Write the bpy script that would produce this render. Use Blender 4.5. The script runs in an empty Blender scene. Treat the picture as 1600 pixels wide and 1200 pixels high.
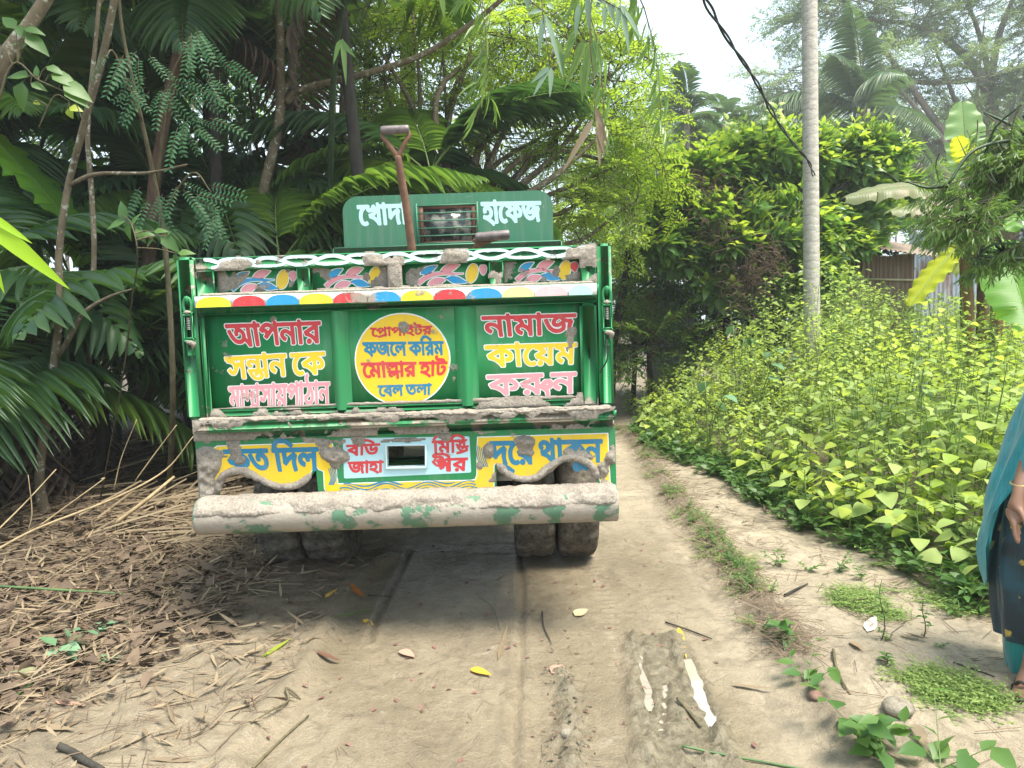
import bpy, math, random
import numpy as np
from mathutils import Vector, Matrix, Euler

# ------------------------------------------------------------------ camera, sky, sun, exposure
sc = bpy.context.scene
COL = sc.collection
F_PX, CAM_H, PITCH, ROLL = 1109.0, 1.4, math.radians(4.6), math.radians(1.9)
FW = np.array([0, math.cos(PITCH), -math.sin(PITCH)])
_UP = np.array([0, math.sin(PITCH), math.cos(PITCH)])
_RT = np.array([1.0, 0, 0])
RT = _RT * math.cos(ROLL) - _UP * math.sin(ROLL)
UP = _RT * math.sin(ROLL) + _UP * math.cos(ROLL)
cd = bpy.data.cameras.new('camera')
cam = bpy.data.objects.new('camera', cd)
COL.objects.link(cam)
cd.sensor_fit = 'HORIZONTAL'; cd.sensor_width = 36.0; cd.lens = 36.0 * F_PX / 1600.0
cd.clip_start = 0.05; cd.clip_end = 1000
cam.matrix_world = Matrix(((RT[0], UP[0], -FW[0], 0), (RT[1], UP[1], -FW[1], 0), (RT[2], UP[2], -FW[2], CAM_H), (0, 0, 0, 1)))
sc.camera = cam

SUN_EL, SUN_AZ = math.radians(66), math.radians(125)     # azimuth from +Y towards +X
w = bpy.data.worlds.new('World'); sc.world = w; w.use_nodes = True
nt = w.node_tree; nt.nodes.clear()
out = nt.nodes.new('ShaderNodeOutputWorld'); bg = nt.nodes.new('ShaderNodeBackground')
sky = nt.nodes.new('ShaderNodeTexSky'); sky.sky_type = 'NISHITA'; sky.sun_disc = False
sky.sun_elevation = SUN_EL; sky.sun_rotation = SUN_AZ; sky.air_density = 1.0; sky.dust_density = 3.0; sky.ozone_density = 1.0
tc = nt.nodes.new('ShaderNodeTexCoord')
mp = nt.nodes.new('ShaderNodeMapping'); mp.inputs['Scale'].default_value = (1, 1, 2.6)
ns = nt.nodes.new('ShaderNodeTexNoise'); ns.inputs['Scale'].default_value = 1.7; ns.inputs['Detail'].default_value = 5
rp = nt.nodes.new('ShaderNodeValToRGB'); rp.color_ramp.elements[0].position = 0.3; rp.color_ramp.elements[1].position = 0.7
rp.color_ramp.elements[0].color = (0.62, 0.62, 0.62, 1); rp.color_ramp.elements[1].color = (0.9, 0.9, 0.9, 1)
mx = nt.nodes.new('ShaderNodeMix'); mx.data_type = 'RGBA'
mx.inputs['B'].default_value = (3.3, 4.0, 4.45, 1)         # thin bright cloud veil
nt.links.new(tc.outputs['Generated'], mp.inputs['Vector']); nt.links.new(mp.outputs[0], ns.inputs['Vector'])
nt.links.new(ns.outputs[0], rp.inputs[0]); nt.links.new(rp.outputs[0], mx.inputs['Factor'])
nt.links.new(sky.outputs[0], mx.inputs['A']); nt.links.new(mx.outputs['Result'], bg.inputs['Color'])
bg.inputs['Strength'].default_value = 0.12
nt.links.new(bg.outputs[0], out.inputs[0])
ld = bpy.data.lights.new('sun', 'SUN'); ld.energy = 2.9; ld.angle = math.radians(26); ld.color = (1.0, 0.94, 0.82)
sun = bpy.data.objects.new('sun', ld); COL.objects.link(sun)
_sd = Vector((math.sin(SUN_AZ) * math.cos(SUN_EL), math.cos(SUN_AZ) * math.cos(SUN_EL), math.sin(SUN_EL)))
sun.rotation_euler = _sd.to_track_quat('Z', 'Y').to_euler(); sun.location = (6, -4, 20)
sc.view_settings.view_transform = 'Standard'; sc.view_settings.look = 'None'
sc.view_settings.exposure = 1.85; sc.view_settings.gamma = 1; sc.view_settings.use_curve_mapping = False
sc.render.engine = 'CYCLES'
cy = sc.cycles
cy.max_bounces = 7; cy.diffuse_bounces = 4; cy.glossy_bounces = 3; cy.transmission_bounces = 5; cy.transparent_max_bounces = 6
cy.caustics_reflective = False; cy.caustics_refractive = False; cy.use_denoising = True
cy.sample_clamp_indirect = 6.0

def _ray(u, v):
    return FW + RT * (u - 800) / F_PX + UP * (600 - v) / F_PX
def at(u, v, Y):
    """world point on the vertical plane y = Y behind the given point of the photograph"""
    d = _ray(u, v); return np.array([0, 0, CAM_H]) + d * (Y / d[1])
def gnd(u, v, z=0.0):
    d = _ray(u, v); return np.array([0, 0, CAM_H]) + d * ((z - CAM_H) / d[2])

# ------------------------------------------------------------------ object helpers
def tag(o, label=None, cat=None, group=None, kind=None):
    if label: o['label'] = label
    if cat: o['category'] = cat
    if group: o['group'] = group
    if kind: o['kind'] = kind
    return o
def thing(name, label, cat, loc=(0, 0, 0), group=None, rz=0.0):
    o = bpy.data.objects.new(name, None); COL.objects.link(o); o.empty_display_size = 0.1
    o.location = [float(c) for c in loc]; o.rotation_euler = (0, 0, rz)
    return tag(o, label, cat, group)
def mesh(name, V, Fs, mats, mi=None, smooth=False, attr=None, uv=None):
    """V (n,3); Fs list of int arrays (k,3) or (k,4); mi material index per face group or array"""
    me = bpy.data.meshes.new(name)
    V = np.asarray(V, dtype=np.float32).reshape(-1, 3)
    if isinstance(Fs, np.ndarray): Fs = [Fs]
    keep = [i for i, f in enumerate(Fs) if len(f)]
    loops = np.concatenate([np.asarray(Fs[i], dtype=np.int32).ravel() for i in keep]) if keep else np.zeros(0, np.int32)
    tot = np.concatenate([np.full(len(Fs[i]), np.asarray(Fs[i]).shape[1], dtype=np.int32) for i in keep]) if keep else np.zeros(0, np.int32)
    st = np.concatenate([[0], np.cumsum(tot)[:-1]]).astype(np.int32) if len(tot) else tot
    me.vertices.add(len(V)); me.vertices.foreach_set('co', V.ravel())
    me.loops.add(len(loops)); me.loops.foreach_set('vertex_index', loops)
    me.polygons.add(len(tot)); me.polygons.foreach_set('loop_start', st); me.polygons.foreach_set('loop_total', tot)
    if mi is not None:
        if isinstance(mi, (list, tuple)): mi = np.concatenate([np.full(len(Fs[i]), mi[i], dtype=np.int32) for i in keep])
        me.polygons.foreach_set('material_index', np.asarray(mi, dtype=np.int32))
    if smooth: me.polygons.foreach_set('use_smooth', np.ones(len(tot), dtype=bool))
    for m in (mats if isinstance(mats, (list, tuple)) else [mats]): me.materials.append(m)
    if attr is not None:
        for k, a in attr.items():
            dom = 'FACE' if len(a) == len(tot) and len(a) != len(V) else 'POINT'
            at_ = me.attributes.new(k, 'FLOAT', dom); at_.data.foreach_set('value', np.asarray(a, dtype=np.float32))
    if uv is not None:
        l = me.uv_layers.new(name='UVMap'); l.data.foreach_set('uv', np.asarray(uv, dtype=np.float32)[loops].ravel())
    me.update(calc_edges=True)
    return me
def link(name, me, parent=None, M=None):
    o = bpy.data.objects.new(name, me); COL.objects.link(o)
    if parent is not None: o.parent = parent
    if M is not None: o.matrix_basis = M
    return o
def root_loc(p):
    while p.parent is not None: p = p.parent
    return np.array(p.location)
class MB:
    """collects shapes (world coordinates) and links them as ONE mesh object"""
    def __init__(s): s.V = []; s.F3 = []; s.F4 = []; s.M3 = []; s.M4 = []; s.n = 0; s.m = 0
    def add(s, V, F, m=None):
        V = np.asarray(V, float).reshape(-1, 3); m = s.m if m is None else m
        for f in (F if isinstance(F, list) else [F]):
            f = np.asarray(f, int)
            if not len(f): continue
            if f.shape[1] == 3: s.F3.append(f + s.n); s.M3.append(np.full(len(f), m))
            else: s.F4.append(f + s.n); s.M4.append(np.full(len(f), m))
        s.V.append(V); s.n += len(V); return s
    def box(s, lo, hi, m=None, bev=0.0):
        lo = np.array(lo, float); hi = np.array(hi, float)
        if bev > 0:
            b = min(bev, 0.45 * (hi - lo).min()); P = []; ids = {}
            for k in range(8):
                c = [(hi if k >> a & 1 else lo)[a] for a in range(3)]
                for a in range(3):
                    q = list(c)
                    for o in range(3):
                        if o != a: q[o] += (-b if k >> o & 1 else b)
                    ids[(k, a)] = len(P); P.append(q)
            q4 = []; t3 = []
            for a in range(3):
                u, v = (a + 1) % 3, (a + 2) % 3
                for sgn in (0, 1):
                    ks = [(sgn << a) | (i << u) | (j << v) for i, j in ((0, 0), (1, 0), (1, 1), (0, 1))]
                    f = [ids[(k, a)] for k in ks]; q4.append(f if sgn else f[::-1])
                for i in (0, 1):
                    for j in (0, 1):
                        k0 = (i << u) | (j << v); k1 = k0 | (1 << a)
                        f = [ids[(k0, u)], ids[(k1, u)], ids[(k1, v)], ids[(k0, v)]]
                        q4.append(f if (i ^ j) == 0 else f[::-1])
            for k in range(8):
                f = [ids[(k, 0)], ids[(k, 1)], ids[(k, 2)]]
                t3.append(f if bin(k).count('1') % 2 else f[::-1])
            return s.add(P, [np.array(q4), np.array(t3)], m)
        x0, y0, z0 = lo; x1, y1, z1 = hi
        P = [(x0, y0, z0), (x1, y0, z0), (x1, y1, z0), (x0, y1, z0), (x0, y0, z1), (x1, y0, z1), (x1, y1, z1), (x0, y1, z1)]
        return s.add(P, np.array([(0, 3, 2, 1), (4, 5, 6, 7), (0, 1, 5, 4), (1, 2, 6, 5), (2, 3, 7, 6), (3, 0, 4, 7)]), m)
    def tube(s, pts, rad, n=8, m=None, cap=True):
        V, F = tube(pts, rad, n, cap); return s.add(V, F, m)
    def build(s, name, mats, parent=None, smooth=False, local=False, attr=None):
        V = np.concatenate(s.V)
        if parent is not None and not local: V = V - root_loc(parent)
        Fs = []; mi = []
        if s.F3: Fs.append(np.concatenate(s.F3)); mi.append(np.concatenate(s.M3))
        if s.F4: Fs.append(np.concatenate(s.F4)); mi.append(np.concatenate(s.M4))
        return link(name, mesh(name, V, Fs, mats, np.concatenate(mi), smooth, attr), parent)
def tube(pts, rad, n=8, cap=True):
    P = np.asarray(pts, float); k = len(P)
    r = np.full(k, rad, float) if np.isscalar(rad) else np.asarray(rad, float)
    T = np.gradient(P, axis=0) if k > 1 else np.array([[0, 0, 1.]])
    T /= np.linalg.norm(T, axis=1)[:, None] + 1e-12
    a = np.array([0, 0, 1.]) if abs(T[0][2]) < 0.9 else np.array([1., 0, 0])
    N = np.cross(T[0], a); N /= np.linalg.norm(N); V = []
    th = np.arange(n) * 2 * math.pi / n
    for i in range(k):
        N = N - T[i] * N.dot(T[i]); N /= np.linalg.norm(N) + 1e-12; B = np.cross(T[i], N)
        V.append(P[i] + r[i] * (np.cos(th)[:, None] * N + np.sin(th)[:, None] * B))
    V = np.concatenate(V)
    i = np.arange(k - 1)[:, None] * n; j = np.arange(n)[None, :]; j2 = (j + 1) % n
    F = np.stack([i + j, i + j2, i + n + j2, i + n + j], -1).reshape(-1, 4)
    Fs = [F]
    if cap:
        V = np.concatenate([V, [P[0], P[-1]]]); c0, c1 = len(V) - 2, len(V) - 1; j = np.arange(n); b = (k - 1) * n
        Fs.append(np.concatenate([np.stack([np.full(n, c0), (j + 1) % n, j], 1), np.stack([np.full(n, c1), b + j, b + (j + 1) % n], 1)]))
    return V, Fs
def smooth_path(pts, k=6):
    P = np.asarray(pts, float)
    if len(P) < 3: return np.array([P[0] + (P[-1] - P[0]) * t for t in np.linspace(0, 1, k + 1)])
    Q = np.concatenate([[2 * P[0] - P[1]], P, [2 * P[-1] - P[-2]]]); o = []
    for i in range(1, len(Q) - 2):
        a, b, c, d = Q[i - 1:i + 3]
        for t in np.arange(k) / k:
            o.append(0.5 * (2 * b + (c - a) * t + (2 * a - 5 * b + 4 * c - d) * t * t + (3 * b - a - 3 * c + d) * t ** 3))
    o.append(P[-1]); return np.array(o)
def resample(vals, n):
    vals = np.asarray(vals, float); return np.interp(np.linspace(0, 1, n), np.linspace(0, 1, len(vals)), vals)
# value noise
_rt = np.random.RandomState(7).rand(256, 256)
def vnoise(x, y, seed=0):
    x = np.asarray(x, float) + seed * 17.3; y = np.asarray(y, float) + seed * 31.7
    xi = np.floor(x).astype(int); yi = np.floor(y).astype(int); fx = x - xi; fy = y - yi
    fx = fx * fx * (3 - 2 * fx); fy = fy * fy * (3 - 2 * fy)
    g = lambda a, b: _rt[a & 255, b & 255]
    return (g(xi, yi) * (1 - fx) + g(xi + 1, yi) * fx) * (1 - fy) + (g(xi, yi + 1) * (1 - fx) + g(xi + 1, yi + 1) * fx) * fy
def fbm(x, y, o=4, seed=0):
    v = 0; a = 0.5
    for k in range(o):
        v = v + a * vnoise(np.asarray(x) * 2 ** k, np.asarray(y) * 2 ** k, seed + k); a *= 0.5
    return v
def sstep(a, b, x):
    t = np.clip((x - a) / (b - a), 0, 1); return t * t * (3 - 2 * t)
rs = np.random.RandomState(11)
random.seed(5)

# ------------------------------------------------------------------ materials
class NM:
    def __init__(s, name):
        s.m = bpy.data.materials.new(name); s.m.use_nodes = True; s.t = s.m.node_tree; s.t.nodes.clear()
        s.out = s.t.nodes.new('ShaderNodeOutputMaterial'); s.b = s.t.nodes.new('ShaderNodeBsdfPrincipled')
        s.t.links.new(s.b.outputs[0], s.out.inputs[0])
    def n(s, ty, **kw):
        x = s.t.nodes.new(ty)
        for k, v in kw.items():
            if k in x.inputs: x.inputs[k].default_value = v
            else: setattr(x, k, v)
        return x
    def l(s, a, b): s.t.links.new(a, b)
    def noise(s, scale, detail=4, vec=None, rough=0.6, dist=0):
        x = s.n('ShaderNodeTexNoise'); x.inputs['Scale'].default_value = scale; x.inputs['Detail'].default_value = detail
        x.inputs['Roughness'].default_value = rough; x.inputs['Distortion'].default_value = dist
        if vec is not None: s.l(vec, x.inputs['Vector'])
        return x.outputs[0]
    def ramp(s, f, stops):
        x = s.n('ShaderNodeValToRGB'); e = x.color_ramp.elements
        while len(e) < len(stops): e.new(0.5)
        for k, (p, c) in enumerate(stops): e[k].position = p; e[k].color = (c, c, c, 1) if np.isscalar(c) else (*c, 1)
        s.l(f, x.inputs[0]); return x.outputs[0]
    def mix(s, f, a, b, mode='MIX'):
        x = s.n('ShaderNodeMix'); x.data_type = 'RGBA'; x.blend_type = mode
        for k, v in (('Factor', f), ('A', a), ('B', b)):
            if hasattr(v, 'is_output'): s.l(v, x.inputs[k])
            else: x.inputs[k].default_value = v if k == 'Factor' else (*v, 1)
        return x.outputs['Result']
    def math(s, op, a, b=0.0, c=None):
        x = s.n('ShaderNodeMath'); x.operation = op
        for k, v in enumerate((a, b) if c is None else (a, b, c)):
            if hasattr(v, 'is_output'): s.l(v, x.inputs[k])
            else: x.inputs[k].default_value = v
        return x.outputs[0]
    def pos(s, obj=False):
        if obj: return s.n('ShaderNodeTexCoord').outputs['Object']
        return s.n('ShaderNodeNewGeometry').outputs['Position']
    def bump(s, h, strength=0.3, dist=0.01):
        x = s.n('ShaderNodeBump'); x.inputs['Strength'].default_value = strength; x.inputs['Distance'].default_value = dist
        s.l(h, x.inputs['Height']); s.l(x.outputs[0], s.b.inputs['Normal']); return x.outputs[0]
    def set(s, **kw):
        for k, v in kw.items():
            k = {'color': 'Base Color', 'rough': 'Roughness', 'metal': 'Metallic', 'spec': 'Specular IOR Level', 'trans': 'Transmission Weight'}.get(k, k)
            if hasattr(v, 'is_output'): s.l(v, s.b.inputs[k])
            else: s.b.inputs[k].default_value = (*v, 1) if isinstance(v, tuple) and len(v) == 3 else v
        return s
def simple(name, c1, c2=None, scale=8, rough=0.7, bump=0.2, bscale=60, metal=0, spec=0.3, obj=False, bd=0.004):
    q = NM(name); p = q.pos(obj)
    c2 = c2 or tuple(x * 0.7 for x in c1)
    q.set(color=q.mix(q.ramp(q.noise(scale, 5, p), [(0.35, 0.0), (0.65, 1.0)]), c1, c2), rough=rough, metal=metal, spec=spec)
    if bump: q.bump(q.noise(bscale, 5, p), bump, bd)
    return q.m
def leafmat(name, c1, c2, tr=None, rough=0.42, trans=0.35, spec=0.4, spot=0.0):
    """leaf: two tones mixed by the per-leaf attribute, reflecting and letting light through"""
    q = NM(name); a = q.n('ShaderNodeAttribute'); a.attribute_name = 'var'
    col = q.mix(a.outputs['Fac'], c1, c2)
    nz = q.noise(35, 3, q.pos(True)); col = q.mix(q.math('MULTIPLY', nz, 0.35), col, tuple(x * 0.55 for x in c1))
    if spot:
        col = q.mix(q.ramp(q.noise(9, 3, q.pos(True)), [(0.62, 0.0), (0.68, spot)]), col, (0.36, 0.24, 0.05))
    q.set(color=col, rough=rough, spec=spec)
    t = q.n('ShaderNodeBsdfTranslucent')
    tc_ = q.mix(a.outputs['Fac'], tr or tuple(min(1, x * 1.9) for x in c1), tuple(min(1, x * 1.9) for x in c2) if tr is None else tuple(x * 1.15 for x in tr))
    q.l(tc_, t.inputs[0]); ms = q.n('ShaderNodeMixShader'); ms.inputs[0].default_value = trans
    q.l(q.b.outputs[0], ms.inputs[1]); q.l(t.outputs[0], ms.inputs[2]); q.l(ms.outputs[0], q.out.inputs[0])
    return q.m
def barkmat(name, c1, c2, vs=14, lichen=0.0, rings=0.0):
    q = NM(name); p = q.pos(); mpn = q.n('ShaderNodeMapping'); mpn.inputs['Scale'].default_value = (1, 1, 0.35) if not rings else (1, 1, 3.5)
    q.l(p, mpn.inputs[0]); v = mpn.outputs[0]
    col = q.mix(q.ramp(q.noise(vs, 6, v), [(0.35, 0.0), (0.65, 1.0)]), c1, c2)
    if lichen: col = q.mix(q.ramp(q.noise(22, 3, p), [(0.58, 0.0), (0.66, lichen)]), col, (0.42, 0.44, 0.36))
    h = q.noise(vs * 2.2, 6, v)
    if rings:
        wv = q.n('ShaderNodeTexWave'); wv.bands_direction = 'Z'; wv.inputs['Scale'].default_value = rings; wv.inputs['Distortion'].default_value = 7; wv.inputs['Detail Scale'].default_value = 2.0
        wv.inputs['Detail'].default_value = 2; q.l(p, wv.inputs[0])
        col = q.mix(q.ramp(wv.outputs[1], [(0.0, 0.45), (0.15, 0.0)]), col, tuple(x * 0.4 for x in c1)); h = q.math('ADD', h, q.math('MULTIPLY', wv.outputs[1], .35))
    q.set(color=col, rough=0.85, spec=0.2); q.bump(h, 0.6, 0.012)
    return q.m
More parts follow.
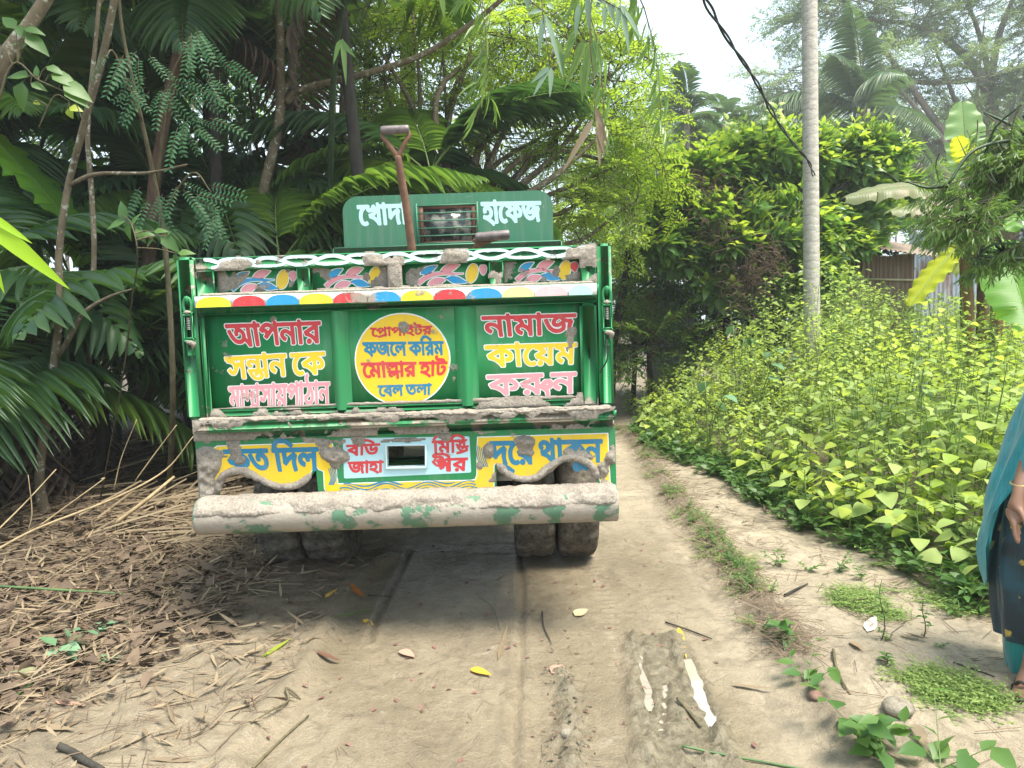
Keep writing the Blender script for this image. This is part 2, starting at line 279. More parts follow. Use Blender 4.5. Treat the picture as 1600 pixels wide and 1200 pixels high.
GLYPHS = """আ|877|680,471 680,417 604,417 604,0 546,0 530,29 512,55 491,78 469,100 446,119 422,136 441,186 460,174 480,159 500,141 519,122 535,102 548,83 548,90 547,97 547,104 546,124 546,131 546,139 546,147 546,417 -8,417 -8,471;285,69 251,72 218,80 186,93 156,113 126,140 98,175 71,219 46,272 22,335 77,353 96,303 115,260 134,224 155,193 177,169 201,150 227,137 256,129 286,126 312,128 334,132 353,140 368,150 381,162 390,176 396,191 400,209 401,227 399,255 391,278 377,298 360,313 340,322 318,326 303,324 290,321 280,315 273,306 269,295 267,282 267,278 268,273 269,267 270,261 271,256 273,251 216,239 213,250 210,259 208,268 206,277 205,286 205,294 207,311 212,327 221,341 232,352 245,362 261,369 277,374 295,377 313,379 341,376 367,370 390,358 410,343 427,325 441,304 451,279 457,252 459,223 457,196 450,171 440,146 425,125 406,106 382,90 354,78 322,71;260,352 256,368 249,382 238,395 224,406 206,415 184,421 202,455 236,446 262,434 283,422 298,408 309,393 316,375 320,354;884,471 884,417 805,417 805,0 746,0 746,363 737,380 728,394 717,405 706,412 693,416 679,417 671,417 671,471 679,471 693,470 706,466 719,459 730,450 741,438 749,423 749,427 748,433 748,441 747,449 747,457 746,464 746,521 787,521 804,471
ই|402|271,471 269,490 264,504 256,516 245,523 230,528 210,529 156,529 125,530 100,532 79,536 62,541 47,548 33,557 21,568 11,581 3,596 -3,613 -6,631 -8,650 -7,657 -7,663 -6,670 -6,677 -5,683 -4,690 52,687 51,681 51,675 50,671 50,666 49,662 49,658 50,647 51,637 53,628 55,620 59,613 64,607 72,600 82,594 94,589 110,586 129,584 151,584 195,584 219,583 241,581 258,578 273,572 286,565 298,556 306,547 313,536 318,523 322,508 324,490 326,471;183,379 220,376 253,370 280,358 302,344 320,327 334,308 344,287 349,267 351,246 346,208 332,175 308,148 274,127 231,113 179,107 186,115 209,108 233,98 258,87 283,74 309,60 335,45 360,29 385,11 409,-8 374,-48 344,-26 315,-5 288,12 262,29 237,43 211,57 185,69 159,80 131,90 101,99 69,108 35,117 46,169 64,164 81,161 97,158 115,156 135,155 157,154 190,156 217,160 240,167 257,177 271,188 280,201 286,214 290,228 291,242 288,267 278,287 262,304 240,316 215,323 187,326 170,325 155,323 143,320 133,316 125,311 119,305 115,297 113,289 112,280 112,276 113,272 114,268 115,263 116,260 117,256 61,245 59,252 57,260 55,268 54,276 53,284 53,291 55,308 60,324 70,338 82,350 97,360 115,368 136,374 159,377;132,352 128,368 121,382 110,395 95,406 77,415 55,421 73,455 108,446 134,434 155,422 170,408 181,393 188,375 192,354;409,471 409,417 -8,417 -8,471
প|542|550,471 550,417 470,417 470,0 412,0 412,300 428,251 408,280 389,306 372,329 355,349 339,367 323,382 307,394 292,404 276,411 260,417 243,420 226,421 206,420 188,416 171,410 155,401 140,391 126,379 112,366 100,353 88,338 82,337 90,341 98,345 106,348 114,350 122,352 132,352 158,349 180,341 196,328 207,311 214,291 217,269 216,264 216,259 216,254 215,249 214,245 213,242 201,247 207,253 212,260 218,266 224,272 230,278 236,284 242,290 249,296 255,303 349,391 386,350 171,148 126,189 188,248 161,216 139,198 146,207 152,216 158,226 162,236 165,247 166,260 165,271 161,282 154,290 146,296 135,300 121,301 113,301 105,300 98,298 90,296 82,292 74,288 17,342 37,368 58,391 79,412 100,431 122,446 145,459 169,469 194,474 220,476 248,474 273,469 297,460 319,448 341,432 363,413 384,390 406,364 429,334 416,338 414,350 413,363 413,377 412,391 412,407 412,422 412,521 452,521 469,471
ন|458|465,471 465,417 385,417 385,0 327,0 327,184 339,142 322,164 304,185 285,204 265,222 245,237 224,249 204,258 183,264 164,266 146,264 130,259 116,251 105,240 99,225 97,207 99,193 104,180 113,168 125,158 142,148 162,139 133,86 105,100 81,117 61,137 46,159 38,183 35,210 37,233 43,254 53,271 66,286 81,299 98,308 117,315 135,319 154,320 180,319 204,314 226,307 248,296 268,284 287,269 306,253 324,235 341,215 331,212 329,224 328,235 328,246 327,258 327,269 327,281 327,417 -8,417 -8,471
র|452|459,471 459,417 379,417 379,0 321,0 304,29 283,57 259,84 231,108 200,129 167,148 132,164 96,176 58,184 28,257 77,285 127,311 178,336 231,359 284,379 338,397 321,365 321,417 -8,417 -8,471;321,359 337,338 298,324 257,309 216,291 174,272 135,252 98,230 126,223 155,212 185,199 215,183 244,165 271,144 295,120 315,95 332,67 325,67 324,78 323,90 322,101 321,114 321,128 321,143;140,-5 128,-3 117,1 108,8 101,16 96,27 95,39 96,52 101,63 108,72 117,79 128,83 140,85 152,83 163,79 172,72 180,63 184,52 185,39 184,27 180,16 172,8 163,1 152,-3
স|517|524,471 524,417 444,417 444,0 386,0 386,267 403,220 389,239 375,255 363,267 352,276 341,282 330,284 323,283 317,281 310,278 304,273 297,265 290,255 282,241 271,224 260,203 246,180 234,159 223,142 211,127 200,116 187,107 174,101 159,97 142,96 129,97 116,100 103,104 91,111 79,120 66,132 54,147 40,164 26,185 73,213 86,191 97,175 107,165 116,159 126,155 136,154 145,155 153,157 161,162 169,168 178,177 187,189 196,204 207,222 219,243 236,268 249,292 262,311 274,324 287,333 300,338 314,340 330,338 345,334 359,326 373,315 389,301 406,283 391,282 389,294 388,305 387,315 386,326 386,336 386,347 386,417 -8,417 -8,471;205,205 200,237 195,264 190,287 183,305 174,321 162,334 148,344 131,353 111,360 87,365 60,370 29,375 40,432 81,417 108,412 132,406 153,400 171,392 186,383 199,372 210,360 219,346 226,330 232,312 236,292 238,269
ত|536|308,38 268,41 229,51 192,69 158,93 125,126 96,168 69,219 44,281 22,353 79,368 98,309 117,258 137,213 159,177 184,147 210,124 239,108 271,99 307,95 329,96 349,99 366,104 381,111 394,119 405,129 414,140 422,152 427,165 431,180 433,195 434,210 432,231 428,250 422,268 412,285 401,298 388,310 372,318 355,323 336,325 318,323 303,319 293,312 285,302 281,291 279,278 280,273 280,267 281,262 282,256 284,250 286,243 228,232 225,241 223,250 221,260 219,269 218,278 218,288 220,306 225,323 233,337 244,350 258,360 274,368 292,374 312,377 333,379 363,376 391,369 416,357 438,341 456,321 472,297 483,270 490,240 492,207 490,177 483,148 472,121 456,98 436,77 411,61 381,48 347,40;543,471 543,417 -8,417 -8,471
ক|611|618,471 618,417 372,417 372,370 372,358 372,0 314,0 298,29 277,57 253,84 225,109 195,131 163,150 129,166 94,177 58,184 28,257 77,284 126,309 175,332 225,354 277,373 331,391 314,360 314,417 -8,417 -8,471;314,354 330,332 304,324 277,314 250,304 223,292 196,280 170,267 145,255 121,242 98,230 127,223 156,212 186,198 215,182 243,163 268,141 291,118 310,94 324,68 318,67 317,78 316,90 315,101 315,114 314,128 314,143;576,218 575,202 572,186 566,171 558,157 547,144 534,134 517,126 497,121 473,120 465,120 457,120 450,120 443,121 436,122 428,123 433,178 436,177 440,177 444,177 448,177 453,176 459,176 480,178 496,183 506,190 512,200 516,212 517,224 513,250 500,272 478,293 448,310 409,323 363,332 365,388 403,382 438,373 471,359 501,342 526,323 547,300 563,275 573,248
ম|471|478,471 478,417 399,417 399,0 341,0 341,102 354,62 337,88 319,113 301,136 283,158 264,176 244,192 224,203 202,210 179,213 161,211 145,206 131,198 121,187 114,173 112,155 114,139 120,125 130,113 144,102 162,93 184,84 165,26 139,36 117,48 99,61 83,75 71,90 62,106 55,122 51,140 50,157 52,180 58,201 68,218 81,233 96,245 113,255 132,262 150,266 169,267 198,265 224,260 249,251 271,238 291,223 309,206 326,186 342,166 357,143 344,141 343,152 342,164 341,176 341,188 341,200 341,213 341,417 -8,417 -8,471;226,245 226,241 226,238 226,235 226,232 225,229 225,226 167,244 165,271 160,295 152,314 141,330 127,344 109,355 87,363 60,369 29,374 39,428 73,419 97,416 118,411 138,404 156,395 172,384 186,371 198,356 208,338 216,318 222,296 225,272
দ|457|464,471 464,417 120,417 120,192 110,207 131,229 154,250 179,270 205,289 233,307 263,324 294,340 326,355 360,368 409,319 400,302 392,285 386,268 380,251 376,234 373,216 371,197 369,177 369,155 369,131 371,107 375,84 380,60 386,35 395,8 338,-5 330,24 323,52 317,81 313,109 310,138 310,168 310,188 312,208 314,226 318,244 322,260 327,275 332,289 337,300 343,310 352,307 323,294 295,280 268,264 241,247 214,228 188,207 161,184 134,159 107,132 62,163 62,417 -8,417 -8,471
ঠ|448|213,0 184,2 157,7 131,16 107,29 86,44 68,61 52,81 38,103 27,127 44,187 82,193 114,202 139,214 159,230 175,247 186,268 193,290 198,314 199,339 199,351 197,364 195,377 192,391 188,404 183,417 -8,417 -8,471 151,471 136,492 123,513 112,532 104,550 99,569 98,587 100,608 105,627 115,645 128,662 145,678 165,694 204,652 189,639 177,628 168,617 162,605 159,592 157,578 159,562 165,546 174,530 187,512 202,492 220,471 455,471 455,417 323,417 314,417 306,417 298,417 291,418 284,418 276,419 311,382 341,345 366,307 385,268 397,227 400,182 398,147 391,116 379,87 362,62 340,40 315,23 285,10 251,3;212,56 239,58 263,64 284,74 301,88 315,103 326,122 333,142 338,163 339,185 338,208 334,230 328,253 319,275 307,299 291,323 272,349 249,376 222,406 234,403 239,388 243,374 247,359 250,344 251,326 252,307 251,289 248,270 244,252 237,234 227,216 215,200 200,184 181,170 158,157 131,145 100,135 65,127 76,173 82,148 92,126 104,107 118,91 135,78 153,69 172,62 192,57
জ|695|304,48 274,49 246,55 218,64 191,76 166,93 141,115 118,141 96,172 75,209 56,251 38,298 22,352 79,367 97,309 116,259 137,216 159,181 184,153 210,132 240,117 271,108 306,105 340,108 368,116 391,129 407,148 416,173 419,203 419,218 417,231 413,243 409,254 405,263 401,271 447,271 432,257 418,244 402,232 387,221 370,212 353,204 335,199 316,196 296,195 277,196 260,200 244,206 230,215 218,226 208,239 201,254 197,271 195,291 198,313 206,336 219,358 238,380 265,400 298,419 288,418 276,418 264,417 251,417 238,417 226,417 -8,417 -8,471 702,471 702,417 465,417 453,417 442,417 432,418 423,418 414,419 405,419 366,401 334,383 309,367 290,352 275,338 265,324 259,312 255,299 254,288 255,275 259,265 266,257 274,252 283,249 293,248 311,250 329,254 344,262 360,272 377,284 396,300 461,276 465,265 469,253 472,239 475,224 476,208 477,192 475,168 469,144 460,121 446,101 428,83 405,68 376,57 343,50;606,155 607,131 609,107 612,84 617,60 624,35 633,8 576,-5 568,24 561,52 555,81 551,109 548,138 547,168 548,194 551,218 555,240 560,260 565,278 572,294 535,296 502,301 474,308 448,319 425,333 406,349 389,367 373,388 360,411 417,423 426,409 436,396 448,384 461,374 477,365 496,357 517,352 541,349 569,347 575,348 582,348 589,348 596,349 603,349 610,350 640,297 629,274 620,252 614,230 610,207 607,182
হ|402|183,379 220,376 253,370 280,358 302,344 320,327 334,308 344,287 349,267 351,246 346,208 332,175 308,148 274,127 231,113 179,107 186,115 209,108 233,98 258,87 283,74 309,60 335,45 360,29 385,11 409,-8 374,-48 344,-26 315,-5 288,12 262,29 237,43 211,57 185,69 159,80 131,90 101,99 69,108 35,117 46,169 64,164 81,161 97,158 115,156 135,155 157,154 190,156 217,160 240,167 257,177 271,188 280,201 286,214 290,228 291,242 288,267 278,287 262,304 240,316 215,323 187,326 170,325 155,323 143,320 133,316 125,311 119,305 115,297 113,289 112,280 112,276 113,272 114,268 115,263 116,260 117,256 61,245 59,252 57,260 55,268 54,276 53,284 53,291 55,308 60,324 70,338 82,350 97,360 115,368 136,374 159,377;132,352 128,368 121,382 110,395 95,406 77,415 55,421 73,455 108,446 134,434 155,422 170,408 181,393 188,375 192,354;409,471 409,417 -8,417 -8,471
ট|430|437,471 437,417 130,417 130,155 131,135 132,120 134,108 137,100 140,93 143,89 154,80 168,74 185,73 204,74 223,79 241,87 258,97 273,109 287,123 300,139 312,155 321,173 327,190 331,208 332,226 331,241 327,253 320,263 310,270 297,274 280,276 274,275 267,275 260,274 253,273 247,272 240,270 232,324 241,326 251,328 262,330 272,331 283,332 294,332 312,331 329,328 344,322 358,313 370,302 379,288 386,272 390,252 391,229 389,200 382,171 369,143 354,116 335,93 314,72 295,57 275,44 253,33 231,25 206,20 181,18 163,19 147,22 133,26 120,33 109,40 100,48 92,58 86,70 80,83 75,98 73,119 72,145 72,417 -8,417 -8,471;299,471 297,490 292,504 284,516 273,523 258,528 238,529 167,529 137,530 112,532 91,536 74,541 59,548 45,557 33,568 23,581 15,596 9,613 6,631 5,650 5,657 5,663 6,670 6,676 7,683 8,690 64,687 63,681 63,676 62,672 62,667 61,663 61,658 62,647 63,637 65,628 67,620 71,613 76,607 84,600 94,594 106,589 122,586 141,584 164,584 223,584 247,583 269,581 286,578 301,572 314,565 326,556 334,547 341,536 346,523 350,508 352,490 354,471
ল|554|561,471 561,417 481,417 481,0 423,0 423,254 428,234 416,249 405,262 393,273 380,281 366,285 352,287 344,286 337,285 329,283 322,279 315,274 309,267 305,258 302,247 301,232 301,227 301,222 302,218 302,213 302,209 303,205 254,201 250,221 245,239 237,254 227,267 216,278 204,287 190,293 176,297 161,298 148,297 137,295 126,290 118,284 110,277 104,269 100,260 98,250 97,239 99,220 107,203 119,188 136,174 157,163 182,152 162,96 139,105 117,115 97,127 79,141 64,157 51,176 42,196 37,218 35,242 37,264 42,283 51,301 64,316 79,329 96,339 115,347 136,351 157,353 183,351 206,346 226,338 245,326 263,310 279,291 268,290 275,305 284,318 297,328 312,336 327,340 342,341 359,340 375,337 389,331 403,323 417,313 432,301 425,289 424,321 424,332 423,343 423,354 423,417 -8,417 -8,471
ব|452|459,471 459,417 379,417 379,0 321,0 304,29 283,57 259,84 231,108 200,129 167,148 132,164 96,176 58,184 28,257 77,285 127,311 178,336 231,359 284,379 338,397 321,365 321,417 -8,417 -8,471;321,359 337,338 298,324 257,309 216,291 174,272 135,252 98,230 126,223 155,212 185,199 215,183 244,165 271,144 295,120 315,95 332,67 325,67 324,78 323,90 322,101 321,114 321,128 321,143
খ|527|534,471 534,417 455,417 455,0 397,0 382,20 366,40 348,60 329,78 309,96 288,113 265,128 240,142 214,154 187,165 157,174 126,180 107,251 144,224 188,215 228,202 263,187 294,170 321,152 345,132 365,112 383,93 398,73 398,85 397,97 397,108 397,120 397,133 397,146 397,521 437,521 454,471;341,356 338,328 330,303 317,281 299,262 277,246 252,233 223,222 192,214 158,209 123,216 107,251 146,255 179,260 208,268 232,278 251,290 265,303 276,318 282,335 284,353 283,368 279,382 273,395 265,408 253,420 239,432 281,473 297,457 311,439 324,420 333,399 339,378;138,326 109,328 85,336 64,349 49,367 40,389 37,415 38,426 39,437 42,448 46,458 49,467 54,475 111,460 108,454 105,448 102,441 100,434 99,426 98,418 100,406 103,396 109,389 117,383 127,380 138,379 148,380 159,382 170,385 181,391 192,399 204,410 216,424 228,442 239,463 281,473 282,435 272,414 259,395 246,377 231,362 215,349 198,339 179,332 159,327
ফ|635|642,471 642,417 98,417 86,424 108,418 129,410 150,400 171,388 191,376 210,364 227,351 242,339 254,327 258,285 240,276 221,267 201,258 181,249 162,239 143,229 126,220 109,210 95,201 86,213 124,205 159,194 190,182 219,169 246,154 270,137 294,118 316,98 338,75 338,84 338,92 337,101 337,111 337,120 337,129 337,386 347,386 374,385 401,383 427,379 453,374 477,366 500,357 522,345 541,330 559,313 571,300 580,286 589,271 595,254 598,237 600,218 598,202 595,186 589,171 581,157 570,144 556,134 540,126 519,121 496,120 488,120 481,120 474,120 466,121 459,122 452,123 456,177 459,177 463,176 467,176 472,176 476,176 481,176 503,177 519,182 530,190 536,200 539,212 540,224 536,249 523,272 502,292 472,309 437,321 395,329 395,0 337,0 315,27 293,52 268,74 242,94 213,112 181,128 146,141 107,152 64,160 36,229 52,240 69,250 86,260 103,269 120,278 138,288 156,297 173,305 191,313 171,327 149,340 125,352 98,363 69,372 36,380 60,431 61,417 -8,417 -8,471
ড|539|547,471 547,417 269,417 269,282 270,268 273,258 276,249 282,244 289,240 298,239 307,240 317,243 327,248 338,256 349,265 361,277 374,291 387,308 400,328 446,335 461,311 473,286 483,261 491,236 495,211 497,185 494,155 487,126 476,100 460,76 439,57 414,40 385,28 353,21 316,18 283,20 252,26 223,36 195,50 168,68 143,92 120,121 97,155 76,195 57,241 39,293 22,352 79,367 98,302 118,245 140,198 163,159 188,128 215,105 245,89 277,79 313,76 350,79 381,89 406,106 424,128 435,154 439,184 438,206 435,225 430,242 423,257 414,271 405,282 440,297 425,273 409,251 393,233 377,218 361,205 346,196 330,189 314,185 298,183 287,184 276,185 266,188 256,192 248,197 240,203 232,211 226,221 220,233 215,249 212,270 211,298 211,417 -8,417 -8,471
থ|489|496,471 496,417 416,417 416,0 358,0 338,27 315,53 290,78 262,102 233,123 200,142 165,158 128,171 87,180 70,251 109,224 150,215 187,203 221,188 251,172 279,154 304,134 325,114 344,94 360,73 359,85 359,97 358,108 358,120 358,133 358,146 358,521 398,521 416,471;160,473 190,471 216,466 239,457 259,445 275,430 287,413 296,394 301,373 303,351 297,314 281,282 254,255 217,233 173,218 120,208 83,216 70,251 109,255 143,261 171,269 194,279 212,291 225,305 234,320 240,336 241,353 239,373 232,389 220,403 204,412 183,418 158,420 135,418 117,414 104,405 95,395 90,385 88,374 88,367 90,361 93,354 98,348 105,343 114,338 80,291 71,297 62,305 54,312 47,321 41,330 36,340 32,351 30,363 29,376 30,393 35,410 44,425 56,438 70,450 89,460 110,467 133,472
গ|497|366,0 366,322 382,274 365,298 348,320 333,340 318,357 303,372 288,385 274,396 260,405 245,412 230,417 215,420 199,421 174,419 152,412 134,400 119,385 104,369 91,352 80,346 89,352 99,358 113,362 128,366 145,368 164,369 185,367 204,363 220,355 233,345 244,334 252,321 257,307 261,293 262,279 259,251 248,224 232,199 208,176 176,153 138,130 99,185 126,198 150,211 171,224 188,240 198,257 201,276 200,287 196,296 188,304 179,311 166,314 151,316 139,315 126,314 115,311 103,308 91,303 78,297 17,347 33,372 49,395 67,415 85,433 104,448 125,460 146,469 169,474 193,476 218,475 241,470 262,463 283,453 304,439 324,423 344,404 364,382 384,357 370,366 369,374 368,385 368,398 367,413 367,428 366,443 366,521 407,521 424,471 504,471 504,417 425,417 425,0
শ|513|520,471 520,417 441,417 441,0 382,0 382,388 386,403 385,411 384,420 383,429 383,439 382,449 382,460 382,521 422,521 441,471;273,476 292,475 311,471 328,465 344,456 359,446 372,433 385,419 395,403 404,385 401,306 385,339 366,368 346,391 324,407 300,418 275,421 256,419 240,414 227,405 217,392 211,376 209,357 212,338 220,321 234,307 253,296 280,289 313,285 307,227 276,231 249,238 225,248 206,260 190,276 178,293 169,313 164,335 163,359 165,384 170,406 179,425 190,441 204,454 220,464 237,471 255,475;58,476 79,475 99,470 118,463 136,453 152,439 165,422 175,402 181,377 183,349 182,329 176,309 168,290 156,272 141,257 121,245 99,235 72,229 41,227 36,285 60,287 80,291 97,296 110,304 120,313 128,322 133,333 136,344 137,354 135,373 128,390 117,403 102,413 82,419 58,421 48,421 40,420 31,419 21,417 11,415 -1,413 -7,469 5,472 17,473 27,475 37,475 47,476
ঙ|548|317,7 285,9 254,14 224,23 196,36 169,54 144,76 120,104 98,137 77,176 58,222 39,274 22,333 79,349 94,298 109,253 125,214 141,180 158,150 177,126 196,106 217,90 240,79 263,71 289,66 316,64 354,67 386,76 413,91 432,111 444,136 448,164 447,179 445,193 442,208 436,224 427,242 415,263 450,252 431,230 413,211 396,196 379,184 363,174 347,167 333,162 318,159 304,158 293,159 282,160 271,163 262,166 253,171 245,176 237,184 230,194 224,206 219,221 216,241 215,266 215,335 217,365 223,391 233,414 247,433 262,449 281,461 301,469 323,474 345,476 371,474 394,467 414,455 430,439 439,418 442,393 440,374 435,357 426,342 414,330 400,319 383,312 365,306 346,302 326,301 292,303 260,310 230,321 201,335 175,353 150,373 128,395 108,417 89,441 136,472 152,451 169,432 187,413 206,396 226,381 248,368 272,359 298,353 327,351 346,353 361,357 372,364 379,373 384,383 385,394 384,403 380,411 374,417 366,422 356,425 344,426 330,425 316,421 304,414 294,404 286,393 279,380 274,365 271,349 270,332 270,255 271,243 273,233 277,225 283,219 291,215 302,213 314,214 325,217 336,221 347,226 358,234 371,244 384,256 398,271 413,288 466,290 477,271 487,251 494,229 500,208 504,185 505,163 503,134 496,108 484,84 467,62 446,43 421,28 391,16 356,9
য়|474|481,471 481,417 402,417 402,0 344,0 322,27 298,52 273,75 246,95 216,113 184,129 148,142 108,153 64,160 36,229 52,240 69,250 86,260 103,269 120,278 138,288 156,297 173,305 191,313 171,327 149,340 125,352 98,363 69,372 36,380 60,431 61,417 -8,417 -8,471;344,417 102,417 86,424 108,418 129,410 150,400 171,388 191,376 210,364 227,351 242,339 254,327 258,285 240,276 221,267 201,258 181,249 162,239 143,229 126,220 109,210 95,201 86,212 127,205 165,194 199,182 231,167 260,149 286,130 311,109 334,87 356,63 346,60 345,71 345,82 344,94 344,106 344,118 344,129;136,-5 124,-3 114,1 104,8 97,16 92,27 91,39 92,52 97,63 104,72 114,79 124,83 136,85 148,83 159,79 168,72 176,63 180,52 182,39 180,27 176,16 168,8 159,1 148,-3
ড়|539|547,471 547,417 269,417 269,282 270,268 273,258 276,249 282,244 289,240 298,239 307,240 317,243 327,248 338,256 349,265 361,277 374,291 387,308 400,328 446,335 461,311 473,286 483,261 491,236 495,211 497,185 494,155 487,126 476,100 460,76 439,57 414,40 385,28 353,21 316,18 283,20 252,26 223,36 195,50 168,68 143,92 120,121 97,155 76,195 57,241 39,293 22,352 79,367 98,302 118,245 140,198 163,159 188,128 215,105 245,89 277,79 313,76 350,79 381,89 406,106 424,128 435,154 439,184 438,206 435,225 430,242 423,257 414,271 405,282 440,297 425,273 409,251 393,233 377,218 361,205 346,196 330,189 314,185 298,183 287,184 276,185 266,188 256,192 248,197 240,203 232,211 226,221 220,233 215,249 212,270 211,298 211,417 -8,417 -8,471;275,-113 263,-111 252,-107 243,-101 235,-92 231,-81 229,-69 231,-57 235,-46 243,-36 252,-29 263,-25 275,-23 287,-25 298,-29 307,-36 314,-46 319,-57 320,-69 319,-81 314,-92 307,-101 298,-107 287,-111
া|202|209,471 209,417 129,417 129,0 71,0 71,355 64,371 55,386 44,399 31,409 16,415 -2,417 -8,417 -8,471 4,471 16,470 29,466 42,459 54,450 65,438 73,423 73,427 72,433 72,441 71,449 71,457 71,464 71,521 112,521 129,471
ি|202|209,471 209,417 129,417 129,0 71,0 71,417 -8,417 -8,471 62,471 54,481 46,491 37,501 29,512 22,522 15,533 33,562 51,589 70,614 91,637 114,657 140,673 169,685 201,692 237,694 263,693 289,690 314,684 338,677 362,667 386,656 410,643 434,628 458,611 483,593 508,574 534,553 502,512 468,539 437,563 408,583 380,600 353,614 327,625 301,633 274,637 246,639 219,637 195,633 174,625 154,614 137,600 121,584 106,566 93,546 80,525 85,517 90,508 97,500 104,490 112,481 121,471
ী|202|209,417 129,417 129,0 71,0 71,417 -8,417 -8,471 71,471 67,502 59,529 46,553 29,574 10,592 -12,606 -38,618 -65,627 -94,634 -125,638 -157,641 -191,642 -219,641 -245,640 -268,637 -287,633 -304,629 -317,623 -327,616 -333,609 -335,600 -333,591 -327,585 -316,581 -304,579 -291,578 -276,578 -204,578 -179,577 -158,575 -140,571 -125,565 -113,558 -102,549 -94,539 -87,527 -82,515 -78,501 -76,484 -76,466 -126,466 -127,477 -129,487 -131,495 -134,503 -138,508 -143,513 -148,517 -155,520 -162,522 -170,523 -180,524 -192,524 -267,524 -287,524 -305,526 -322,528 -337,531 -349,535 -360,540 -372,547 -381,556 -387,565 -391,576 -394,586 -394,597 -389,625 -373,648 -345,668 -307,682 -257,691 -195,694 -101,688 -22,670 41,640 88,597 118,541 132,471 209,471
ু|0|-217,-201 -231,-200 -245,-197 -261,-193 -277,-186 -290,-177 -302,-165 -312,-151 -318,-134 -319,-114 -316,-90 -306,-70 -290,-53 -268,-40 -240,-32 -207,-30 -177,-31 -146,-37 -117,-47 -88,-59 -58,-75 -28,-94 2,-115 34,-139 67,-164 33,-205 1,-178 -30,-155 -59,-135 -86,-118 -113,-103 -138,-92 -162,-84 -187,-80 -211,-78 -228,-79 -241,-83 -252,-89 -260,-96 -264,-105 -266,-116 -264,-129 -259,-139 -251,-146 -241,-151 -229,-153 -217,-154 -199,-153 -184,-149 -171,-143 -161,-134 -152,-125 -145,-114 -140,-102 -136,-90 -133,-78 -132,-66 -131,-55 -130,-45 -130,6 -72,6 -72,-34 -72,-49 -74,-66 -77,-84 -81,-102 -88,-121 -97,-139 -108,-156 -122,-171 -140,-184 -161,-193 -187,-199
ূ|0|-134,-182 -149,-182 -164,-179 -180,-174 -194,-168 -207,-160 -218,-149 -226,-136 -231,-121 -233,-104 -230,-81 -220,-62 -203,-47 -181,-36 -157,-30 -130,-27 -130,6 -72,6 -72,-42 -97,-77 -101,-77 -105,-76 -109,-76 -114,-76 -119,-76 -125,-76 -141,-77 -154,-79 -164,-83 -172,-89 -176,-97 -178,-106 -177,-115 -173,-122 -166,-128 -157,-132 -147,-135 -136,-136 -115,-134 -96,-129 -78,-120 -61,-109 -45,-94 -29,-77 -5,-88 20,-101 47,-117 74,-133 100,-149 123,-165 92,-205 73,-191 54,-179 35,-167 16,-156 -1,-146 -17,-139 -27,-147 -38,-155 -50,-162 -62,-168 -75,-173 -89,-177 -103,-180 -118,-182
ে|262|269,471 269,417 254,417 238,412 221,404 204,394 186,381 169,366 152,348 137,328 124,306 112,282 104,256 99,228 97,198 99,164 104,136 113,112 125,92 138,77 154,66 170,58 186,54 202,52 214,53 225,54 234,56 243,59 253,64 263,70 290,23 276,14 262,7 247,2 231,-1 215,-3 200,-4 169,-1 141,7 115,21 93,40 74,63 58,91 46,123 39,158 37,197 40,237 48,274 61,309 78,341 99,369 124,394 151,416 181,432 212,445 164,420 154,419 144,418 134,418 123,417 111,417 98,417 -8,417 -8,471"""
# ------------------------------------------------------------------ flat shapes as signed distance fields -> clean meshes
GL = {}
for _ln in GLYPHS.split('\n'):
    _c, _a, _s = _ln.split('|')
    GL[_c] = (int(_a) / 471.0, [np.array([[float(q) for q in p.split(',')] for p in r.split()]) / 471.0 for r in _s.split(';')])
def seg_dist(px, pz, A, B):
    d = np.full(px.shape, 1e9)
    for (ax, az), (bx, bz) in zip(A, B):
        vx, vz = bx - ax, bz - az; L = vx * vx + vz * vz + 1e-18
        t = np.clip(((px - ax) * vx + (pz - az) * vz) / L, 0, 1)
        d = np.minimum(d, (px - ax - t * vx) ** 2 + (pz - az - t * vz) ** 2)
    return np.sqrt(d)
def poly_sdf(contours, gx, gz):
    d = np.full(gx.shape, 1e9); ins = np.zeros(gx.shape, bool)
    for c in contours:
        A = c; B = np.roll(c, -1, 0); d = np.minimum(d, seg_dist(gx, gz, A, B))
        for (ax, az), (bx, bz) in zip(A, B):
            if az == bz: continue
            cr = ((az > gz) != (bz > gz)) & (gx < (bx - ax) * (gz - az) / (bz - az) + ax); ins ^= cr
    return np.where(ins, -d, d)
def stroke_sdf(pts, r, gx, gz):
    P = np.asarray(pts, float)
    if np.isscalar(r): return seg_dist(gx, gz, P[:-1], P[1:]) - r
    d = np.full(gx.shape, 1e9)
    for k in range(len(P) - 1):
        d = np.minimum(d, seg_dist(gx, gz, P[k:k + 1], P[k + 1:k + 2]) - 0.5 * (r[k] + r[k + 1]))
    return d
def grid(x0, x1, z0, z1, st):
    return np.meshgrid(np.arange(x0, x1 + st, st), np.arange(z0, z1 + st, st))
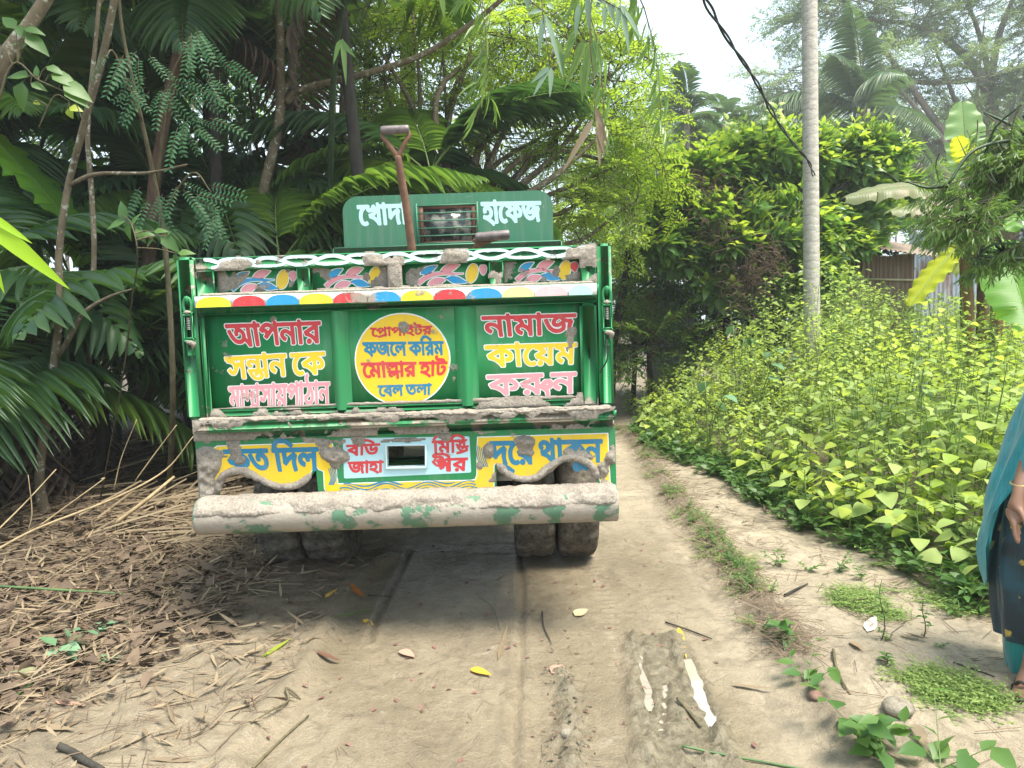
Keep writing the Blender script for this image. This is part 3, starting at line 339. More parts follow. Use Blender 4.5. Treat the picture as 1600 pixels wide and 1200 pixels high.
def field(S, gx, gz):
    """inside region (S<0) -> list of polygons + border segments, in (x,z)"""
    ins = S < 0; ny, nx = S.shape; polys = []; segs = []
    full = ins[:-1, :-1] & ins[1:, :-1] & ins[:-1, 1:] & ins[1:, 1:]
    part = (ins[:-1, :-1] | ins[1:, :-1] | ins[:-1, 1:] | ins[1:, 1:]) & ~full
    xs = gx[0]; zs = gz[:, 0]
    for j in range(ny - 1):
        r = full[j]
        if not r.any(): continue
        e = np.flatnonzero(np.diff(np.concatenate([[0], r.astype(int), [0]])))
        for a, b in zip(e[::2], e[1::2]):
            for c in range(a, b, 24):
                c2 = min(b, c + 24); polys.append([(xs[c], zs[j]), (xs[c2], zs[j]), (xs[c2], zs[j + 1]), (xs[c], zs[j + 1])])
    for j, i in zip(*np.nonzero(part)):
        cs = ((i, j), (i + 1, j), (i + 1, j + 1), (i, j + 1)); pl = []; cr = []
        for k in range(4):
            (ia, ja), (ib, jb) = cs[k], cs[(k + 1) % 4]; a = S[ja, ia]; b = S[jb, ib]
            if a < 0: pl.append((xs[ia], zs[ja]))
            if (a < 0) != (b < 0):
                t = a / (a - b); q = (xs[ia] + (xs[ib] - xs[ia]) * t, zs[ja] + (zs[jb] - zs[ja]) * t); pl.append(q); cr.append((q, a < 0))
        if len(pl) >= 3: polys.append(pl)
        if len(cr) == 2: segs.append((cr[0][0], cr[1][0]) if cr[0][1] else (cr[1][0], cr[0][0]))
    return polys, segs
def field_mb(S, gx, gz, y, thick=0.0, mb=None, m=0):
    """flat plate facing -Y at depth y (a function or a number), with edge walls of the given thickness"""
    polys, segs = field(S, gx, gz); mb = mb or MB(); V = []; T = []; Q = []
    for p in polys:
        b = len(V); V += [(x, y, z) for x, z in p]
        if len(p) == 4: Q.append((b, b + 1, b + 2, b + 3))
        else: T += [(b, b + k, b + k + 1) for k in range(1, len(p) - 1)]
    if thick:
        for (a, c) in segs:
            b = len(V); V += [(a[0], y, a[1]), (c[0], y, c[1]), (c[0], y + thick, c[1]), (a[0], y + thick, a[1])]; Q.append((b, b + 1, b + 2, b + 3))
        for p in polys:
            b = len(V); V += [(x, y + thick, z) for x, z in p]
            T += [(b, b + k + 1, b + k) for k in range(1, len(p) - 1)]
    mb.add(V, [np.array(T).reshape(-1, 3), np.array(Q).reshape(-1, 4)], m); return mb
def word_sdf(tokens, quad, Y, dil, step=0.0017, extra=0.012):
    """tokens: glyph | (glyph, sx, sy, dx, dy, advance) | ('stroke', pts, r). quad: photo pixels headline-left, headline-right, baseline-right, baseline-left"""
    items = []; pen = 0.0; xmax = 0; xmin = 0
    for t in tokens:
        if t == ' ': pen += 0.35; continue
        if isinstance(t, str): t = (t, 1, 1, 0, 0, None)
        if t[0] == 'stroke': items.append(('s', np.array(t[1], float) + [pen, 0], t[2])); continue
        adv, cs = GL[t[0]]; sx, sy, dx, dy, ad = t[1:]
        items.append(('g', [c * [sx, sy] + [pen + dx, dy] for c in cs], 0)); a = adv * sx if ad is None else ad
        pen += a; xmax = max(xmax, pen)
    W = xmax
    c = [at(u, v, Y) for u, v in quad]; TL, TR, BR, BL = [np.array([p[0], p[2]]) for p in c]
    f = lambda q: (TL * (1 - q[:, :1] / W) + TR * (q[:, :1] / W)) * q[:, 1:] + (BL * (1 - q[:, :1] / W) + BR * (q[:, :1] / W)) * (1 - q[:, 1:])
    h = abs(TL[1] - BL[1]); pts = []
    for k in items: pts += [f(x) for x in k[1]] if k[0] == 'g' else [f(k[1])]
    A = np.concatenate(pts); x0, z0 = A.min(0) - extra; x1, z1 = A.max(0) + extra
    gx, gz = grid(x0, x1, z0, z1, step); S = np.full(gx.shape, 0.05)
    for k in items:
        cs = [f(x) for x in k[1]] if k[0] == 'g' else [f(k[1])]; B = np.concatenate(cs); lo = B.min(0) - extra; hi = B.max(0) + extra
        i0, i1 = np.searchsorted(gx[0], [lo[0], hi[0]]); j0, j1 = np.searchsorted(gz[:, 0], [lo[1], hi[1]])
        sx, sz = gx[j0:j1, i0:i1], gz[j0:j1, i0:i1]
        d = poly_sdf(cs, sx, sz) if k[0] == 'g' else stroke_sdf(cs[0], k[2] * h, sx, sz)
        S[j0:j1, i0:i1] = np.minimum(S[j0:j1, i0:i1], d)
    S = S + 0.0022 * (fbm(gx * 60, gz * 60, 2, 3) - 0.4)       # brush wobble
    return S - dil, gx, gz
def word(tokens, quad, Y, mat, parent, dil=0.004, outline=0.0, omat=None, step=0.0017, name='lettering'):
    S, gx, gz = word_sdf(tokens, quad, Y, dil, step); mb = MB()
    field_mb(S, gx, gz, Y - (0.0016 if outline else 0.0008), 0.0, mb, 0); mats = [mat]
    if outline: field_mb(S - outline, gx, gz, Y - 0.0008, 0, mb, 1); mats.append(omat)
    return mb.build(name, mats, parent)

# ------------------------------------------------------------------ truck materials
MUD_A, MUD_B = (0.42, 0.375, 0.32), (0.25, 0.215, 0.175)
def mud_mask(q, gain=1.0):
    """dried mud splashed on the bodywork: shape from noise, more of it near the ledges"""
    p = q.pos(); sx = q.n('ShaderNodeSeparateXYZ'); q.l(p, sx.inputs[0]); z = sx.outputs[2]
    zz = q.n('ShaderNodeMapRange'); zz.inputs[1].default_value = 0.4; zz.inputs[2].default_value = 1.9; q.l(z, zz.inputs[0])
    def pz(h): return (h - 0.4) / 1.5
    b = q.ramp(zz.outputs[0], [(pz(0.45), 0.20), (pz(0.64), 0.20), (pz(0.68), -0.0), (pz(0.89), 0.0), (pz(0.93), 0.16), (pz(1.0), 0.22), (pz(1.045), 0.10),
                               (pz(1.09), 0.0), (pz(1.48), 0.0), (pz(1.53), 0.05), (pz(1.62), 0.10), (pz(1.68), 0.07), (pz(1.76), 0.10), (pz(1.84), 0.0)])
    n1 = q.noise(7.5, 7, p, 0.62); s = q.math('ADD', n1, q.math('MULTIPLY', b, 0.75 * gain))
    m = q.ramp(s, [(0.64, 0.0), (0.68, 0.85), (0.73, 1.0)])
    n2 = q.noise(45, 4, p, 0.7); sp = q.ramp(q.math('ADD', n2, q.math('MULTIPLY', b, 0.25)), [(0.70, 0.0), (0.74, 0.8)])
    mp_ = q.n('ShaderNodeMapping'); mp_.inputs['Scale'].default_value = (26, 26, 2.0); q.l(p, mp_.inputs[0])
    st = q.ramp(q.noise(1.0, 4, mp_.outputs[0], 0.6), [(0.5, 0.0), (0.8, 0.22)])
    a = q.math('MAXIMUM', q.math('MAXIMUM', m, sp), st)
    return a, n1
def paint(name, c, gain=1.0, rough=0.36, film=0.025):
    q = NM(name); m, n1 = mud_mask(q, gain); p = q.pos()
    mud = q.mix(q.noise(30, 5, p), MUD_A, MUD_B)
    base = q.mix(q.ramp(q.noise(3.5, 4, p), [(0.35, 0.0), (0.7, 1.0)]), c, tuple(x * 0.80 + 0.015 for x in c))
    base = q.mix(film, base, (0.5, 0.48, 0.44))
    q.set(color=q.mix(m, base, mud), rough=q.mix(m, (rough,) * 3, (0.95,) * 3), spec=0.35)
    h = q.math('ADD', q.math('MULTIPLY', m, 0.7), q.math('MULTIPLY', q.math('MULTIPLY', m, q.noise(90, 4, p, 0.7)), 0.9)); q.bump(q.math('ADD', h, q.math('MULTIPLY', q.noise(4, 2, p), 0.25)), 0.7, 0.004)
    return q.m
P_GREEN = paint('green_enamel', (0.003, 0.205, 0.058))
P_GREEN2 = paint('green_enamel_cab', (0.012, 0.15, 0.075), 0.5, 0.5, .05)
P_WHITE = paint('white_enamel', (0.80, 0.82, 0.82))
P_PALE = paint('pale_blue_white_enamel', (0.60, 0.78, 0.80))
P_RED = paint('red_enamel', (0.62, 0.035, 0.045))
P_PINK = paint('pink_enamel', (0.78, 0.30, 0.34))
P_YEL = paint('yellow_enamel', (0.85, 0.56, 0.01))
P_LEM = paint('lemon_enamel', (0.88, 0.74, 0.02))
P_BLUE = paint('blue_enamel', (0.01, 0.30, 0.60))
P_TEAL = paint('teal_blue_enamel', (0.01, 0.20, 0.36))
P_PYEL = paint('faded_yellow_enamel', (0.80, 0.74, 0.30))
P_PPNK = paint('faded_pink_enamel', (0.80, 0.50, 0.52))
P_PBLU = paint('faded_blue_enamel', (0.45, 0.70, 0.76))
def mudmat(name, a, b, sc_=70, rough=0.95):
    q = NM(name); p = q.pos(); n1 = q.noise(sc_, 6, p, 0.75); n2 = q.noise(9, 4, p)
    col = q.mix(q.ramp(n1, [(0.35, 0.0), (0.65, 1.0)]), b, a); col = q.mix(q.ramp(n2, [(0.4, 0.0), (0.7, 0.5)]), col, tuple(x * 0.62 for x in b))
    q.set(color=col, rough=rough, spec=0.15); q.bump(q.math('ADD', n1, q.noise(22, 5, p, 0.7)), 0.9, 0.007); return q.m
M_MUD = mudmat('dried_mud', (0.42, 0.375, 0.32), (0.22, 0.19, 0.155), 95)
M_TYRE = mudmat('muddy_tyre', (0.19, 0.165, 0.13), (0.04, 0.036, 0.03), 26)
M_DARK = simple('grimy_dark_steel', (0.03, 0.03, 0.03), (0.07, 0.06, 0.05), 6, 0.7)
M_GLASS = NM('dusty_cab_glass'); M_GLASS.set(color=(0.03, 0.035, 0.035), rough=0.12, spec=0.6)
_gp = M_GLASS.pos(); M_GLASS.set(color=M_GLASS.mix(M_GLASS.ramp(M_GLASS.noise(9, 5, _gp), [(0.48, 0.0), (0.62, 0.8)]), (0.035, 0.045, 0.045), (0.42, 0.40, 0.36))); M_GLASS = M_GLASS.m
M_STEEL = simple('worn_galvanised_steel', (0.42, 0.42, 0.40), (0.25, 0.25, 0.24), 20, 0.45, metal=0.6)
M_RUSTWOOD = simple('dark_worn_shovel_wood', (0.20, 0.105, 0.062), (0.10, 0.052, 0.034), 14, 0.6, 0.4, 90)
M_GRIP = simple('worn_grey_grip_metal', (0.20, 0.17, 0.17), (0.11, 0.09, 0.09), 30, 0.5, 0.3, 90, metal=0.3)
M_BROWNFRAME = simple('brown_window_frame', (0.16, 0.075, 0.05), (0.10, 0.05, 0.035), 12, 0.7)
M_RUBBER = simple('black_rubber_cable', (0.02, 0.02, 0.022), (0.035, 0.035, 0.035), 12, 0.6)

# ------------------------------------------------------------------ the truck
YT = 3.2                               # plane of the tailgate frame
def pz(v, u=330, Y=YT): return float(at(u, v, Y)[2])
def px(u, v=560, Y=YT): return float(at(u, v, Y)[0])
XL, XR = px(281, 500), px(957, 480)
TX0, TX1 = px(311, 520), px(934, 520)
Z_TOP, Z_RAIL, Z_REC, Z_ST0, Z_ST1, Z_BAND, Z_PAN, Z_L0, Z_L1, Z_SILL, Z_PB = [pz(v) for v in (402, 422, 457, 463.5, 482, 492, 641, 655, 676, 689, 784)]
truck = thing('tipper_truck', 'green hand-painted tipper truck seen from behind, caked in dried mud, parked on the clay track', 'truck', ((XL + XR) / 2, 4.25, 0))

def mud_patch(x0, x1, z0, z1, y, B, parent, amp=0.016, st=0.0065, seed=0, facing=-1, name='mud_crust'):
    """a crust with its own thickness on a vertical face; B(x,z) bias"""
    gx, gz = grid(x0, x1, z0, z1, st)
    n = fbm(gx * 9, gz * 9, 5, seed) ; d = n + B(gx, gz) - 0.62
    h = np.clip(d * 3.2, 0, 1) ** 0.6 * amp * (0.45 + 1.1 * fbm(gx * 38, gz * 38, 3, seed + 5))
    edge = np.minimum(np.minimum(gx - x0, x1 - gx), np.minimum(gz - z0, z1 - gz)); h = h * sstep(0, 0.02, edge + 0.004)
    ny, nx = gx.shape; idx = np.arange(ny * nx).reshape(ny, nx); on = h > 1e-5
    k = on[:-1, :-1] | on[1:, :-1] | on[:-1, 1:] | on[1:, 1:]
    F = np.stack([idx[:-1, :-1], idx[:-1, 1:], idx[1:, 1:], idx[1:, :-1]], -1)[k]
    V = np.stack([gx, y + facing * (h - 0.0006), gz], -1).reshape(-1, 3)
    if not len(F): return None
    u, inv = np.unique(F.ravel(), return_inverse=True)
    mb = MB(); mb.add(V[u], inv.reshape(-1, 4)); return tag(mb.build(name, M_MUD, parent, smooth=True), kind='stuff')
def mud_bead(path, r, parent, seed=0, st=0.008, n=10, jag=0.55, squash=(1, 1, 1), name='mud_crust'):
    P = np.asarray(path, float); L = np.concatenate([[0], np.cumsum(np.linalg.norm(np.diff(P, axis=0), axis=1))]); m = max(4, int(L[-1] / st))
    s = np.linspace(0, L[-1], m); Q = np.stack([np.interp(s, L, P[:, k]) for k in range(3)], 1)
    rr = np.interp(s, L, resample(r, len(P))) if not np.isscalar(r) else np.full(m, r)
    V, F = tube(Q, rr * sstep(0, 0.03, np.minimum(s, L[-1] - s) + 0.006), n)
    C = np.concatenate([np.repeat(Q, n, 0), [Q[0], Q[-1]]]); D = V - C
    k = np.arange(len(V)); ph = np.concatenate([np.repeat(s, n), [0, 0]]); th = np.concatenate([np.tile(np.arange(n), m), [0, 0]]) * 6.283 / n
    f = 1 - jag / 2 + jag * (1.3 * fbm(ph * 11 + 3, np.cos(th) * 0.9 + 7, 4, seed) + 0.8 * fbm(ph * 45, np.sin(th) * 2 + 9, 3, seed + 2) - 0.45)
    V = C + D * f[:, None] * np.array(squash); mb = MB(); mb.add(V, F); return tag(mb.build(name, M_MUD, parent, smooth=True), kind='stuff')

# --- rear corner posts
for s, x0, x1 in (('l', XL, TX0 - 0.006), ('r', TX1 + 0.006, XR)):
    mb = MB(); mb.box((x0, YT - 0.005, Z_L0), (x1, YT + 0.16, Z_TOP + 0.006), bev=0.014)
    cp = mb.build('corner_post', P_GREEN, truck)
# --- tailgate: frame, recessed panels, ridges
mb = MB(); Yf = YT; Yr = YT + 0.038; Yp = YT + 0.045
mb.box((TX0, Yf, Z_RAIL), (TX1, Yf + 0.06, Z_TOP), bev=0.006)                       # top rail
rec_u = [(334, 463), (484, 608), (628, 764.5), (787, 908)]
recx = [(px(a, 435), px(b, 435)) for a, b in rec_u]
xs_ = [TX0] + [x for r in recx for x in r] + [TX1]
for k in range(0, len(xs_), 2): mb.box((xs_[k], Yf + 0.001, Z_ST0), (xs_[k + 1], Yf + 0.058, Z_RAIL), bev=0.005)
for a, b in recx:
    mb.box((a, Yr, Z_ST0), (b, Yr + 0.012, Z_RAIL))
    mb.box((a, Yf + 0.002, Z_ST0), (b, Yr, Z_REC - 0.004), bev=0.004)
mb.box((TX0 - 0.004, Yf - 0.032, Z_ST1), (TX1 + 0.004, Yf + 0.0, Z_ST0 + 0.004), bev=0.006)   # striped rail
mb.box((TX0, Yf + 0.010, Z_BAND), (TX1, Yf + 0.058, Z_ST1 + 0.001), bev=0.003)                  # channel below it
mb.box((TX0, Yp, Z_PAN - 0.03), (TX1, Yp + 0.012, Z_BAND + 0.002))                              # panel sheet
mb.box((TX0, Yf + 0.004, Z_L0), (px(321), Yp, Z_BAND - 0.002), bev=0.01)
mb.box((px(908), Yf + 0.012, Z_L0), (TX1, Yp, Z_BAND - 0.002), bev=0.012)
for a, c, b in ((515, 527, 544), (711, 727, 746)):                                              # pressed ridges
    x0, xc, x1 = px(a), px(c), px(b); z0, z1 = Z_PAN - 0.02, Z_BAND - 0.002
    V = [(x0, Yp - 0.0005, z0), (xc - 0.008, Yf + 0.004, z0), (xc + 0.010, Yf + 0.004, z0), (x1, Yp - 0.0005, z0)]; V += [(x, y, z1) for x, y, _ in V]
    mb.add(V, np.array([(0, 1, 5, 4), (1, 2, 6, 5), (2, 3, 7, 6)]))
mb.box((px(321), Yf + 0.02, Z_L0), (px(908), Yp, Z_PAN), bev=0.01)                              # lower lip of the panels
tail = mb.build('tailgate', P_GREEN, truck)
mb = MB(); mb.box((TX0 - 0.04, Yf - 0.055, Z_L1 + 0.004), (TX1 + 0.07, Yf + 0.06, Z_L0), bev=0.014); ledge = mb.build('rear_ledge', P_GREEN, truck)
mb = MB(); mb.box((TX0 - 0.03, Yf + 0.0, Z_SILL), (TX1 + 0.065, Yf + 0.05, Z_L1 + 0.003), bev=0.006); mb.build('rear_cross_beam', P_GREEN, truck)
# --- painted decoration
def on_plane(pts, Y): return np.array([[at(u, v, Y)[0], at(u, v, Y)[2]] for u, v in pts])
def z1pt(x, y): return (270 + x / 4.4444, 380 + y / 4.4444)
def z2pt(x, y): return (600 + x / 4.286, 380 + y / 4.286)
def z3pt(x, y): return (280 + x / 4.4444, 620 + y / 4.4444)
def z4pt(x, y): return (600 + x / 4.2105, 620 + y / 4.2105)
# white strip + coloured scallops on the striped rail
yS = Yf - 0.032
gx, gz = grid(TX0, TX1, Z_ST1 + 0.003, Z_ST0 + 0.001, 0.004)
mb = MB(); mb.box((TX0 + 0.004, yS - 0.0009, Z_ST1 + 0.004), (TX1 - 0.004, yS + 0.001, Z_ST0 - 0.0)); strip = mb.build('painted_strip', P_WHITE, truck)
scal = [(306, 361, P_LEM), (363, 414, P_RED), (416, 467, P_BLUE), (468, 520, P_LEM), (521, 574, P_RED), (575, 626, P_BLUE), (627, 677, P_LEM), (678, 728, P_RED), (730, 784, P_BLUE), (785, 835, P_PYEL), (836, 887, P_PPNK), (889, 926, P_PBLU)]
for a, b, m in scal:
    x0, x1 = px(a, 470, yS), px(b, 470, yS); h = (Z_ST0 - Z_ST1) * 0.86; xc, rx = (x0 + x1) / 2, (x1 - x0) / 2
    th = np.linspace(0, math.pi, 22); P = np.stack([xc + rx * np.sign(np.cos(th)) * abs(np.cos(th)) ** 0.8, Z_ST1 + 0.0045 + h * np.sin(th) ** 0.85], 1)
    x_, z_ = grid(x0 - .002, x1 + .002, Z_ST1 + .004, Z_ST1 + h + .008, 0.0022); S = poly_sdf([P], x_, z_) + 0.002 * (fbm(x_ * 70, z_ * 70, 2) - 0.45)
    field_mb(S, x_, z_, yS - 0.0019).build('painted_scallop', m, strip)
# white braid on the top rail
x_, z_ = grid(TX0 + 0.03, TX1 - 0.03, Z_RAIL + 0.003, Z_TOP - 0.003, 0.0024)
zc = (Z_TOP + Z_RAIL) / 2; A = (Z_TOP - Z_RAIL) * 0.33; S = np.full(x_.shape, 1.0)
t = np.linspace(TX0 + 0.05, TX1 - 0.05, 260); lam = 0.285
S = np.minimum(S, stroke_sdf(np.stack([t, zc + A * np.sin(2 * math.pi * t / lam)], 1), 0.0082, x_, z_))
tt = np.linspace(TX0 + 0.06, TX1 - 0.06, 300); S = np.minimum(S, stroke_sdf(np.stack([tt - 0.03 * np.sin(4 * math.pi * tt / lam), zc - A * np.sin(2 * math.pi * tt / lam)], 1), 0.0064, x_, z_))
k = 0
for x in np.arange(TX0 + 0.09, TX1 - 0.09, lam / 4):
    sg = 1 if math.sin(2 * math.pi * (x + 0.02) / lam) < 0 else -1; k += 1
    S = np.minimum(S, stroke_sdf([(x - 0.012, zc + sg * A * 1.1), (x + 0.010, zc + sg * A * 0.75)], 0.0045, x_, z_))
S += 0.004 * (fbm(x_ * 40, z_ * 40, 2, 5) - 0.45)
field_mb(S, x_, z_, Yf - 0.0008).build('painted_braid', P_PALE, tail)
# leaf-and-fruit motifs in the four recesses
def lens(p0, p1, w, n=12):
    p0, p1 = np.array(p0, float), np.array(p1, float); d = p1 - p0; nrm = np.array([-d[1], d[0]]) / np.linalg.norm(d); t = np.linspace(0, 1, n)
    b = np.sin(math.pi * t ** 0.85) * w / 2; return np.concatenate([p0 + d * t[:, None] + nrm * b[:, None], (p0 + d * t[:, None] - nrm * b[:, None])[::-1][1:-1]])
def flatpoly(P, Y, mat, parent, out=0.004, name='painted_leaf', omat=None):
    lo, hi = P.min(0) - 0.009, P.max(0) + 0.009; x_, z_ = grid(lo[0], hi[0], lo[1], hi[1], 0.0023); S = poly_sdf([P], x_, z_) + 0.002 * (fbm(x_ * 60, z_ * 60, 2, 8) - 0.45); m = MB()
    field_mb(S, x_, z_, Y - 0.0016, 0, m, 0); field_mb(S - out, x_, z_, Y - 0.0008, 0, m, 1); return m.build(name, [mat, omat or P_WHITE], parent)
for k, (a, b) in enumerate(recx):
    z0, z1 = Z_REC, Z_RAIL; W, Hh = b - a, z1 - z0; f = lambda x, y: (a + W * x, z0 + Hh * y); stem = P_BLUE if k == 0 else P_PINK
    flatpoly(lens(f(.2, .55), f(.40, .9), .030), Yr, P_BLUE, tail); flatpoly(lens(f(.44, .66), f(.66, .9), .034), Yr, P_PINK, tail)
    flatpoly(lens(f(.28, .06), f(.50, .28), .036), Yr, P_PINK, tail); flatpoly(lens(f(.50, .33), f(.74, .10), .032), Yr, P_BLUE, tail)
    sp = np.array([f(*q) for q in ((.17, .12), (.24, .32), (.33, .48), (.45, .54), (.60, .50), (.70, .50))]); sp = smooth_path(np.c_[sp, np.zeros(6)], 3)[:, :2]; n = len(sp)
    wd = np.interp(np.arange(n), [0, n * .3, n - 1], [.011, .010, .002]); tg = np.gradient(sp, axis=0); tg /= np.linalg.norm(tg, axis=1)[:, None]; nr = np.c_[-tg[:, 1], tg[:, 0]]
    flatpoly(np.concatenate([sp + nr * wd[:, None], (sp - nr * wd[:, None])[::-1]]), Yr, stem, tail, .003, 'painted_stem')
    th = np.linspace(0, 2 * math.pi, 26, endpoint=False); c = np.array(f(.80, .50))
    flatpoly(c + np.c_[.026 * np.cos(th) + .008 * np.sin(th), .042 * np.sin(th)], Yr, P_YEL, tail, .004, 'painted_fruit')
    c = np.array(f(.93, .62)); flatpoly(c + np.c_[.016 * np.cos(th), .022 * np.sin(th) + .008 * abs(np.cos(th))], Yr, P_RED if k in (1, 3) else P_PINK, tail, .003, 'painted_fruit')
# lettering
OW = dict(outline=0.0042, omat=P_WHITE)
aa, ii, uu, ee = '\u09be', '\u09bf', '\u09c1', '\u09c7'
nta = [('ন', .9, .60, 0, .40, 0), ('ত', .74, .50, .12, -.14, .88)]
dra = [('দ', 1, 1, 0, 0, None), ('stroke', [(-.85, -.24), (-.45, -.14), (-.1, .02)], .06)]
pra = [('প', 1, 1, 0, 0, None), ('stroke', [(-.95, -.06), (-.55, .04), (-.15, .20)], .07)]
word(['আ', 'প', 'ন', aa, 'র'], [(353, 508), (499.5, 503), (501, 535), (360, 542)], Yp, P_RED, tail, **OW)
word(['স'] + nta + [aa, 'ন', ' ', ee, 'ক'], [(353, 559), (506, 550.5), (508, 583), (358, 592)], Yp, P_YEL, tail, **OW)
word(['ম', aa] + dra + [aa, 'স', aa, '\u09df', 'প', aa, 'ঠ', aa, 'ন'], [(358, 605), (514, 597.5), (515, 630), (359, 635)], Yp, P_PINK, tail, dil=.003, outline=.0032, omat=P_WHITE)
word(['ন', aa, 'ম', aa, 'জ'], [(754, 495.5), (898.7, 491), (897.5, 521), (758.7, 526)], Yp, P_RED, tail, **OW)
word(['ক', aa, ee, '\u09df', 'ম'], [(758.7, 541), (899.8, 536.8), (898.7, 567.5), (763, 573)], Yp, P_YEL, tail, **OW)
word(['ক', 'র', ('stroke', [(-.06, .36), (.14, .60), (.30, .62), (.38, .48), (.30, .34), (.12, .32)], .07), ('stroke', [(-.04, .34), (.18, .16), (.22, -.04)], .06), ('ন', 1, 1, .40, 0, 1.37)],
     [(762, 587.7), (898.7, 582.5), (898.7, 613), (764.5, 617)], Yp, P_PINK, tail, **OW)
# round yellow sign
th = np.linspace(0, 2 * math.pi, 90, endpoint=False); P = on_plane([(629 + 72.6 * math.cos(t), 561.5 + 70.5 * math.sin(t)) for t in th], Yp)
disc = flatpoly(P[::-1], Yp, P_YEL, tail, .0065, 'painted_disc')
Yd = Yp - 0.0018
word([ee] + pra + [aa] + pra[:1] + [aa, 'ই', 'ট', 'র'], [(579.4, 513), (674.7, 509.5), (674, 522), (581, 526)], Yd, P_RED, disc, dil=.0022, step=.0014)
word(['ফ', 'জ', ee, 'ল', ' ', 'ক', ii, 'র', 'ম'], [(567, 535.5), (692, 534), (693, 554), (570, 556)], Yd, P_TEAL, disc, dil=.0030, step=.0014)
word([ee, 'ম', aa, ('ল', .9, .62, 0, .38, 0), ('ল', .8, .5, .15, -.10, 1.08), aa, 'র', ' ', 'হ', aa, 'ট'], [(564.8, 567.5), (698, 565.5), (697, 586), (568, 590)], Yd, P_RED, disc, dil=.0032, step=.0014)
word([ee, 'ব', 'ল', ' ', 'ত', 'ল', aa], [(590.6, 602.8), (673.5, 600.5), (673, 616), (593, 619)], Yd, P_TEAL, disc, dil=.0026, step=.0014)

# --- rear sill plate with two wavy openings
Ys = YT + 0.012; PX0, PX1 = px(305, 720), px(963, 720); PZ0, PZ1 = Z_PB, Z_SILL - 0.001
hl = on_plane([z3pt(*q) for q in [(275, 760), (275, 690), (288, 610), (330, 555), (400, 532), (480, 545), (560, 585), (640, 625), (740, 642), (830, 625), (895, 580), (950, 505), (968, 690), (968, 760)]], Ys)
hr = on_plane([z4pt(*q) for q in [(740, 680), (740, 455), (790, 500), (850, 545), (920, 560), (1000, 545), (1080, 490), (1150, 440), (1220, 420), (1300, 430), (1370, 480), (1408, 560), (1415, 680)]], Ys)
wh = on_plane([z4pt(*q) for q in [(20, 322), (270, 318), (272, 455), (22, 462)]], Ys)
x_, z_ = grid(PX0 - 0.006, PX1 + 0.006, PZ0 - 0.006, PZ1 + 0.006, 0.005)
box = np.maximum(np.maximum(PX0 - x_, x_ - PX1), np.maximum(PZ0 - z_, z_ - PZ1))
HO = np.minimum(poly_sdf([hl], x_, z_), np.minimum(poly_sdf([hr], x_, z_), poly_sdf([wh], x_, z_)))
sill = field_mb(np.maximum(box, -HO), x_, z_, Ys, 0.012).build('rear_sill_plate', P_GREEN, truck)
# yellow field, white outlines, panel in the middle
def rrect(pts, r):
    P = on_plane(pts, Ys); o = []
    for k in range(len(P)):
        a, b, c = P[k - 1], P[k], P[(k + 1) % len(P)]; u1 = (a - b) / np.linalg.norm(a - b); u2 = (c - b) / np.linalg.norm(c - b)
        for t in np.linspace(0, 1, 6): o.append((b + u1 * r) * (1 - t) ** 2 + b * 2 * t * (1 - t) + (b + u2 * r) * t * t)
    return np.array(o)
yA = rrect([z3pt(90, 335), z3pt(1060, 305), z3pt(1085, 560), z3pt(1095, 690), z3pt(960, 720), z3pt(965, 505), z3pt(700, 720), z3pt(100, 690)], .02)
yAo = on_plane([z3pt(262, 338), z3pt(1065, 312), z3pt(1098, 470), z3pt(1105, 600), z4pt(600, 540), z4pt(612, 262), z4pt(1476, 236), z4pt(1492, 600), z4pt(1380, 640), z4pt(690, 600), z3pt(1040, 692), z3pt(1005, 640), z3pt(1000, 520), z3pt(960, 505), z3pt(900, 620), z3pt(740, 670), z3pt(600, 660), z3pt(330, 640), z3pt(150, 560), z3pt(150, 420)], Ys)
gr = rrect([z3pt(1088, 150), z4pt(608, 150), z4pt(608, 545), z3pt(1098, 592)], .03)
x_, z_ = grid(PX0, PX1, PZ0, PZ1, 0.0034)
HO = np.minimum(poly_sdf([hl], x_, z_), poly_sdf([hr], x_, z_)) - 0.009
SY = np.maximum(poly_sdf([yAo], x_, z_), -poly_sdf([gr], x_, z_)); SY = np.maximum(np.maximum(SY, -HO + 0.0), z_ - (PZ1 - 0.008))
mb = MB(); field_mb(np.maximum(SY + 0.0045, -1), x_, z_, Ys - 0.0016, 0, mb, 0); field_mb(SY, x_, z_, Ys - 0.0008, 0, mb, 1)
mb.build('painted_yellow_field', [P_YEL, P_WHITE], sill)
wp = rrect([z3pt(1135, 288), z4pt(562, 260), z4pt(574, 498), z3pt(1145, 568)], .008); x_, z_ = grid(wp[:, 0].min() - .01, wp[:, 0].max() + .01, wp[:, 1].min() - .01, wp[:, 1].max() + .01, .0034)
field_mb(np.maximum(poly_sdf([wp], x_, z_), -poly_sdf([wh], x_, z_)), x_, z_, Ys - 0.0008).build('painted_white_panel', P_PBLU, sill)
mb = MB(); c4 = on_plane([z4pt(8, 312), z4pt(284, 308), z4pt(286, 470), z4pt(10, 476)], Ys); ci = wh                       # raised frame round the hole
V = [(x, Ys - 0.012, z) for x, z in c4] + [(x, Ys - 0.012, z) for x, z in ci] + [(x, Ys - 0.0007, z) for x, z in c4] + [(x, Ys + 0.03, z) for x, z in ci]
mb.add(V, np.array([(k, (k + 1) % 4, 4 + (k + 1) % 4, 4 + k) for k in range(4)] + [(k, 8 + k, 8 + (k + 1) % 4, (k + 1) % 4) for k in range(4)] + [(4 + k, 4 + (k + 1) % 4, 12 + (k + 1) % 4, 12 + k) for k in range(4)]))
mb.build('window_frame', P_PALE, sill)
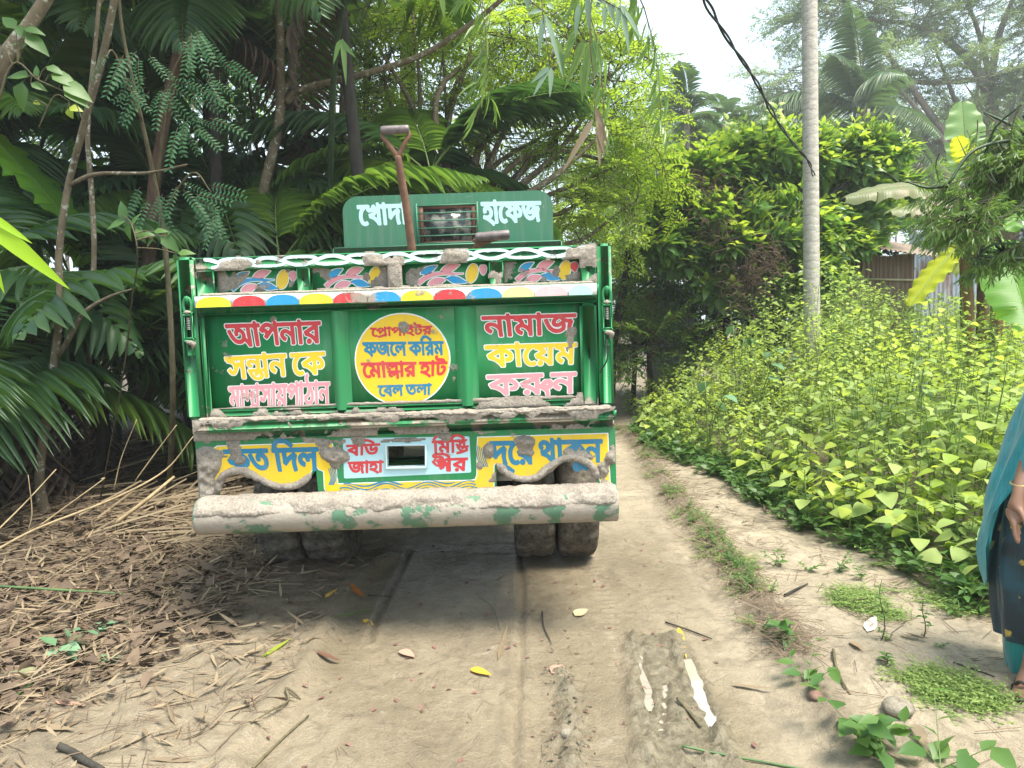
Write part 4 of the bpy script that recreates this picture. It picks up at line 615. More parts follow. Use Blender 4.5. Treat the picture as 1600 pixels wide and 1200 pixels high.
mb = MB(); mb.box((px(600, 720, 3.5), 3.45, pz(742, 640, 3.45)), (px(672, 720, 3.5), 3.56, pz(719, 640, 3.45)), bev=0.01); mb.build('inner_cross_member', P_GREEN, truck)
Yw = Ys - 0.0017
word(['ক', 'ত', ' ', ii, 'দ', 'ল'], [(350, 704), (496, 700), (497, 734), (362, 737)], Yw, P_TEAL, sill, dil=.0055)
word(['দ', ('\u09c2', 1, 1, 0, .05, 0), ee, 'র', ' ', 'থ', aa, 'ক', (uu, 1, 1, -.05, .05, 0), 'ন'], [(766, 691), (939.7, 687.7), (940, 721), (770, 726)], Yw, P_TEAL, sill, dil=.0052)
word(['ব', ii, 'ড'], [(542, 696), (592.8, 693.5), (590, 709.5), (544, 712)], Ys - .0009, P_RED, sill, dil=.003, step=.0014)
word(['জ', aa, 'হ', aa], [(544.4, 722.4), (598.4, 720.8), (598, 737), (546, 740)], Ys - .0009, P_RED, sill, dil=.003, step=.0014)
word([ii, 'ম', ii, ('স', .8, .6, 0, .40, 0), ('ত', .8, .45, .15, .02, .98), ('stroke', [(-.8, -.08), (-.4, .0), (-.05, .12)], .06)], [(676, 689.5), (730.6, 687), (730, 705.5), (677, 708)], Ys - .0009, P_RED, sill, dil=.003, step=.0014)
word([('ঙ', .9, .62, 0, .38, 0), ('গ', .8, .6, .35, 0, .95), '\u09c0', 'র'], [(674, 717.8), (730, 715.5), (729, 735), (676, 736.5)], Ys - .0009, P_RED, sill, dil=.003, step=.0014)
# blue waves on the yellow
mb = MB()
x0, x1 = on_plane([z3pt(1105, 650)], Ys)[0][0], on_plane([z4pt(612, 590)], Ys)[0][0]; zb = on_plane([z4pt(200, 590)], Ys)[0][1]
for k in range(4):
    t = np.linspace(x0 + .01 * k, x1 - .006 * k, 60); z = zb + (k - 1.5) * 0.0125 + 0.013 * np.sin((t - x0) * 2 * math.pi / .19 + .6) * (1 if k < 3 else .7)
    x_, z_ = grid(x0 - .01, x1 + .01, z.min() - .01, z.max() + .01, .0024); S = stroke_sdf(np.c_[t, z], .0022, x_, z_) + .004 * (vnoise(x_ * 25, z_ * 5 + k, 2) - .55)
    field_mb(S, x_, z_, Ys - 0.0024 - .0001 * k, 0, mb)
for s in (0, 1):
    for k in range(5):
        c = [z3pt(1038 + 11 * k, 500 - 6 * k), z3pt(1055 + 9 * k, 560), z3pt(1040 + 8 * k, 610)] if s == 0 else [z4pt(618 + 12 * k, 322 + 8 * k), z4pt(612 + 12 * k, 390), z4pt(640 + 11 * k, 460)]
        P = smooth_path(np.c_[on_plane(c, Ys), np.zeros(3)], 4)[:, :2]; lo, hi = P.min(0) - .006, P.max(0) + .006; x_, z_ = grid(lo[0], hi[0], lo[1], hi[1], .0022)
        field_mb(stroke_sdf(P, .002, x_, z_), x_, z_, Ys - .0024, 0, mb)
mb.build('painted_waves', P_TEAL, sill)
# --- bumper pipe
bz = (pz(775, 310, 3.15) + pz(831, 310, 3.15)) / 2 - .016; br = 0.083; bx0, bx1 = px(309, 800, 3.15), px(964, 790, 3.15)
n = 150; xs = np.linspace(bx0, bx1, n); V, F = tube(np.c_[xs, np.full(n, 3.17), np.full(n, bz)], br, 24)
mb = MB(); mb.add(V, F); bump = mb.build('bumper_pipe', paint('bumper_muddy_green', (0.006, 0.13, 0.05), 1.25, .6, .16), truck, smooth=True)
# mud coat on the pipe's upper side
nx, na = 620, 40; xx = np.linspace(bx0 + .003, bx1 - .003, nx)[:, None]; an = np.linspace(math.radians(-12), math.radians(155), na)[None, :]
hh = (fbm(xx * 7, an * 1.5, 5, 21) - .44) * 1.5 + .34 * np.sin(np.clip(an + .25, 0, 3)) ; hh = np.clip(hh * 2.2, -.25, 1) * .011 * (.5 + 1. * fbm(xx * 22, an * 3, 4, 9)) + .008 * (fbm(xx * 60, an * 7, 4, 4) - .5)
hh *= sstep(0, .03, np.minimum(xx - bx0, bx1 - xx)); rr = br + hh - .001 - .02 * (1 - sstep(0, .45 , an + math.radians(12) - .35 * fbm(xx * 9, an * 0, 4, 3) + .1)) - .03 * sstep(2.2, 2.75, an)
V = np.stack([xx + 0 * an, 3.17 - rr * np.cos(an), bz + rr * np.sin(an)], -1).reshape(-1, 3); idx = np.arange(nx * na).reshape(nx, na)
F = np.stack([idx[:-1, :-1], idx[1:, :-1], idx[1:, 1:], idx[:-1, 1:]], -1).reshape(-1, 4); mb = MB(); mb.add(V, F); tag(mb.build('mud_crust', M_MUD, bump, smooth=True), kind='stuff')
# --- mud crusts
G = lambda x, z, cx, cz, rx, rz, a: a * np.exp(-((x - cx) / rx) ** 2 - ((z - cz) / rz) ** 2)
def Btail(x, z):
    b = 0.02 + .0 * x
    for v in (recx[0][1], recx[1][1], recx[2][1]): b = b + G(x, z, v + .03, (Z_RAIL + Z_ST0) / 2, .045, .06, .13)
    b = b + G(x, z, TX0 + .05, (Z_RAIL + Z_REC) / 2, .06, .08, .10) + G(x, z, px(720, 400), Z_TOP - .03, .09, .03, .13) + G(x, z, px(395, 410), Z_TOP - .03, .14, .025, .06) + G(x, z, TX1 - .02, Z_ST0, .06, .05, .07) - .03 * (z > Z_TOP - .015)
    return b
mud_patch(TX0, TX1, Z_ST0 + .002, Z_TOP - .002, Yf, lambda x, z: Btail(x, z) - .9 * ((z < Z_RAIL) & (z > Z_REC) & np.any([(x > a) & (x < b) for a, b in recx], 0)), tail, .012, seed=1)
for a, b in recx: mud_patch(a + .002, b - .002, Z_REC, Z_RAIL - .002, Yr, lambda x, z: .02 + G(x, z, a, Z_REC + .04, .07, .07, .20) + G(x, z, b, Z_REC, .05, .05, .12), tail, .010, seed=int(a * 10) % 7 + 2)
mud_bead([(TX0 + .02, Yf - .012, Z_ST0 + .004), (TX1 - .01, Yf - .012, Z_ST0 + .004)], .0125, tail, 3, squash=(1, 1.3, .8))
mud_bead([(TX0 - .03, Yf - .026, Z_L0 - .004), (TX1 + .06, Yf - .026, Z_L0 - .004)], .0135, ledge, 5, squash=(1, 2.4, .9), jag=.9, n=14, st=.005)
mud_patch(TX0 - .035, TX1 + .06, Z_L1 + .006, Z_L0, Yf - .0545, lambda x, z: -.10 + (z - Z_L1) * 6.0, ledge, .009, st=.005, seed=41)
mud_bead([(px(330), Yf + .028, Z_PAN + .003), (px(900), Yf + .028, Z_PAN + .003)], [.004, .007, .003, .008, .007, .005, .010, .014, .010], tail, 9, jag=1.3)
mud_patch(TX0 + .002, TX1 - .002, Z_L0, Z_L0 + .13, Yf + .0195, lambda x, z: .24 - (z - Z_L0) * 5.5 + .07 * (x > px(740)) - .1 * (x < px(420)) + G(x, z, px(330), Z_L0, .03, .2, .3), tail, .012, seed=4)
mud_patch(px(322), px(905), Z_PAN, Z_BAND - .01, Yp, lambda x, z: -.14 + G(x, z, px(628, 500), pz(510, 628), .028, .03, .5) + G(x, z, px(545), pz(620, 545), .018, .022, .5) + G(x, z, px(640), pz(545, 640), .03, .02, .2) + G(x, z, px(620), pz(598, 620), .02, .02, .2) + .03 * (z < Z_PAN + .012), tail, .012, st=.005, seed=12)
mud_patch(PX0, PX1, Z_SILL, Z_L1, Yf - .0, lambda x, z: .10 + 0 * x, tail, .008, seed=14)
def Bs(x, z):
    return (-.06 + G(x, z, px(320, 700), pz(712), .055, .05, .45) + G(x, z, px(318, 740), pz(755), .07, .12, .6) + G(x, z, px(518, 715), pz(712, 518), .06, .020, .42) + G(x, z, px(530, 712), pz(716, 530), .04, .025, .2)
            + G(x, z, px(505, 690), pz(690, 505), .10, .02, .25) + G(x, z, px(635, 690), pz(688, 635), .10, .012, .5) + G(x, z, px(765, 700), pz(705, 765), .03, .035, .5) + G(x, z, px(815, 690), pz(690, 815), .05, .02, .35)
            + G(x, z, px(900, 712), pz(716, 900), .11, .02, .32) + G(x, z, px(945, 730), pz(740, 945), .05, .10, .22) + G(x, z, px(955, 715), pz(715, 955), .02, .03, .3))
x0, x1, z0, z1 = PX0 + .002, PX1 - .002, PZ0, PZ1
def Bs2(x, z):
    d = np.minimum(poly_sdf([hl], x, z), np.minimum(poly_sdf([hr], x, z), poly_sdf([wh], x, z)))
    return np.where(d < .004, -2, Bs(x, z))
mud_patch(x0, x1, z0, z1, Ys - .002, Bs2, sill, .022, st=.005, seed=15)
for hp, a, b, sd in ((hl, 1, 12, 3), (hr, 1, 12, 6)):
    P = smooth_path(np.c_[hp[a:b, 0], np.full(len(hp[a:b]), Ys - .004), hp[a:b, 1] + .013], 6)
    if sd == 3: P = P[:-3]
    mud_bead(P, .0165, sill, sd, jag=1.1, n=14, st=.005)
# --- latches at both sides
for s, u, v in ((0, 294, 508), (1, 949, 492)):
    x = px(u, v, 3.17); zc = pz(v, u, 3.17); y = YT - .022
    lt = MB(); t = np.linspace(0, 2 * math.pi, 25)
    lt.tube([(x + .018 * math.cos(a) * (1 if abs(math.cos(a)) < .9 else 1), y - .002, zc + .085 + .036 * math.sin(a)) for a in t], .007, 8, cap=False)
    lt.tube([(x, y - .012, zc + .125), (x, y + .01, zc + .09)], .009, 8)
    lt.box((x - .023, y - .012, zc - .065), (x - .013, y + .012, zc + .055), bev=.003); lt.box((x + .013, y - .012, zc - .065), (x + .023, y + .012, zc + .055), bev=.003)
    lt.box((x - .023, y - .014, zc + .04), (x + .023, y + .014, zc + .058), bev=.004); lt.box((x - .023, y - .014, zc - .075), (x + .023, y + .014, zc - .055), bev=.004)
    lt.box((x - .016, y - .006, zc - .14), (x + .014, y + .012, zc - .07), bev=.005)
    latch = lt.build('latch', P_GREEN, truck)
    sp = MB(); sp.tube([(x + .009 * math.cos(a), y + .0 + .009 * math.sin(a), zc + .035 - a * .00125) for a in np.linspace(0, 44, 120)], .002, 5)
    sp.build('spring', M_STEEL, latch)
    mud_bead([(x - .02, y - .008, zc + .056), (x + .02, y - .008, zc + .056)], .012, latch, 4 + s)
    mud_bead([(x - .018, y - .008, zc - .075), (x + .02, y - .008, zc - .08), (x + .01, y, zc - .11)], .012, latch, 2 + s)
x = px(948, 530, 3.17); P = smooth_path([(x, 3.165, pz(530, 948)), (x + .003, 3.16, pz(545, 948)), (x - .002, 3.165, pz(562, 948)), (x - .022, 3.185, pz(576, 948)), (x - .032, 3.19, pz(582, 948))], 6)
mb = MB(); mb.tube(P, .0035, 6); mb.build('loose_cable', M_RUBBER, truck)
# --- load body behind the tailgate
mb = MB()
for x0, x1 in ((XL + .005, XL + .045), (XR - .045, XR - .005)):
    mb.box((x0, YT + .162, .93), (x1, 5.86, Z_TOP - .01), bev=.006)
side = mb
for s, xo in ((-1, XL), (1, XR)):
    for y in np.arange(3.6, 5.8, .45): side.box((xo - .03 if s < 0 else xo - .004, y, .95), (xo + .004 if s < 0 else xo + .03, y + .07, Z_TOP - .03), bev=.006)
side.build('load_body_side', P_GREEN, truck)
mb = MB(); mb.box((XL + .01, YT + .07, .90), (XR - .01, 5.9, .935)); mb.build('load_body_floor', M_DARK, truck)
hx0, hx1 = px(521, 385, 5.9), px(878, 380, 5.9); mb = MB(); mb.box((hx0, 5.87, .93), (hx1, 5.92, pz(381, 700, 5.9)), bev=.01); mb.build('headboard', P_GREEN2, truck)
mb = MB()
for x in (XL + .45, XR - .5): mb.box((x, 3.26, .72), (x + .09, 7.6, .86), bev=.01)
for y in (3.3, 3.9, 4.6, 5.3): mb.box((XL + .05, y, .865), (XR - .05, y + .08, .898), bev=.008)
mb.tube([(XL + .3, 4.25, .41), (XR - .3, 4.25, .41)], .06, 12); 
_sp = tube([(0, 4.06, .41), (0, 4.13, .41), (0, 4.25, .41), (0, 4.37, .41), (0, 4.46, .41)], [.05, .14, .18, .14, .05], 14); mb.add(_sp[0] + [(XL + XR) / 2, 0, 0], _sp[1])
for x in (XL + .42, XR - .42):
    for k in range(5): mb.box((x - .035, 4.25 - .55 + .08 * k, .52 + .014 * k), (x + .035, 4.25 + .55 - .08 * k, .532 + .014 * k))
mb.build('chassis', M_DARK, truck)
# --- wheels
def tyre_data(r=.405, w=.235, seg=84):
    prof = [(-w * .34, r * .56), (-w * .47, r * .66), (-w * .52, r * .80), (-w * .49, r * .92), (-w * .42, r * .975), (-w * .22, r), (0, r * 1.004), (w * .22, r), (w * .42, r * .975), (w * .49, r * .92), (w * .52, r * .80), (w * .47, r * .66), (w * .34, r * .56)]
    V = []; n = len(prof)
    for i in range(seg):
        a = 2 * math.pi * i / seg; g = 0.020 if i % 4 == 0 else 0.0
        for j, (x, q) in enumerate(prof):
            qq = q - (g if 3 <= j <= 9 and j not in (6,) else 0) - (.012 if j == 6 else 0) + .006 * (vnoise(i * .35, j * 1.1, 5) - .3)
            V.append((x, qq * math.cos(a), qq * math.sin(a)))
    idx = np.arange(seg * n).reshape(seg, n); i2 = np.roll(idx, -1, 0)
    return np.array(V), np.stack([idx[:, :-1], idx[:, 1:], i2[:, 1:], i2[:, :-1]], -1).reshape(-1, 4)
tV, tF = tyre_data(); tyre_me = mesh('tyre', tV, tF, M_TYRE)
mb = MB(); mb.tube([(-.07, 0, 0), (-.07, 0, 0.0001), (.07, 0, 0)], .01, 4)
mb = MB(); mb.tube([(-.085, 0, 0), (-.08, 0, 0), (-.03, 0, 0), (.0, 0, 0), (.03, 0, 0), (.08, 0, 0), (.085, 0, 0)], [.235, .225, .19, .19, .19, .225, .235], 24); mb.tube([(-.12, 0, 0), (.12, 0, 0)], .06, 12)
rim_me = mb.build('rim', simple('dusty_wheel_steel', (.22, .20, .17), (.12, .11, .10), 10, .8), None); rim_mesh = rim_me.data; bpy.data.objects.remove(rim_me)
tb = root_loc(truck)
def wheel(x, y, z=.40, w=1.0):
    e = link('wheel', tyre_me, truck, Matrix.Translation(Vector((x, y, z)) - Vector(tb)) @ Matrix.Rotation(random.uniform(0, 6), 4, 'X') @ Matrix.Scale(w, 4, (1, 0, 0)))
    link('rim', rim_mesh, e); return e
wx = [float(gnd(u, 862)[0]) for u in (835, 899)]; off = (XL + XR) / 2
for x in wx: wheel(x, 4.33, .386); wheel(2 * off - x, 4.33, .386)
for x in (XL + .22, XR - .22): wheel(x, 7.0, .40)
# --- cab: back board, window with bars, cabin
Yc = 6.0; b0 = px(536, 345, Yc), px(864, 345, Yc); bz0, bz1 = 1.1, pz(302, 700, Yc)
x_, z_ = grid(b0[0] - .02, b0[1] + .02, bz0, bz1 + .02, .014)
rr_ = .13; cx, cz = (b0[0] + b0[1]) / 2, (bz1 + bz0 - .5) / 2; dx = np.abs(x_ - cx) - ((b0[1] - b0[0]) / 2 - rr_); dz = (z_ - (bz1 - rr_)); S = np.hypot(np.maximum(dx, 0), np.maximum(dz, 0)) + np.minimum(np.maximum(dx, dz), 0) - rr_
wn = np.array([[px(655, 350, Yc), pz(380, 700, Yc)], [px(744, 350, Yc), pz(380, 700, Yc)], [px(744, 350, Yc), pz(321, 700, Yc)], [px(655, 350, Yc), pz(321, 700, Yc)]])
board = field_mb(np.maximum(np.maximum(S, bz0 + .01 - z_), -poly_sdf([wn], x_, z_)), x_, z_, Yc, .025).build('cab_back_board', P_GREEN2, truck)
wx0, wx1, wz0, wz1 = wn[0, 0], wn[1, 0], wn[0, 1], wn[2, 1]
mb = MB(); fw = .035
mb.box((wx0 + .001, Yc + .004, wz0 + .001), (wx0 + fw, Yc + .03, wz1 - .001)); mb.box((wx1 - fw, Yc + .004, wz0 + .001), (wx1 - .001, Yc + .03, wz1 - .001)); mb.box((wx0 + fw, Yc + .005, wz1 - fw * .7), (wx1 - fw, Yc + .03, wz1 - .001)); mb.box((wx0 + fw, Yc + .005, wz0 + .001), (wx1 - fw, Yc + .03, wz0 + fw * .6))
win = mb.build('window', M_BROWNFRAME, board); mb = MB(); mb.box((wx0 + fw, Yc + .015, wz0 + fw * .6), (wx1 - fw, Yc + .02, wz1 - fw * .7)); mb.build('pane', M_GLASS, board)
for k in range(6):
    z = wz0 - .0 + (wz1 - wz0) * k / 5; mb = MB(); mb.tube([(wx0 - .012, Yc - .02, z), (wx1 + .012, Yc - .02, z + .002)], .006, 6); mb.build('window_bar', P_GREEN2, board)
for x in (wx0 - .015, wx1 + .015): mb = MB(); mb.tube([(x, Yc - .02, wz0 - .02), (x, Yc - .02, wz1 + .02)], .008, 6); mb.build('window_bar', P_GREEN2, board)
word([ee, 'খ', aa, 'দ', aa], [(559, 322), (634, 319.5), (637, 349), (562, 352)], Yc, P_PBLU, board, dil=.0085, step=.0035)
word(['হ', aa, ee, 'ফ', 'জ'], [(752.5, 317), (843.7, 315.5), (845, 345), (756, 349)], Yc, P_PBLU, board, dil=.0085, step=.0035)
mb = MB(); cw0, cw1 = b0[0] + .04, b0[1] - .04
mb.box((cw0, Yc + .03, .75), (cw1, 7.35, 1.45), bev=.03); mb.box((cw0 + .02, Yc + .03, 2.30), (cw1 - .02, 7.2, bz1 - .06), bev=.04)
for x in (cw0 + .02, cw1 - .09):
    for y in (Yc + .04, 7.05): mb.box((x, y, 1.44), (x + .07, y + .08, 2.31), bev=.01)
mb.box((cw0 + .15, 7.35, .70), (cw1 - .15, 7.95, 1.30), bev=.05); mb.build('cabin', P_GREEN2, truck)
mb = MB(); mb.box((cw0 + .1, 7.10, 1.5), (cw1 - .1, 7.11, 2.28)); mb.build('windscreen', M_GLASS, truck)
for x in (cw0 + .25, cw1 - .25): mb = MB(); mb.tube([(x, 7.93, 1.05), (x, 7.98, 1.05)], [.09, .085], 16); mb.build('headlight', M_STEEL, truck)

# --- sand load and the two shovels stuck in it
gx, gy = np.meshgrid(np.linspace(XL + .05, XR - .05, 60), np.linspace(3.27, 5.85, 70)); gzz = 1.45 + .16 * np.cos((gx - off) * 1.5) * np.sin((gy - 3.2) * 1.15) + .05 * (fbm(gx * 5, gy * 5, 4, 2) - .5)
ny, nx = gx.shape; idx = np.arange(ny * nx).reshape(ny, nx); V = np.stack([gx, gy, gzz], -1).reshape(-1, 3)
o = link('sand_load', mesh('sand_load', V, np.stack([idx[:-1, :-1], idx[:-1, 1:], idx[1:, 1:], idx[1:, :-1]], -1).reshape(-1, 4), M_MUD, smooth=True)); tag(o, 'pale wet sand heaped inside the green load body', 'sand', kind='stuff')
def shovel(label, gl, gr_, fork, foot, Yg, lean_y):
    """gl, gr_: ends of the D-grip, fork: where the two arms meet, foot: lower end (photo points at their own distances)"""
    a, b, c, d = at(*gl, Yg), at(*gr_, Yg), at(*fork, Yg + .02), at(*foot, lean_y)
    t = thing('shovel', label, 'shovel', tuple(d)); L = np.linalg.norm(c - d); ax = (c - d) / L
    mb = MB(); e = (b - a) / np.linalg.norm(b - a); mb.tube([a - e * .004, a, a + e * .01, b - e * .01, b, b + e * .004], [.016, .021, .022, .022, .021, .016], 12); mb.build('grip', M_GRIP, t, smooth=True)
    for p, q in ((a, -1), (b, 1)):
        mb = MB(); m1 = p + (c - p) * .45 + e * q * .008; mb.tube(smooth_path([p + e * -q * .006, p - ax * .03, m1, c + ax * .0], 5), resample([.008, .010, .012, .014], 16), 8); mb.build('grip_arm', M_RUSTWOOD, t, smooth=True)
    mb = MB(); P = smooth_path([c + ax * .01, c - ax * .08, (c + d) / 2 + np.array([.004, 0, 0]), d], 6); mb.tube(P, resample([.017, .020, .020, .022], len(P)), 12); mb.build('shaft', M_RUSTWOOD, t, smooth=True)
    # blade, buried in the load
    s = np.cross(ax, [0, 1, 0]); s /= np.linalg.norm(s); nb = np.cross(ax, s); V = []; 
    for i in range(7):
        for j in range(7):
            u_, v_ = (j - 3) / 3, i / 6; wdt = .12 * (1 - .25 * v_ ** 3); V.append(d - ax * (.02 + .30 * v_ * (1 - .15 * u_ ** 2)) + s * wdt * u_ + nb * .03 * u_ ** 2)
    idx = np.arange(49).reshape(7, 7); F = np.stack([idx[:-1, :-1], idx[:-1, 1:], idx[1:, 1:], idx[1:, :-1]], -1).reshape(-1, 4); V = np.array(V)
    mb = MB(); mb.add(V, F); mb.add(V + nb * .003, F[:, ::-1]); mb.build('blade', M_STEEL, t)
    return t
shovel('upright shovel with a D-shaped handle standing in the truck load', (596, 204), (638, 202), (622, 246), (645, 400), 3.62, 3.75)
shovel('second shovel lying low behind the tailgate, only its grip showing', (744, 371), (795, 366), (748, 381), (724, 432), 3.42, 3.72)
# ------------------------------------------------------------------ ground
def g2(u, v): return gnd(u, v)[:2]
def gpoly(pts, k=5): P = np.array([list(g2(*p)) + [0] for p in pts]); return smooth_path(P, k)[:, :2]
RIDGE = gpoly([(968, 668), (1000, 700), (1040, 762), (1105, 840), (1170, 925), (1232, 1015), (1300, 1110), (1370, 1195)])
RIDGE = np.concatenate([RIDGE, [RIDGE[-1] + (RIDGE[-1] - RIDGE[-2]) * 8]])
SLAB_L = gpoly([(610, 870), (560, 905), (515, 965), (480, 1040), (420, 1110), (350, 1195)])
TRK1 = gpoly([(640, 860), (600, 940), (575, 1000)])
TRK2 = gpoly([(815, 865), (815, 960), (812, 1020), (800, 1195)])
TREAD = gpoly([(925, 862), (945, 930), (965, 1000), (985, 1060)])
CLOD = gpoly([(880, 1050), (885, 1100), (892, 1150), (890, 1195)])
CH1 = gpoly([(985, 985), (990, 1040), (998, 1110), (1005, 1195)]); CH2 = gpoly([(1048, 985), (1075, 1040), (1110, 1110), (1150, 1195)])
PUD1 = gpoly([(1000, 1015), (1004, 1040), (1012, 1075), (1014, 1100)]); PUD2 = gpoly([(1074, 1020), (1088, 1060), (1103, 1095), (1118, 1128)]); PUD3 = gpoly([(1040, 1060), (1038, 1095), (1032, 1130)])
FIELD_EDGE = gpoly([(985, 660), (1010, 700), (1060, 725), (1110, 742), (1180, 790), (1260, 835), (1340, 868), (1440, 905), (1540, 960), (1640, 1010)])
def pdist(x, y, P):
    sh = np.shape(x); x = np.ravel(x); y = np.ravel(y); d = np.full(x.shape, 1e9); lo = P.min(0) - .8; hi = P.max(0) + .8
    k = (x > lo[0]) & (x < hi[0]) & (y > lo[1]) & (y < hi[1]); d[k] = seg_dist(x[k], y[k], P[:-1], P[1:]); return d.reshape(sh)
def side(x, y, P):
    """>0 to the right of the polyline P (which runs towards the camera)"""
    Q = P[np.argsort(P[:, 1])]; return x - np.interp(y, Q[:, 1], Q[:, 0])
WATER = -0.028
def gh(x, y, full=False):
    x = np.asarray(x, float); y = np.asarray(y, float)
    near = sstep(14, 6, np.abs(y - 2)); h = .10 * (fbm(x * .35, y * .35, 3, 3) - .45) * sstep(1.2, 3.5, np.abs(x + .3)) + .05 * (fbm(x * .9, y * .9, 3, 8) - .5) * sstep(.6, 1.6, np.abs(x + .2))
    h = h + sstep(-1.9, -4.5, x) * .16 + .010 * (fbm(x * 5, y * 5, 3, 2) - .45)
    f = .013 * (fbm(x * 16, y * 16, 5, 4) - .45); h = h + .035 * (fbm(x * 4.2, y * 4.2, 4, 15) - .45) * sstep(-.9, -1.4, x)
    dR = pdist(x, y, RIDGE); rg = np.exp(-(dR / .085) ** 2) * (.35 + 1.1 * fbm(x * 8, y * 8, 4, 6)); h = h + .055 * rg + .012 * rg * (vnoise(x * 50, y * 50, 3) - .5)
    sr = side(x, y, RIDGE); h = h + .035 * sstep(0, .35, sr)
    f = f + .004 * (vnoise(x * 6 - y * 1.2, y * 1.1 + x * .3, 9) - .5) * sstep(0, .2, sr)
    dS = pdist(x, y, SLAB_L); sl = side(x, y, SLAB_L); h = h + .03 * np.exp(-(dS / .05) ** 2) + .03 * sstep(.05, -.35, sl) * sstep(-6, 5, y)
    h = h - .016 * sstep(0, .10, sl) * sstep(0, -.12, side(x, y, RIDGE) + .10)
    smooth_zone = sstep(0, .12, sl) * sstep(-.25, -.40, side(x, y, RIDGE)) * (y < 5)
    f = f * (1 - .55 * smooth_zone)
    for P, dpt in ((TRK1, .014), (TRK2, .013)): d = pdist(x, y, P); h = h - dpt * np.exp(-(d / .015) ** 2) + dpt * .7 * np.exp(-((d - .036) / .02) ** 2)
    for k in (-.045, .05): d = pdist(x + k, y, TRK1); h = h - .004 * np.exp(-(d / .010) ** 2)
    d = pdist(x, y, TREAD); h = h + .013 * np.exp(-(d / .05) ** 4) * (np.sin(y * 2 * math.pi / .060 + 2 * vnoise(x * 9, y * 9)) * .5) * (.4 + vnoise(x * 15, y * 15, 2))
    d = pdist(x, y, CLOD); h = h + .055 * np.exp(-(d / .045) ** 2) * np.clip(fbm(x * 26, y * 26, 4, 7) * 3.4 - 1.15, 0, 1.1)
    ch = sstep(0, .05, side(x, y, CH1)) * sstep(0, -.05, side(x, y, CH2)) * sstep(0, .12, g2(1020, 975)[1] - y) * (y > .5)
    rdg = 1 - np.abs(2 * fbm(x * 14, y * 5, 4, 12) / .94 - 1); h = h + ch * (-.030 + .045 * rdg ** 3 + .05 * (fbm(x * 26, y * 12, 4, 19) - .42))
    for P in (CH1, CH2): d = pdist(x, y, P); h = h + .045 * np.exp(-((d - .01) / .025) ** 2) * np.clip(2.6 * fbm(x * 24, y * 20, 4, 13) - .75, 0, 1) * (y < g2(1020, 985)[1])
    h = np.where(ch > .02, np.maximum(h, WATER + .007), h)
    for P, r in ((PUD1, .013), (PUD2, .022), (PUD3, .007)): d = pdist(x, y, P); e = sstep(r * 1.35, r * .5, d + .022 * (fbm(x * 22, y * 9, 3, 51) - .42)); h = h * (1 - e) + (WATER - .010) * e
    lb_ = sstep(.02, -.12, sl); h = h + lb_ * (.022 * (fbm(x * 9, y * 9, 4, 31) - .45) + .012 * (vnoise(x * 3 + y * 5, y * 18 - x * 10, 12) - .5))
    fp = np.clip(1 - np.abs(2 * fbm(x * 5, y * 5, 4, 61) / .94 - 1) * 1.0, 0, 1) ** 6; h = h + .010 * fp * (lb_ + sstep(-.1, .05, sr)) - .004 * fp * smooth_zone
    h = h + smooth_zone * .005 * (vnoise(x * 26, y * 2.2, 22) - .5) + .006 * smooth_zone * (fbm(x * 3, y * 3, 3, 17) - .45)
    rz = sstep(-.1, .05, sr); h = h + rz * .020 * (fbm(x * 4 + y * 1.5, y * 6 - x * 2, 4, 33) - .45) + rz * .008 * (vnoise(x * 14 + y * 6, y * 22 - x * 7, 6) - .5)
    return h + f
xs = np.concatenate([-3.1 - np.cumsum(.03 * 1.11 ** np.arange(62))[::-1], np.arange(-3.1, 3.3, .0165), 3.3 + np.cumsum(.03 * 1.11 ** np.arange(62))])
ys = np.concatenate([1.5 - np.cumsum(.04 * 1.17 ** np.arange(36))[::-1], np.arange(1.5, 4.7, .0145), 4.7 + np.cumsum(.018 * 1.045 ** np.arange(142))])
GX, GY = np.meshgrid(xs, ys); GZ = gh(GX, GY); ny, nx = GX.shape; idx = np.arange(ny * nx).reshape(ny, nx)
sl = side(GX, GY, SLAB_L); sr = side(GX, GY, RIDGE)
wet = sstep(-.10, .10, sl) * sstep(-.10, -.35, sr) * sstep(5.5, 4.5, GY) * (.45 + .75 * (fbm(GX * 2.2, GY * 1.5, 3, 5)))
chz = sstep(-.06, .02, side(GX, GY, CH1)) * sstep(.08, 0, side(GX, GY, CH2)) * (GY < g2(1020, 985)[1]) * (GY > .3); wet = np.clip(wet + chz * .7 + sstep(.1, -.1, sl) * sstep(5, 4, GY) * sstep(-3, -1.2, GX) * (.35 + .5 * fbm(GX * 3, GY * 3, 3, 25)), 0, 1)
humus = sstep(-1.5, -2.4, GX + .35 * (fbm(GX * 2, GY * 2, 3, 4) - .5) - sstep(3.4, 1.8, GY) * .1) ; humus = np.maximum(humus, np.exp(-(pdist(GX, GY, RIDGE) / .10) ** 2) * .55); humus = np.maximum(humus, sstep(0, .3, side(GX, GY, FIELD_EDGE) ) * .5 * (GY > 2))
humus = np.maximum(humus, sstep(8, 11, GY) * .6); _c = g2(415, 925); humus = np.maximum(humus, .62 * np.exp(-((GX - _c[0]) / .55) ** 2 - ((GY - _c[1]) / .42) ** 2) * (.6 + .8 * fbm(GX * 6, GY * 6, 3, 44)))
for _u, _v, _a in ((650, 900, .30), (300, 1080, .25), (700, 1150, .12), (1080, 900, .12)): _c = g2(_u, _v); humus = np.maximum(humus, _a * np.exp(-((GX - _c[0]) / .5) ** 2 - ((GY - _c[1]) / .35) ** 2) * (.3 + 1.4 * fbm(GX * 8, GY * 5, 4, 45)))
